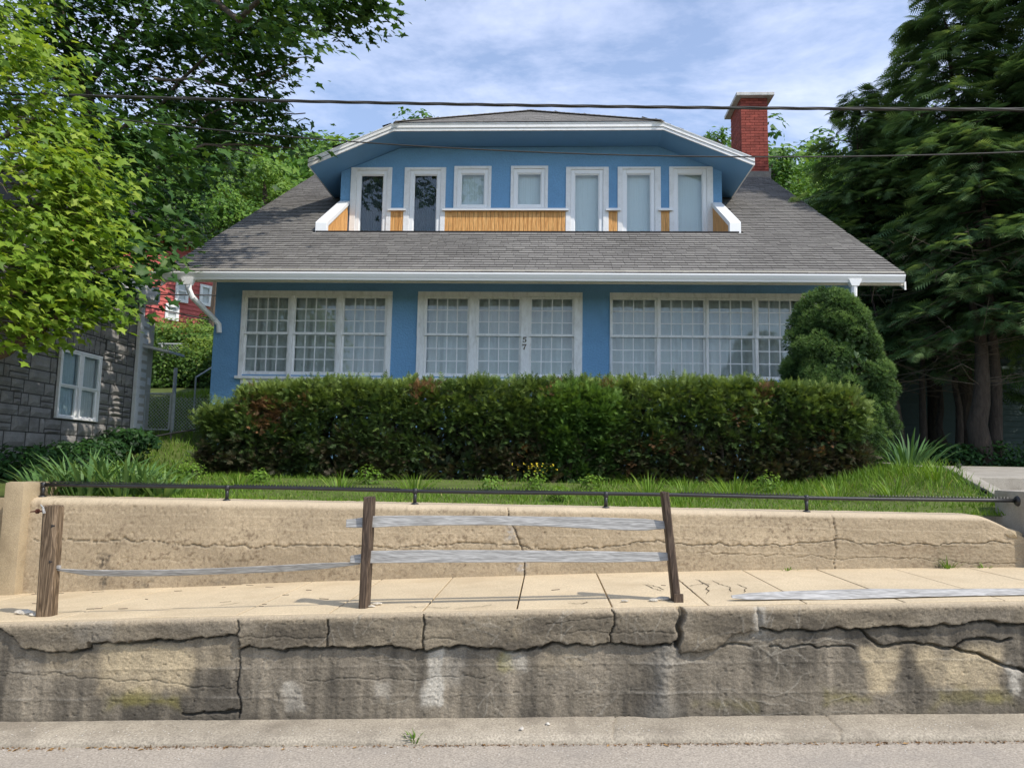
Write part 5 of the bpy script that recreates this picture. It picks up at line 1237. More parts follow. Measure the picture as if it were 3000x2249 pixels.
# ================================================================== gate and chain-link fences in the left gap
def chain(mb, A, B, z0f, z1f, pitch=.058, r=.0028, wav=True):
    """woven wire as two families of diagonals on the vertical plane from A to B (plan points)"""
    A = np.array(A); B = np.array(B); L = np.linalg.norm(B-A); u = (B-A)/L
    zlo = min(z0f(0), z0f(L)); H = max(z1f(0), z1f(L))-zlo
    for fam in (1, -1):
        s = -H if fam == 1 else 0
        n = int((L+H)/pitch)+1
        for i in range(n):
            s0 = (-H+i*pitch) if fam == 1 else (i*pitch)
            pts = []
            for k in range(21):
                zz = zlo+H*k/20; ss = s0+fam*(zz-zlo)
                if 0 <= ss <= L and z0f(ss) <= zz <= z1f(ss): pts.append((A[0]+u[0]*ss, A[1]+u[1]*ss+fam*.001, zz))
            if len(pts) >= 2: mb.tube([pts[0], pts[-1]], r, 4, cap=False)
def gap_fences():
    YG = NYB+.45
    P = lambda x, y: onY(x, y, YG)
    # gate
    x0, x1 = P(424, 1200)[0], P(498, 1200)[0]; zt = P(460, 1153)[2]; zb = P(460, 1262)[2]; zg = float(zyard((x0+x1)/2, YG))
    g = thing('chain_link_gate', 'galvanised chain link gate between the stone house and the blue house', 'gate', ((x0+x1)/2, YG, zg))
    m = MB(); r = .016; zb = max(zb, zg+.05)
    for a, b in (((x0, YG, zb), (x0, YG, zt)), ((x1, YG, zb), (x1, YG, zt)), ((x0, YG, zt), (x1, YG, zt)), ((x0, YG, zb), (x1, YG, zb))): m.tube([a, b], r, 8)
    m.build('frame', M['galv'], g)
    m = MB(); chain(m, (x0, YG), (x1, YG), lambda s: zb, lambda s: zt-.02); m.build('mesh', M['galv'], g)
    # posts and the short panel to the hedge
    xp = P(507, 1200)[0]; xr = P(640, 1200)[0]; ztp = P(507, 1155)[2]
    f = thing('chain_link_fence', 'short chain link fence panel running from the gate to the blue house', 'fence', (xp, YG, zg))
    m = MB(); m.tube([(xp, YG, zg-.2), (xp, YG, ztp), (xp, YG, ztp+.03)], [.03, .03, .012], 10); m.build('post', M['galv'], f)
    m = MB(); xh = P(413, 1200)[0]; m.tube([(xh, YG, zg-.2), (xh, YG, ztp), (xh, YG, ztp+.03)], [.026, .026, .01], 10); m.build('post', M['galv'], f)
    zz1 = P(560, 1165)[2]
    m = MB(); chain(m, (xp+.03, YG), (xr, YG), lambda s: zg+.02, lambda s: zz1); m.build('mesh', M['galv'], f)
    # tall clothes post behind
    q = onY(515, 1078, YG+1.2); zq = float(zyard(q[0], YG+1.2)); m = MB(); m.tube([(q[0], YG+1.2, zq-.1), (q[0], YG+1.2, q[2])], .032, 10)
    tag(m.build('pipe_post', M['galv'], smooth=True), 'tall galvanised pipe post standing behind the gate', 'post')
    # stair with handrail against the house, seen through the mesh
    s = thing('garden_stair', 'concrete garden stair with pipe handrail behind the chain link panel', 'stairs', (-5.75, YG+1.6, 2.1))
    for k in range(6):
        y = YG+.9+k*.32; zc = float(zyard(-6.4, y))+.04+.02*k; m = MB(); m.box(-6.15, WXL-.02, y, y+.33, zc-.4, zc+.10); m.build('step', M['pier_grey'], s, bevel=.01)
    a = onY(574, 1105, YG+2.0); b = onY(616, 1080, YG+3.2); m = MB(); za = float(zyard(-6.0, YG+2.0))
    m.tube([(a[0], YG+2.0, za), (a[0], YG+2.0, a[2]), (b[0]+.05, YG+3.2, b[2]+.04)], .018, 8); m.build('handrail', M['galv'], s)
    # low dark pipe rail in front of the gate
    A = onY(430, 1283, YG-.9); B = onY(570, 1252, YG-.6); m = MB(); m.tube([A, (A+B)/2-np.array([0, 0, .01]), B+np.array([.5, .1, .06])], .014, 8)
    for q in ((A+B)/2, A): m.tube([(q[0], q[1], float(zyard(q[0], q[1]))-.1), (q[0], q[1], q[2])], .014, 8)
    tag(m.build('low_rail', M['black_metal']), 'low dark pipe rail in front of the chain link gate', 'rail')
    # far fence on the bank
    Yk = NYB+7.5; zt = onY(560, 1008, Yk)[2]; zb = onY(560, 1050, Yk)[2]
    f = thing('chain_link_fence', 'chain link fence along the bank above the vine covered slope', 'fence', (-8, Yk, zb))
    m = MB(); chain(m, (-10.5, Yk), (-6.2, Yk), lambda s: zb-.35, lambda s: zt, pitch=.075, r=.0028); m.build('mesh', M['galv'], f)
    m = MB(); m.tube([(-10.5, Yk, zt), (-6.2, Yk, zt)], .02, 8); m.build('top_rail', M['galv'], f)
    for x in (-10.4, -8.3, -6.4): m = MB(); m.tube([(x, Yk, zb-1.2), (x, Yk, zt+.03)], .025, 8); m.build('post', M['galv'], f)
gap_fences()

# ================================================================== red house up the slope
def red_house():
    d = np.array([math.sin(Rd(37)), math.cos(Rd(37)), 0]); n = np.array([d[1], -d[0], 0])     # wall runs away to the right, faces right-front
    A = onY(400, 900, 24.0); A[2] = 0
    def pt(px, py):      # photo point -> (s along wall, z)
        r = ray(px, py); k = (n@(A-EYE))/(n@r); q = EYE+r*k; return (q-A)@d, q[2]
    h = thing('red_house', 'red clapboard house on the slope seen between the two houses', 'house', tuple(A+np.array([0, 0, 6.0])))
    s1 = 9.0; z0 = pt(430, 990)[1]-1.2; z1 = pt(430, 780)[1]+1.0
    def P(s, o, z): return A+d*s+n*o+np.array([0, 0, z])
    m = MB(); m.hexa([P(-3, -5, z0), P(s1, -5, z0), P(s1, 0, z0), P(-3, 0, z0), P(-3, -5, z1), P(s1, -5, z1), P(s1, 0, z1), P(-3, 0, z1)]); m.build('wall', M['red_siding'], h)
    m = MB(); k = 0; z = z0
    while z < z1: m.hexa([P(-3, .004, z), P(s1, .004, z), P(s1, .030, z), P(-3, .030, z), P(-3, .004, z+.15), P(s1, .004, z+.15), P(s1, .008, z+.15), P(-3, .008, z+.15)]); z += .15
    m.build('siding', M['red_siding'], h)['kind'] = 'stuff'
    for (a, b, c, e) in ((522, 825, 540, 880), (592, 842, 608, 890), (491, 898, 512, 932)):
        sa, za = pt(a, b); sb, zb = pt(c, e); m = MB(); s0, s2 = min(sa, sb), max(sa, sb); zl, zh = min(za, zb), max(za, zb)
        t = .10
        for x0, x1, y0, y1 in ((s0-t, s0, zl-t, zh+t), (s2, s2+t, zl-t, zh+t), (s0, s2, zh, zh+t), (s0, s2, zl-t, zl)):
            m.hexa([P(x0, .031, y0), P(x1, .031, y0), P(x1, .09, y0), P(x0, .09, y0), P(x0, .031, y1), P(x1, .031, y1), P(x1, .09, y1), P(x0, .09, y1)])
        m.hexa([P(s0, .031, (zl+zh)/2-.03), P(s2, .031, (zl+zh)/2-.03), P(s2, .07, (zl+zh)/2-.03), P(s0, .07, (zl+zh)/2-.03), P(s0, .031, (zl+zh)/2+.03), P(s2, .031, (zl+zh)/2+.03), P(s2, .07, (zl+zh)/2+.03), P(s0, .07, (zl+zh)/2+.03)])
        W = m.build('window', M['vinyl'], h)
        g = MB(); g.quad(P(s0, .045, zl), P(s2, .045, zl), P(s2, .045, zh), P(s0, .045, zh)); g.build('pane', M['glass'], W)
        g = MB(); g.quad(P(s0, .033, zl), P(s2, .033, zl), P(s2, .033, zh), P(s0, .033, zh)); g.build('blind', M['curtain'], W)
    m = MB(); m.hexa([P(-3.4, -5.4, z1), P(s1+.4, -5.4, z1), P(s1+.4, .5, z1), P(-3.4, .5, z1), P(-3.4, -2.6, z1+2.2), P(s1+.4, -2.6, z1+2.2), P(s1+.4, -2.4, z1+2.2), P(-3.4, -2.4, z1+2.2)]); m.build('roof', M['deck'], h)
    for (pa, pb, lab) in (((400, 862), (640, 865), 'dark service wire in front of the red house, upper'), ((400, 893), (640, 942), 'dark service wire in front of the red house, sloping down')):
        a, b = onY(*pa, 16.0), onY(*pb, 17.0); dv = b-a; m = MB(); m.tube([a-dv*1.2, a, b, b+dv*.9], .016, 6); tag(m.build('service_wire', M['cable']), lab, 'cable')
red_house()

# ================================================================== pale sided neighbour on the right
def right_house():
    y = 17.0; h = thing('sided_house', 'pale sided house in deep shade behind the hemlock trunks', 'house', (10.5, 19, 1.8))
    m = MB(); m.box(6.6, 15, y, y+6, 1.2, 5.2); m.build('wall', M['green_siding'], h)
    m = MB(); z = 1.7
    while z < 5.1: m.prism([(6.55, y-.003, z), (6.55, y-.028, z), (6.55, y-.008, z+.125), (6.55, y-.003, z+.125)], (8.4, 0, 0)); z += .125
    m.build('siding', M['green_siding'], h)['kind'] = 'stuff'
    m = MB(); m.prism([(6.2, y-.6, 5.2), (6.2, y+3, 7.4), (6.2, y+6.6, 5.2)], (9.2, 0, 0)); m.build('roof', M['deck'], h)
right_house()
# ================================================================== foliage
_h = [(-.08, .24), (.14, .22), (.30, .54), (.50, .20)]
LEAF_V = [(.36, 0, .03), (0, 0, 0)]+[(x, y, -.10*y-.06*x) for x, y in _h]+[(1, 0, -.16)]+[(x, -y, -.10*y-.06*x) for x, y in _h[::-1]]
LEAF_F = [(0, i, i+1) for i in range(1, 10)]+[(0, 10, 1)]
OVAL_V = [(0, 0, 0), (.45, .28, .03), (1, 0, -.10), (.45, -.28, .03)]; OVAL_F = [(0, 3, 2), (0, 2, 1)]
SPRIG_V = []; SPRIG_F = []
for _i in range(5):
    for _s in (1, -1):
        _b = len(SPRIG_V); x = .08+.19*_i; l = .42*(1-.10*_i)
        SPRIG_V += [(x-.045, .0, 0), (x+.05, 0, 0), (x+l*.55, _s*l, .03+.04*(_i % 2))]; SPRIG_F.append((_b, _b+1, _b+2))
_b = len(SPRIG_V); SPRIG_V += [(.80, .04, 0), (.80, -.04, 0), (1.18, 0, .03)]; SPRIG_F.append((_b, _b+1, _b+2))
FROND_V = []; FROND_F = []
for _i in range(7):
    for _s in (1, -1):
        x = .10+.125*_i; l = .40*math.sin(math.pi*(.22+.11*_i))+.06; b = len(FROND_V)
        FROND_V += [(x-.035, 0, -.10*x*x), (x+.045, 0, -.10*x*x), (x+.55*l+.01, _s*l, -.10*x*x-.10*l-.05)]; FROND_F.append((b, b+1, b+2))
        b = len(FROND_V); FROND_V += [(x+.22*l, _s*l*.40, -.1*x*x-.03), (x+.30*l+.05, _s*l*.42, -.1*x*x-.03), (x+.72*l+.05, _s*l*.62, -.1*x*x-.12)]; FROND_F.append((b, b+1, b+2))
b = len(FROND_V); FROND_V += [(0, .012, 0), (0, -.012, 0), (1.12, 0, -.17)]; FROND_F.append((b, b+1, b+2))
FRD2_V = []; FRD2_F = []
for _i in range(6):
    for _s in (1, -1):
        x = .08+.15*_i; l = .46*math.sin(math.pi*(.24+.12*_i))+.06; b = len(FRD2_V)
        FRD2_V += [(x-.04, 0, -.12*x*x), (x+.075, 0, -.12*x*x), (x+.6*l+.02, _s*l, -.12*x*x-.14*l-.04)]; FRD2_F.append((b, b+1, b+2))
b = len(FRD2_V); FRD2_V += [(.55, .05, -.04), (.55, -.05, -.04), (1.15, 0, -.20)]; FRD2_F.append((b, b+1, b+2))
TUFT_V = []; TUFT_F = []
for _i in range(6):
    q = _i*math.pi/3+.3; b = len(TUFT_V); c, s = math.cos(q), math.sin(q); r = .55 if _i % 2 else .8
    TUFT_V += [(-.09*s, .09*c, 0), (.09*s, -.09*c, 0), (r*c, r*s, .75)]; TUFT_F.append((b, b+1, b+2))
b = len(TUFT_V); TUFT_V += [(-.10, 0, .1), (.10, 0, .1), (0, 0, 1.1)]; TUFT_F.append((b, b+1, b+2))
BLADE_V = [(-.5, 0, 0), (.5, 0, 0), (-.40, .06, .5), (.40, .06, .5), (0, .32, 1.0)]; BLADE_F = [(0, 1, 3), (0, 3, 2), (2, 3, 4)]
LONG_V = [(-.5, 0, 0), (.5, 0, 0), (-.55, .02, .35), (.55, .02, .35), (-.42, .12, .7), (.42, .12, .7), (0, .32, 1.0)]
LONG_F = [(0, 1, 3), (0, 3, 2), (2, 3, 5), (2, 5, 4), (4, 5, 6)]
def ball(n):
    v = unit(rng.normal(size=(n, 3))); return v*rng.random((n, 1))**(1/3)

# ---------------------------------------------------------------- maples
def maple_leaves(lobes, per, size, tilt, spread=.5, tlo=0, thi=1, droop=.35):
    P = []; T = []
    for c, R, dens in lobes:
        nc = max(4, int(dens*R**2.2*9))
        cc = np.array(c)+ball(nc)*R*np.array([1, 1, .8])
        for q in cc:
            n = int(per*rng.uniform(.6, 1.3)); o = rng.normal(size=(n, 3))*np.array([.22, .22, .07])*spread*2
            o[:, 2] -= droop*(o[:, 0]*.45+np.abs(o[:, 1])*.2)
            P.append(q+o); T.append(np.clip(rng.normal(.5, .22, n)+rng.normal(0, .12), 0, 1))
    P = np.concatenate(P); T = np.concatenate(T); N = len(P)
    nr = unit(np.array(tilt)+rng.normal(size=(N, 3))*.38)
    td = unit(np.array([.9, -.25, -.35])+rng.normal(size=(N, 3))*.55)
    return P, frames(nr, td), size*rng.uniform(.5, 1.3, N), tlo+(thi-tlo)*T
def limb(mb, pts, r0, r1, n=8):
    P = [np.array(p, float) for p in pts]; Q = [P[0]]
    for a, b in zip(P[:-1], P[1:]):
        for k in (1, 2, 3): Q.append(a+(b-a)*k/3+(rng.normal(size=3)*.02*np.linalg.norm(b-a) if k < 3 else 0))
    mb.tube(Q, list(np.linspace(r0, r1, len(Q))), n)
def front_maple():
    L = lambda x, y, Y, R, d=1.0: (onY(x, y, Y), R, d)
    lobes = [L(20, 20, 7.5, .55), L(70, 150, 7.6, .45), L(30, 200, 7.0, .5), L(60, 300, 7.4, .5), L(140, 330, 7.6, .38), L(40, 420, 6.9, .5), L(130, 430, 7.3, .42), L(205, 400, 7.7, .30), L(210, 480, 7.5, .34), L(70, 520, 7.0, .5), L(170, 540, 7.2, .42), L(270, 540, 7.5, .32), L(60, 620, 6.9, .5), L(180, 630, 7.2, .42), L(90, 700, 7.0, .45),
             L(250, 640, 7.4, .35), L(20, 780, 6.8, .42), L(110, 800, 7.0, .40), L(60, 880, 6.9, .36), L(170, 850, 7.2, .34), L(250, 900, 7.4, .24), L(230, 780, 7.4, .34), L(20, 950, 6.8, .30),
             L(-120, 100, 7.2, .8), L(-150, 350, 7.0, .8), L(-150, 600, 6.8, .8), L(-120, 850, 6.8, .6), L(-60, -150, 7.6, .8), L(120, -160, 8.2, .6)]
    root = onY(-330, 1300, 7.4)
    t = thing('maple_tree', 'sunlit bright green maple hanging in from the left edge', 'tree', (root[0], 7.4, float(zyard(root[0], 7.4))))
    P, Rm, s, ti = maple_leaves(lobes, 66, .105, (.40, -.20, .88)); scatter('crown', LEAF_V, LEAF_F, P, Rm, s, ti, M['maple'], t)
    m = MB(); b = np.array([root[0], 7.4, float(zyard(root[0], 7.4))-.1])
    limb(m, [b, b+np.array([.05, 0, 1.5]), onY(-150, 700, 7.4), onY(-120, 300, 7.4), onY(-100, -100, 7.4)], .16, .08, 10)
    limb(m, [b+np.array([.03, 0, .9]), onY(-60, 1060, 7.2), onY(40, 1005, 7.2), onY(110, 970, 7.3), onY(260, 860, 7.5)], .12, .03)
    for q in ((140, 430), (200, 560), (120, 330), (280, 640), (60, 180), (350, 780)): limb(m, [onY(-130, q[1]+120, 7.3), onY(q[0]*.4, q[1]+50, 7.2), onY(q[0], q[1], 7.4)], .035, .008, 6)
    m.build('trunk', M['bark'], t, smooth=True)
    tw = MB()
    for c, R, d_ in lobes:
        for k in range(9):
            q = np.array(c)+ball(1)[0]*R; e = q+np.array([-.30, .05, .02])*rng.uniform(.5, 1.3)+rng.normal(size=3)*.06; tw.tube([e, (q+e)/2+np.array([0, 0, .03]), q], [.006, .004, .002], 4, cap=False)
    tw.build('twigs', M['bark'], t)['kind'] = 'stuff'
front_maple()
def back_maple():
    L = lambda x, y, Y, R, d=1.0: (onY(x, y, Y), R, d*1.75)
    spec = [(180, 30, 13.5, 1.0), (330, 20, 14, 1.1), (520, 10, 13.5, 1.1), (690, 20, 13, .9), (820, 30, 12.5, .6), (250, 190, 14, 1.0), (420, 170, 14, 1.1), (600, 150, 13.6, 1.0), (760, 110, 13, .65), (830, 80, 12.6, .42), (700, 200, 13, .55), (770, 165, 12.8, .34),
            (330, 330, 14, 1.0), (480, 320, 14, .95), (600, 300, 13.6, .7), (680, 300, 13, .45), (400, 470, 14, .85), (520, 440, 13.8, .65), (600, 400, 13.4, .38), (290, 500, 14, .8), (350, 600, 13.6, .75), (460, 570, 13.8, .65), (550, 540, 14.2, .5), (370, 680, 13.4, .55), (300, 690, 13, .65), (500, 640, 14, .5), (590, 590, 15, .38), (335, 740, 12.8, .45), (470, 720, 12.9, .32), (620, 540, 15.5, .35), (700, 500, 16.5, .35), (660, 470, 16, .4),
            (200, 800, 12.4, .45), (330, 800, 12.0, .40), (430, 810, 11.2, .20), (460, 800, 10.6, .16), (120, 600, 13, .8), (150, 350, 13.5, .9), (90, 150, 13.5, .9), (100, 750, 12.6, .6),
            (950, 15, 12.0, .35), (1030, 25, 12.0, .26), (1085, 10, 12.0, .24), (905, 10, 12.2, .38), (990, 60, 12.0, .15), (740, 290, 12.9, .18), (790, 345, 12.8, .12), (690, 385, 13, .2), (830, 400, 12.8, .10), (600, 340, 13.3, .3)]
    spec = [(x, y, 9.6, R*.70) if (250 < x < 440 and 300 < y < 730 and Y > 11) else (x, y, Y, R) for x, y, Y, R in spec]
    spec += [(290, 815, 8.6, .28), (310, 735, 8.6, .30), (230, 840, 8.4, .30), (290, 600, 8.8, .32), (340, 640, 9.0, .30), (330, 540, 9.2, .34), (160, 900, 8.2, .26), (240, 720, 8.6, .36)]
    spec = [q for q in spec if q[:2] not in ((460, 800), (430, 810), (470, 720), (590, 590), (620, 540))]
    lobes = [L(*q) for q in spec]
    lobes += [((-3.6, 9.8, 8.6), .8, .8), ((-2.6, 9.3, 9.4), .8, .7), ((-4.6, 10.4, 8.3), .8, .8), ((-4.4, 9.2, 9.6), 1.0, .7), ((-5.8, 11.5, 9.6), 1.2, .7), ((-3.2, 8.6, 10.6), .9, .6), ((-6.5, 10.5, 9.8), 1.0, .7)]
    X0 = onY(300, 1000, 14.5)[0]; zb = float(zyard(X0, 14.5))
    t = thing('maple_tree', 'tall shaded dark green maple behind the stone house, reaching over the roof', 'tree', (X0, 14.5, zb))
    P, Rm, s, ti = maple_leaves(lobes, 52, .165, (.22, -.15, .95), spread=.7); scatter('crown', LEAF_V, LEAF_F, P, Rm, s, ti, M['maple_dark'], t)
    m = MB(); K = lambda x, y, Y=13.6: onY(x, y, Y)
    limb(m, [(X0, 14.5, zb-.2), K(290, 700, 14.5), K(262, 340, 14.3), K(175, 60, 14), K(130, -300, 13.6)], .22, .10, 10)
    limb(m, [K(275, 480, 14.4), K(350, 380, 14), K(480, 300), K(620, 150, 13.2), K(800, 30, 12.6)], .06, .015)
    limb(m, [K(240, 260, 14.2), K(350, 120, 13.9), K(500, -60, 13.4)], .07, .03); limb(m, [K(285, 600, 14.4), K(420, 520, 14), K(560, 439, 13.6)], .07, .03)
    limb(m, [K(500, -60, 13.4), np.array([-5, 11, 8.6]), np.array([-3.2, 9.6, 8.9])], .07, .02)
    m.build('trunk', M['bark'], t, smooth=True)
    d = MB()
    for pts, r in (([(540, 450), (601, 423), (701, 423), (769, 427), (859, 434)], .026), ([(633, 427), (706, 441), (769, 459)], .016), ([(640, 390), (669, 375), (706, 353), (742, 346), (810, 337), (895, 332)], .022), ([(560, 360), (611, 335), (724, 280), (796, 244), (843, 217)], .020), ([(700, 240), (769, 217), (828, 197), (877, 179)], .022), ([(640, 160), (706, 161), (778, 161), (850, 170), (927, 175)], .020), ([(840, 90), (868, 100), (905, 109), (959, 104)], .018), ([(452, 231), (611, 240), (706, 262), (769, 299), (843, 323)], .026), ([(800, 337), (808, 331)], .012), ([(828, 197), (826, 207)], .012)):
        limb(d, [onY(x, y, 12.9) for x, y in pts], r, r*.45, 6)
    d.build('dead_branches', M['twig'], t)
back_maple()

# ---------------------------------------------------------------- hemlocks on the right
def hemlock(base, H, Lm, z0, n_bough, label, seed, thin=1.0, lean=0, frond=.30, density=1.0):
    r = np.random.default_rng(seed); b = np.array([base[0], base[1], float(zyard(*base))])
    t = thing('hemlock_tree', label, 'tree', tuple(b), 'hemlocks along the right side')
    P = []; D = []; T = []; m = MB(); tr = MB()
    nseg = 12; pts = [b+np.array([lean*(k/nseg)**1.5+.04*math.sin(k*1.3+seed), .04*math.cos(k+seed), H*k/nseg-.1]) for k in range(nseg+1)]
    tr.tube(pts[:-1], list(np.linspace(.15*H/10+.03, .012, nseg)), 9); tr.build('trunk', M['bark_dark'], t, smooth=True)
    for i in range(n_bough):
        u = (i+r.random())/n_bough; h = z0+(H-z0)*u; f = (h-z0)/(H-z0)
        L = Lm*(1-f)**.75*r.uniform(.65, 1.15)+.25; az = r.uniform(0, 2*math.pi)
        o = pts[0]+(np.array([lean*(h/H)**1.5, 0, h])); dh = np.array([math.cos(az), math.sin(az), 0]); side = np.array([-dh[1], dh[0], 0])
        rise = r.uniform(.05, .30)*(1 if f < .75 else 2.2)
        def at(s): return o+dh*L*s+np.array([0, 0, L*(rise*s-.42*s*s)])
        m.tube([at(0), at(.5), at(.95)], [.022*L/2+.006, .012, .004], 4, cap=False)
        nf = int((12+L*40)*density)
        s = r.random(nf)**.7; lat = r.uniform(-1, 1, nf)*(.18+.36*np.sin(np.pi*np.clip(s*.85+.1, 0, 1)))*min(L, 1.6)*.75
        p = np.array([at(q) for q in s])+side*lat[:, None]+np.stack([r.normal(0, .03, nf), r.normal(0, .03, nf), -.25*np.abs(lat)+r.normal(0, .04, nf)], 1)
        d = dh[None]*1.0+side[None]*np.sign(lat)[:, None]*(.3+.5*np.abs(lat)[:, None])+np.array([0, 0, -.35])+r.normal(size=(nf, 3))*.25
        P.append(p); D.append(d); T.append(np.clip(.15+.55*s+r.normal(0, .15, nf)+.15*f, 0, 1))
    P = np.concatenate(P); D = np.concatenate(D); T = np.concatenate(T); n = len(P)
    R_ = frames_x(D, np.array([0, 0, 1.0])+rng.normal(size=(n, 3))*.25)
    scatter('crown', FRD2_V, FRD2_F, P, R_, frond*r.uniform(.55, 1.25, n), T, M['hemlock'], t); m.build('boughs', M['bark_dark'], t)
hemlock((9.5, 13.4), 13.8, 3.3, 2.6, 185, 'tallest dark hemlock at the right edge of the photograph', 1, frond=.31)
hemlock((7.7, 14.2), 9.6, 2.6, 2.5, 125, 'dark hemlock with several spires left of the tallest one', 2, frond=.29)
hemlock((6.35, 15.2), 7.6, 2.3, 2.0, 125, 'shorter hemlock next to the right end of the roof', 3, frond=.27)
hemlock((7.3, 12.6), 5.8, 1.6, 2.3, 75, 'low hemlock in front, hanging over the landing steps', 4, frond=.25)
hemlock((10.4, 14.0), 12.0, 2.8, 3.2, 90, 'hemlock standing behind the tallest one on the far right', 5, frond=.33, density=.7)
hemlock((8.0, 16.0), 8.6, 2.2, 2.6, 70, 'hemlock at the back beside the pale sided house', 6, frond=.30, density=.8)
def bare_trunks():
    for i, (px, Y, lab) in enumerate([(2655, 13.2, 'slim dark tree trunk nearest the spruce, leaning left'), (2700, 13.6, 'dark forked trunk right of the leaning one'), (2768, 14.6, 'thin dark trunk in the middle of the shaded gap'), (2815, 13.8, 'knobby dark trunk left of the thick bark trunk'), (2873, 12.3, 'thick ridged trunk standing behind the landing')]):
        q = onY(px, 1300, Y); z = float(zyard(q[0], Y)); r = .16 if i == 4 else .07; m = MB(); dx = -.35 if i == 0 else .12*math.sin(i*2.1)
        t = thing('tree_trunk', lab, 'tree', (q[0], Y, z), 'bare lower trunks under the hemlocks')
        limb(m, [(q[0], Y, z-.15), (q[0]+dx*.4, Y, z+1.0), (q[0]+dx, Y+.05, z+2.2), (q[0]+dx*1.1, Y+.3, z+3.2)], r*1.15, r*.15, 9); m.build('trunk', M['bark_dark'], t, smooth=True)
        tw = MB(); rr = random.Random(i)
        for k in range(34):
            h = rr.uniform(1.2, 3.6); a = rr.uniform(0, 6.28); L = rr.uniform(.5, 1.5); o = np.array([q[0]+dx*h/4, Y, z+h]); d = np.array([math.cos(a), math.sin(a)-.4, .25]); e = o+d*L; mid = (o+e)/2+np.array([0, 0, -.08])
            tw.tube([o, mid, e], [.007, .004, .0015], 4, cap=False)
            for j in range(3): f = o+(e-o)*rr.uniform(.4, .95); tw.tube([f, f+np.array([rr.uniform(-.3, .3), rr.uniform(-.3, .2), rr.uniform(-.3, .15)])], [.003, .001], 3, cap=False)
        tw.build('twigs', M['twig'], t)
bare_trunks()

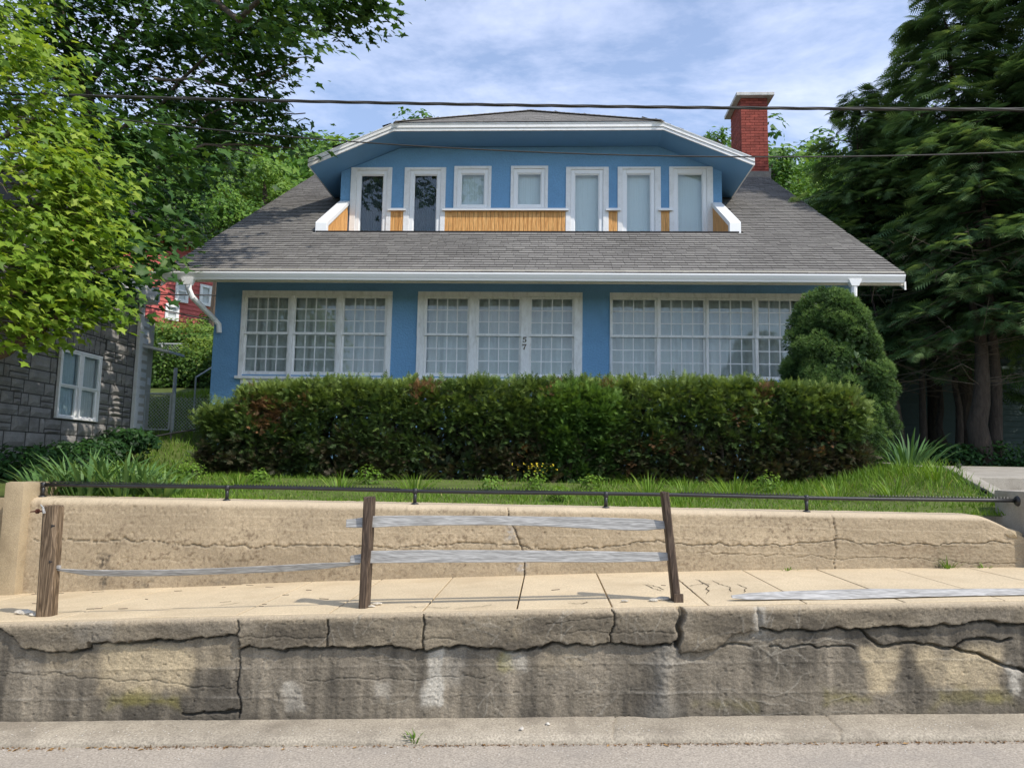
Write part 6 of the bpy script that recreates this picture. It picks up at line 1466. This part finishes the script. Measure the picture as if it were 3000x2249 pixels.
# ---------------------------------------------------------------- yew hedge
SPRAY_V = []; SPRAY_F = []
for _i in range(4):
    for _s in (1, -1):
        _b = len(SPRAY_V); x = .10+.21*_i; l = .50*(1-.13*_i)
        SPRAY_V += [(x-.07, .0, 0), (x+.09, 0, 0), (x+l*.50, _s*l, .05*((_i % 2)*2-1))]; SPRAY_F.append((_b, _b+1, _b+2))
_b = len(SPRAY_V); SPRAY_V += [(.72, .07, 0), (.72, -.07, 0), (1.20, 0, .03)]; SPRAY_F.append((_b, _b+1, _b+2))
def hedge_part(name, x0, x1, y0, y1, topz_, botz, n, mat, label, seed, cat='hedge', fresh_lit=.5, dens_low=.75, lump=.12, size=.082, dead=0):
    """clipped yew: many sprays, each a fan of sprigs, with gaps and woody stems showing low down"""
    topz = lambda X: topz_(X)-.115
    r = np.random.default_rng(seed); xm, ym = (x0+x1)/2, (y0+y1)/2; zg = float(zyard(xm, ym))
    t = thing(name, label, cat, (xm, ym, zg))
    nc = n//26; k = r.random(nc); X = r.uniform(x0, x1, nc); f = r.random(nc); Y = np.full(nc, y0); nn = np.zeros((nc, 3))
    front = k < .60; top = (k >= .60) & (k < .84); end = k >= .84
    Z = botz(X)+(topz(X)-botz(X))*f; nn[front] = (0, -1, .20)
    Y[top] = y0+(y1-y0)*r.random(top.sum())**1.5; Z[top] = topz(X)[top]; nn[top] = (0, -.15, 1)
    sg = np.where(r.random(nc) < .5, -1.0, 1.0); X[end] = np.where(sg > 0, x1, x0)[end]; Y[end] = r.uniform(y0, y1, end.sum()); Z[end] = (botz(X)+(topz(X)-botz(X))*f)[end]
    nn[end] = np.stack([sg, -.3+0*sg, .15+0*sg], 1)[end]
    f01 = (Z-botz(X))/(topz(X)-botz(X))
    sh = np.clip((Z-(topz(X)-.14))/.14, 0, 1); Y[front] += .09*sh[front]**2
    ex = np.maximum(np.clip((x0+.2-X)/.2, 0, 1), np.clip((X-(x1-.2))/.2, 0, 1)); Y[front] += .2*ex[front]**2; Z[top] -= .10*ex[top]**2
    lf = NZ[2].fbm(X*1.5+seed, Z*1.7+Y*.8, 4)-.5
    P0 = np.stack([X, Y, Z], 1)+nn*(lf*lump*1.6+r.normal(0, .03, nc))[:, None]
    hole = NZ[5].fbm(X*2.6+9, Z*3.2+5, 3)
    keep = r.random(nc) < np.clip(dens_low+f01*1.2, 0, 1); keep &= ~((hole < .42) & (f01 < .62) & (f01 > .02) & (r.random(nc) < .8)); keep &= ~((f01 < .10) & (r.random(nc) < .55))
    P0, nn, f01 = P0[keep], nn[keep], f01[keep]; nc = len(P0)
    base = np.clip(.05+(fresh_lit+.12)*np.clip(f01*1.45-.38, 0, 1)+.55*(NZ[6].fbm(P0[:, 0]*1.7+3, P0[:, 2]*2.2, 3)-.48)+r.normal(0, .10, nc), 0, 1)  # tint rises with height: fresh growth, plus sunlight painted on the top
    m_ = 22; ax = unit(nn+np.array([0, -.05, .10])+np.array([0, 0, .45])*f01[:, None]+r.normal(size=(nc, 3))*.35)
    P = np.repeat(P0, m_, 0); A = np.repeat(ax, m_, 0); N = nc*m_
    s_ = r.random(N)**.7; side = r.normal(size=(N, 3))*.55; D = unit(A+side-np.array([0, 0, .18])*(1-np.repeat(f01, m_))[:, None])
    P = P-A*.10+D*(s_*.13)[:, None]
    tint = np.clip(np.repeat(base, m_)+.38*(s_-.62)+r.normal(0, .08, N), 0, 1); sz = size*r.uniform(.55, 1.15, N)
    R_ = frames_x(D+r.normal(size=(N, 3))*.15, np.array([0, -.3, 1.0])+r.normal(size=(N, 3))*.45)
    if dead:
        dn = np.repeat(NZ[7].fbm(P0[:, 0]*3.1+1, P0[:, 2]*3.1+2, 3)+r.normal(0, .05, nc), m_); dm_ = dn > .75
        scatter('dead_sprigs', SPRAY_V, SPRAY_F, P[dm_], R_[dm_], sz[dm_]*.8, r.random(dm_.sum()), M['dead'], t); o = ~dm_
    else: o = np.ones(N, bool)
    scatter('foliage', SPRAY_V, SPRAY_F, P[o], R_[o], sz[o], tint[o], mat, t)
    # a few stray shoots above the clipped top
    q = int((x1-x0)*26); X = r.uniform(x0+.05, x1-.05, q); Yq = y0+(y1-y0)*.6*r.random(q); Pq = np.stack([X, Yq+.05, topz(X)+r.uniform(0, .06, q)], 1)
    scatter('shoots', SPRAY_V, SPRAY_F, Pq, frames_x(np.stack([r.normal(0, .4, q), r.normal(-.1, .3, q), np.ones(q)], 1), r.normal(size=(q, 3))), .11*r.uniform(.6, 1.3, q), np.clip(r.normal(.8, .15, q), 0, 1), mat, t)
    # old dark inner growth
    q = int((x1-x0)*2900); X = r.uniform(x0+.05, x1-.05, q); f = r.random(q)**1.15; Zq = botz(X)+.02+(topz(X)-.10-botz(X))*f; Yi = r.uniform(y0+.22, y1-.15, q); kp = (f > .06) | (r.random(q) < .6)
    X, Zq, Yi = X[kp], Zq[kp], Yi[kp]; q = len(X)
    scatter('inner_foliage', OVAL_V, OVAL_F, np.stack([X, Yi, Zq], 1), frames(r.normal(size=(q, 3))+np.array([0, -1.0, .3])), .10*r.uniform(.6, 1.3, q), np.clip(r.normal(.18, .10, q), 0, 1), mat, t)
    m = MB(); rr = random.Random(seed)
    for i in range(int((x1-x0)*6)+2):
        x = rr.uniform(x0+.1, x1-.1); y = rr.uniform(y0+.12, y1-.1); z = float(zyard(x, y)); tz = float(topz(np.array([x]))[0])-.12
        m.tube([(x, y, z-.05), (x+rr.uniform(-.1, .1), y+rr.uniform(-.1, .1), z+.4), (x+rr.uniform(-.3, .3), y+rr.uniform(-.3, .2), tz-.15)], [.022, .014, .006], 5)
        for j in range(16):
            z1 = rr.uniform(z+.15, tz-.1); a = rr.uniform(0, 6.28); m.tube([(x, y, z1), (min(max(x+.35*math.cos(a), x0), x1), max(y+.35*math.sin(a), y0+.02), min(z1+.15, tz))], [.006, .002], 4, cap=False)
    m.build('stems', M['twig'], t)['kind'] = 'stuff'
def prof_px(pts, Y):
    P = np.array([onY(x, y, Y) for x, y in pts]); return lambda X: np.interp(X, P[:, 0], P[:, 2])
def hedges():
    Yf = 8.85
    tp = prof_px([(640, 1140), (715, 1110), (800, 1103), (1000, 1104), (1300, 1103), (1600, 1104), (1800, 1098), (2000, 1096), (2200, 1100), (2330, 1112), (2450, 1135), (2520, 1165), (2560, 1200)], Yf+.25)
    bt = lambda X: zyard(X, X*0+Yf+.2)+.01
    xl, xr = onY(690, 1200, Yf)[0], onY(2530, 1200, Yf)[0]
    hedge_part('yew_hedge', xl, xr, Yf, Yf+1.25, tp, bt, 74000, M['yew'], 'long dark green clipped yew hedge in front of the ground floor windows', 31, fresh_lit=.62, dead=.3)
    tl = prof_px([(540, 1195), (580, 1165), (640, 1165), (700, 1172), (760, 1190)], Yf+.2)
    hedge_part('yew_shrub', onY(566, 1250, Yf)[0], onY(735, 1250, Yf)[0], Yf+.1, Yf+.95, tl, bt, 13000, M['yew'], 'lower yew shrub at the left end of the hedge', 32, 'shrub', fresh_lit=.55, lump=.10)
    tb = prof_px([(1560, 1135), (1620, 1112), (1720, 1106), (1800, 1115), (1840, 1135)], Yf-.1)
    hedge_part('yew_shrub', onY(1590, 1250, Yf)[0], onY(1815, 1250, Yf)[0], Yf-.05, Yf+.4, tb, bt, 13000, M['yew_bright'], 'brighter green leafy patch of yew bulging from the middle of the hedge', 33, 'shrub', fresh_lit=.6, dens_low=.95, lump=.12)
hedges()

# ---------------------------------------------------------------- dwarf spruce beside the hedge
def spruce():
    Y0 = 9.85; c = onY(2440, 1340, Y0); zb = float(zyard(c[0], Y0)); top = onY(2440, 862, Y0)[2]; H = top-zb
    t = thing('dwarf_spruce', 'dense rounded cone shaped dwarf spruce at the right end of the hedge', 'spruce', (c[0], Y0, zb))
    prof = lambda u: np.interp(u, [0, .10, .22, .40, .55, .70, .82, .91, .97, 1.0], [.40, .50, .56, .56, .51, .42, .33, .25, .16, .06])
    r = np.random.default_rng(5); P = []; N = []; T = []
    for i in range(260):
        u = r.random()**.9; a = r.uniform(0, 2*math.pi); R0 = float(prof(u))*(1+.10*math.sin(3*a+u*5)); pr = r.uniform(.10, .19); R0 += r.uniform(-.07, .05)
        q = np.array([c[0]+.06*(1-u)+R0*math.cos(a), Y0+R0*math.sin(a), zb+.05+H*.97*u]); out = unit(np.array([math.cos(a), math.sin(a), .55]))
        n = int(74*(pr/.1)**2); v = unit(r.normal(size=(n, 3))); v = np.where((v@out)[:, None] < -.15, -v, v)
        P.append(q+v*pr*r.uniform(.75, 1.05, (n, 1))); N.append(v+out*.4); T.append(np.clip(.02+.55*np.maximum(v@out, 0)**1.5+.35*np.maximum(v[:, 2], -.3)+r.normal(0, .1, n)+r.normal(0, .06), 0, 1))  # tint paints shade in: puff undersides and the gaps between puffs darker
    P, N, T = map(np.concatenate, (P, N, T)); n = len(P)
    low = np.clip((.28-(P[:, 2]-zb)/H)/.28, 0, 1); keep = r.random(n) > low*.75; P, N, T = P[keep], N[keep], T[keep]; n = len(P)
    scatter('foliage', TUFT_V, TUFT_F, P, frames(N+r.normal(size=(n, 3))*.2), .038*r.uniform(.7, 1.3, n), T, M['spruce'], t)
    q = 5000; u = r.random(q); a = r.uniform(0, 6.28, q); R0 = prof(u)*r.uniform(.35, .92, q)*np.clip(u*5, .3, 1)
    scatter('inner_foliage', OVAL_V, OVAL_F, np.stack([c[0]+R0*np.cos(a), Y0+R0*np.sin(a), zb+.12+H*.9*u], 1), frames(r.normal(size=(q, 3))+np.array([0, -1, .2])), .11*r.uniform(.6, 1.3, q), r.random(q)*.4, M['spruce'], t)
    m = MB(); m.tube([(c[0], Y0, zb-.1), (c[0], Y0, zb+H*.8)], [.06, .02], 8)
    for i in range(120):
        u = r.random()*.6; a = r.uniform(0, 6.28); R0 = float(prof(u))*.9; m.tube([(c[0], Y0, zb+H*u*.9), (c[0]+R0*math.cos(a), Y0+R0*math.sin(a), zb+H*u+.05)], [.008, .003], 4, cap=False)
    m.build('stems', M['twig'], t)['kind'] = 'stuff'
spruce()

# ---------------------------------------------------------------- lawn
def grass():
    n = 30000; X = rng.uniform(XPL+.02, 4.15, n); Y = YR+.30+(8.9-YR-.30)*rng.random(n)**1.15
    tall = NZ[3].fbm(X*.9+4, Y*1.1+2, 3)
    keep = ~((NZ[4].fbm(X*1.4, Y*1.7, 3) < .42) & (Y > 7.9) & (X > -3) & (X < 1.6)); keep &= ~((X > -1.2) & (X < .5) & (Y > 8.1) & (rng.random(n) < .8))
    X, Y, tall = X[keep], Y[keep], tall[keep]; n = len(X)
    h = (.030+.11*np.clip(tall-.36, 0, 1)*1.6)*rng.uniform(.45, 1.5, n)*np.interp(X, [-4.6, 0, 1.5, 4], [.85, .8, 1.15, 1.35]); h *= np.where(Y < YR+.45, .8, 1)
    z = np.where(Y < YR+.42, WTOP+.004, zyard(X, Y)-.01); nr = np.stack([rng.normal(0, .3, n), rng.normal(-.12, .3, n), np.ones(n)], 1)
    scatter('lawn_grass', BLADE_V, BLADE_F, np.stack([X, Y, z], 1), frames(nr), np.stack([.007*rng.uniform(.7, 1.5, n), h, h], 1), np.clip(rng.normal(.5, .22, n)+.3*(NZ[5].fbm(X*2, Y*2, 3)-.5), 0, 1), M['grass'])
    tag(bpy.data.objects['lawn_grass'], 'lush green lawn grass between the retaining wall and the hedge', 'grass', kind='stuff')
    # slope behind the gate
    n = 16000; X = rng.uniform(-8.2, -4.6, n); Y = rng.uniform(8.2, NYB+6, n); k_ = (X < -5.35) | (Y < 11.3); X, Y = X[k_], Y[k_]; n = len(X); h = .10*rng.uniform(.5, 1.4, n)
    scatter('slope_grass', BLADE_V, BLADE_F, np.stack([X, Y, zyard(X, Y)-.01], 1), frames(np.stack([rng.normal(0, .3, n), rng.normal(-.1, .3, n), np.ones(n)], 1)), np.stack([.010*rng.uniform(.7, 1.5, n), h, h], 1), rng.random(n)*.9, M['grass'])
    tag(bpy.data.objects['slope_grass'], 'grass on the rising ground behind the chain link gate', 'grass', kind='stuff')
grass()
def blades_plant(name, label, cat, x, y, n, ln, wd, spread, mat, seed, group=None, lean=(0, 0), tmid=.5, z=None):
    r = np.random.default_rng(seed); z = float(zyard(x, y)) if z is None else z
    t = thing(name, label, cat, (x, y, z), group)
    a = r.uniform(0, 2*math.pi, n); rad = r.random(n)**.6
    P = np.stack([x+rad*spread*.45*np.cos(a), y+rad*spread*.35*np.sin(a), np.full(n, z-.02)], 1)
    N = np.stack([rad*.75*np.cos(a)+lean[0]+r.normal(0, .12, n), rad*.6*np.sin(a)+lean[1]+r.normal(0, .12, n), np.ones(n)], 1)
    bend = np.stack([np.cos(a), np.sin(a), 0*a], 1); L = ln*r.uniform(.55, 1.15, n)
    Z = unit(N); B = unit(bend-Z*np.sum(bend*Z, 1, keepdims=True)); Xa = np.cross(B, Z)
    scatter('leaves', LONG_V, LONG_F, P, np.stack([Xa, B, Z], 2), np.stack([wd*r.uniform(.7, 1.3, n), L, L], 1), np.clip(r.normal(tmid, .2, n), 0, 1), mat, t); return t
lefts = [(150, 1415, 7.0, 'iris clump beside the left pier'), (215, 1420, 7.25, 'iris clump second from the left pier'), (270, 1425, 7.0, 'tallest iris clump in the middle of the left bed'), (330, 1420, 7.3, 'iris clump right of the tallest one'), (385, 1425, 7.05, 'iris clump in front of the low dark rail'), (440, 1425, 7.2, 'iris clump spreading to the right of the bed'), (500, 1425, 7.1, 'outermost iris clump nearest the hedge')]
for i, (px, py, Y, lab) in enumerate(lefts):
    q = onY(px, py, Y); k = [.8, .9, 1.15, .95, 1.0, .9, .7][i]
    blades_plant('iris_plant', lab, 'iris', q[0], Y-.1, 46, .46*k, .028, .40, M['iris'], 50+i, 'irises in the left bed', lean=(.05, -.1))
q = onY(2665, 1385, 9.0); t = blades_plant('iris_plant', 'dark green iris clump right of the spruce', 'iris', q[0], 9.0, 60, .50, .024, .50, M['iris'], 70, lean=(.05, -.1), tmid=.05)
for i, (px, py, Y, k, lab) in enumerate([(700, 1405, 7.9, .20, 'tuft of long grass at the hedge foot, far left'), (1000, 1410, 7.7, .22, 'tuft of long grass left of the middle fence post'), (1215, 1400, 7.8, .26, 'thin arching grass tuft behind the third railing post'), (1900, 1420, 7.6, .30, 'wide arching grass tuft behind the leaning post'), (2150, 1415, 7.7, .30, 'long grass tuft under the hedge right of the leaning post'), (2450, 1420, 7.6, .26, 'long grass tuft below the spruce'), (2620, 1430, 7.5, .26, 'long grass tuft in the right corner of the lawn'), (2010, 1425, 7.5, .26, 'grass tuft between the two arching tufts'), (2750, 1420, 7.8, .24, 'grass tuft beside the side kerb')]):
    q = onY(px, py, Y); blades_plant('grass_tuft', lab, 'grass', q[0], Y, 70, k, .008, .34, M['grass'], 80+i, 'long grass tufts', tmid=.55)
def leafy(name, label, cat, c, rad, n, size, mat, seed, group=None, tm=.5, shell=.55, zmin=None, stems=True):
    r = np.random.default_rng(seed); c = np.array(c, float); zg = float(zyard(c[0], c[1])); t = thing(name, label, cat, (c[0], c[1], zg), group)
    v = unit(r.normal(size=(n, 3))); rr = shell+(1-shell)*r.random((n, 1))**.6
    lump = .75+.5*NZ[int(seed) % 8].fbm(v[:, 0]*2.4+seed+9, v[:, 2]*2.4+v[:, 1]*1.3+9, 3)[:, None]
    P = c+v*rr*lump*np.array(rad); P[:, 2] = np.maximum(P[:, 2], zg+.01)
    N = v*.7+np.array([.15, -.2, .7])+r.normal(size=(n, 3))*.45
    scatter('leaves', OVAL_V, OVAL_F, P, frames(N), size*r.uniform(.6, 1.3, n), np.clip(tm+.25*v[:, 2]+r.normal(0, .17, n), 0, 1), mat, t)
    if stems:
        m = MB(); q = random.Random(seed)
        for i in range(8): a = q.uniform(0, 6.28); m.tube([(c[0]+.05*math.cos(a), c[1]+.05*math.sin(a), zg-.03), (c[0]+rad[0]*.6*math.cos(a), c[1]+rad[1]*.6*math.sin(a), c[2]+rad[2]*q.uniform(-.1, .6))], [.012*max(rad), .005*max(rad)], 4)
        m.build('stems', M['twig'], t)['kind'] = 'stuff'
    return t
# weeds and low plants on the lawn
weeds = [(470, 1408, 7.4, .16, 'bushy weed among the irises'), (560, 1380, 8.2, .16, 'scrambling weed at the left end of the hedge'), (760, 1398, 8.2, .10, 'small broad leaved weed under the hedge, left'), (1080, 1395, 8.2, .14, 'leafy weed behind the middle fence post'), (1440, 1408, 7.7, .12, 'rounded green weed left of the yellow flowers'), (1730, 1405, 8.0, .12, 'leafy weed right of the yellow flowers'), (1640, 1430, 7.2, .10, 'low dandelion patch behind the railing'), (2250, 1395, 8.2, .14, 'ivy like weed under the right part of the hedge'), (330, 1395, 7.5, .16, 'fine leaved weed in the left bed'), (240, 1405, 7.2, .13, 'fine leaved weed near the tallest iris')]
for i, (px, py, Y, r_, lab) in enumerate(weeds):
    q = onY(px, py, Y); zg = float(zyard(q[0], Y)); leafy('weed_plant', lab, 'weed', (q[0], Y, zg+r_*.6), (r_*1.2, r_, r_), 240, .038, M['grass'], 100+i, 'weeds on the lawn', tm=.35, shell=.3)
def yellow_flowers():
    q = onY(1568, 1385, 7.9); zg = float(zyard(q[0], 7.9)); t = leafy('flowering_plant', 'small plant with yellow flowers at the hedge foot', 'flower', (q[0], 7.9, zg+.10), (.14, .12, .12), 160, .04, M['grass'], 130, tm=.4, shell=.2)
    n = 46; P = np.stack([q[0]+rng.normal(.03, .10, n), 7.87+rng.normal(0, .06, n), zg+.20+rng.random(n)*.10], 1)
    scatter('petals', OVAL_V, OVAL_F, P, frames(rng.normal(size=(n, 3))+np.array([0, -1, .6])), np.full(n, .022), rng.random(n), M['flower'], t, kind='stuff')
yellow_flowers()
# dark ground plants under the hemlocks and by the landing, and left foreground shade plants
for i, (px, py, Y, rad, lab, mt, tm) in enumerate([(2930, 1345, 12.4, (.9, .5, .28), 'dark leafy ground plants behind the landing on the right', 'ivy', .4), (2790, 1340, 12.3, (.7, .4, .22), 'dark low plants between the iris and the landing', 'ivy', .3),
        (60, 1370, 8.2, (.55, .5, .26), 'dark shrub at the left edge in front of the stone house', 'ivy', .25), (200, 1345, 8.9, (.5, .4, .22), 'dark leafy shrub under the stone house window', 'ivy', .25), (380, 1290, 10.2, (.40, .4, .18), 'fern like dark plant by the stone house corner', 'ivy', .3), (290, 1320, 9.6, (.4, .3, .18), 'low dark plant left of the fern', 'ivy', .3)]):
    q = onY(px, py, Y); leafy('shade_plant', lab, 'plant', (q[0], Y, q[2]), rad, 1500, .075, M[mt], 140+i, 'dark plants in the shade', tm=tm, shell=.3)
# vines and shrubs on the bank behind the gate
for i, (px, py, Y, rad, n, lab, tm, sz) in enumerate([(520, 1100, NYB+6.6, (1.0, .7, .75), 3200, 'vine covered bank left of the handrail', .35, .10), (590, 1090, NYB+6.5, (.7, .6, .8), 2600, 'vine mass beside the blue house corner', .4, .10), (450, 1100, NYB+6.4, (.7, .6, .9), 2600, 'vine mass behind the porch', .3, .10), (585, 1030, NYB+7.3, (.55, .3, .42), 1200, 'bright vine climbing over the bank fence', .75, .11),
        (500, 1000, 21.5, (1.5, 1.0, .70), 4200, 'tall rounded shrub below the red house', .55, .12), (600, 1010, 21.0, (1.2, 1.0, .6), 3200, 'shrub to the right of the tall rounded one below the red house', .5, .12), (420, 1005, 21.0, (1.0, 1.0, .7), 3000, 'shrub to the left of the tall rounded one below the red house', .5, .12), (640, 950, 22.5, (.6, .6, .5), 1500, 'small shrub against the red siding', .55, .12)]):
    q = onY(px, py, Y); leafy('bank_shrub', lab, 'shrub', q, rad, n, sz, M['vine'], 160+i, 'shrubs on the bank', tm=tm, shell=.45)

# ---------------------------------------------------------------- the wood on the hill
def hill_wood():
    r = np.random.default_rng(77); P = []; N = []; T = []
    for i in range(190):
        Y = r.uniform(34, 95); X = r.uniform(-.62, .60)*Y*1.05-2
        if X > -.10*Y and X < .10*Y: continue
        g = float(zyard(X, Y)); H = r.uniform(6, 9.5)*(.8+Y*.003); R0 = r.uniform(2.0, 3.4)*(.8+Y*.004); base = r.normal(.5, .16); n = int(430*r.uniform(.8, 1.2))
        for k in range(7):
            c = np.array([X, Y, g+H*.62])+r.normal(size=3)*np.array([R0*.55, R0*.5, H*.18]); m = n//7
            v = unit(r.normal(size=(m, 3))); v[:, 1] = np.where(r.random(m) < .75, -np.abs(v[:, 1]), v[:, 1]); rr = R0*.52*r.uniform(.7, 1.1, (m, 1)); P.append(c+v*rr); N.append(v+np.array([.1, -.3, .5])+r.normal(size=(m, 3))*.4); T.append(np.clip(base+.22*v[:, 2]+r.normal(0, .1, m), 0, 1))
    P, N, T = map(np.concatenate, (P, N, T)); n = len(P)
    scatter('hillside_wood', OVAL_V, OVAL_F, P, frames(N), (.34+.005*P[:, 1])*r.uniform(.6, 1.3, n), T, M['wood'])
    tag(bpy.data.objects['hillside_wood'], 'green wooded hillside rising behind the houses', 'wood', kind='stuff')
hill_wood()
def young_tree(px, py, Y, R0, H, n, lab, seed, tm, sz, dark=False):
    q = onY(px, py, Y); g = float(zyard(q[0], Y)); r = np.random.default_rng(seed); t = thing('far_tree', lab, 'tree', (q[0], Y, g), 'trees behind the house')
    P = []; N = []
    m = MB(); m.tube([(q[0], Y, g-.2), (q[0]+.1, Y, q[2]-H*.2), (q[0], Y, q[2]+H*.35)], [.16, .10, .03], 7); m.build('trunk', M['bark'], t)
    for k in range(16):
        c = q+r.normal(size=3)*np.array([R0*.45, R0*.4, H*.28]); a = n//16; v = unit(r.normal(size=(a, 3))); P.append(c+v*R0*.38*r.uniform(.5, 1.1, (a, 1))); N.append(v*.5+np.array([.2, -.3, .7])+r.normal(size=(a, 3))*.4)
    P, N = np.concatenate(P), np.concatenate(N); a = len(P)
    scatter('crown', OVAL_V, OVAL_F, P, frames(N), sz*r.uniform(.6, 1.3, a), np.clip(r.normal(tm, .2, a), 0, 1), M['wood'], t)
young_tree(2262, 520, 24, .9, 1.3, 3600, 'small tree just behind the ridge at the chimney', 201, .35, .14)
young_tree(2330, 530, 30, 1.0, 1.1, 1500, 'airy thin tree right of the chimney', 202, .5, .14)
young_tree(2420, 590, 26, 1.5, 1.6, 5000, 'bushy yellow green tree beside the roof slope', 203, .7, .14)
young_tree(2360, 660, 22, 1.3, 1.6, 5000, 'bright leafy tree behind the right roof edge', 204, .75, .14)
young_tree(2100, 418, 30, .8, .5, 700, 'treetop peeping over the dormer eave left of the chimney', 205, .4, .14)
young_tree(770, 560, 24, 1.2, 1.5, 4500, 'yellow green sapling behind the left roof edge', 206, .85, .14)
young_tree(640, 650, 22, 1.5, 2.0, 5000, 'leafy tree close behind the left roof edge', 207, .55, .14)

# ================================================================== litter and weeds in the joints
def litter():
    r = random.Random(5); m = MB(); m.box(-.5, .5, -.5, .5, -.5, .5); me = m.mesh('twig', M['twig'])
    for i in range(26):
        px = r.uniform(100, 1000) if i < 18 else r.uniform(1500, 2900); q = onPl(px, r.uniform(1705, 1785), (-.046, 0, 1), .70)
        x, y = q[0], min(max(q[1], YLW+.2), YR-.1); L = r.uniform(.03, .09)
        o = bpy.data.objects.new('twig', me); COL.objects.link(o); o.location = (x, y, zwalk(x, y)+.004); o.rotation_euler = (0, -.046, r.uniform(-.5, .5)); o.scale = (L, .004, .004)
        tag(o, 'tiny dry twig lying on the pavement', 'twig', 'dry twigs on the pavement')
    lv = MB(); lv.add([(0, 0, 0), (.4, .25, .1), (1, .05, .02), (.5, -.28, .12), (.45, 0, -.02)], [(0, 4, 1), (1, 4, 2), (2, 4, 3), (3, 4, 0)]); me = lv.mesh('dry_leaf', M['dry'])
    for i in range(90):
        px = r.choice((r.uniform(0, 420), r.uniform(0, 1200), r.uniform(1000, 3000))); q = onPl(px, 2178, (-ROAD, 0, 1), 0); x = q[0]; y = YROAD-r.random()**2*.05-.004
        o = bpy.data.objects.new('dry_leaf', me); COL.objects.link(o); o.location = (x, y, zroad(x)+.004); o.rotation_euler = (r.uniform(-.2, .2), r.uniform(-.2, .2), r.uniform(0, 6.28)); s = r.uniform(.014, .042); o.scale = (s, s, s)
        tag(o, 'dry brown leaf fragment in the gutter along the kerb', 'leaf', 'dry leaf litter along the kerb')
litter()
n = 2200; X = rng.uniform(-3.9, 3.3, n); g_ = NZ[2].fbm(X*2.2, X*0, 3); k_ = rng.random(n) < np.clip(g_*2.6-.75, .08, 1); X = X[k_]; n = len(X); Y = YROAD-np.abs(rng.normal(0, .014, n))-.001
scatter('gutter_debris', OVAL_V, OVAL_F, np.stack([X, Y, zroad(X)+.004], 1), frames(np.array([0, 0, 1.0])+rng.normal(size=(n, 3))*.35), rng.uniform(.006, .022, n), rng.random(n), M['dead'])
tag(bpy.data.objects['gutter_debris'], 'fine dry plant debris along the foot of the kerb', 'debris', kind='stuff')
n = 900; X = rng.uniform(-3.8, 3.2, n); Y = np.where(rng.random(n) < .5, YROAD-np.abs(rng.normal(0, .12, n))-.003, rng.uniform(YROAD+.05, YLW-.04, n)); Z = zroad(X)+np.where(Y < YROAD, .002, .050)
scatter('road_grit', [(-.5, -.5, 0), (.5, -.4, 0), (.3, .5, 0), (0, 0, .6)], [(0, 1, 3), (1, 2, 3), (2, 0, 3)], np.stack([X, Y, Z], 1), frames(np.tile([0, 0, 1.0], (n, 1))), rng.uniform(.003, .009, n), rng.random(n), M['pebble'])
tag(bpy.data.objects['road_grit'], 'fine pale grit scattered on the kerb and road edge', 'grit', kind='stuff')
for i, (px, py, Y, n, k, lab) in enumerate([(1210, 2165, YROAD+.02, 26, .07, 'green weed growing from a crack in the kerb'), (1215, 2130, YROAD+.2, 14, .04, 'tiny weed on the kerb behind the crack weed')]):
    q = onPl(px, py, (-ROAD, 0, 1), .045); blades_plant('kerb_weed', lab, 'weed', q[0], Y, n, k, .008, .07, M['grass'], 300+i, tmid=.3, z=zroad(q[0])+.03)
for i, (px, lab) in enumerate([(2780, 'weed tuft at the foot of the retaining wall, right'), (2310, 'tiny weed at the foot of the retaining wall'), (2885, 'small weed at the wall foot near the right pier')]):
    q = onY(px, 1660, YR-.03); blades_plant('wall_weed', lab, 'weed', q[0], YR-.03, 16 if i else 34, .07 if i else .12, .008, .10, M['grass'], 310+i, tmid=.3, z=float(zback(q[0])))
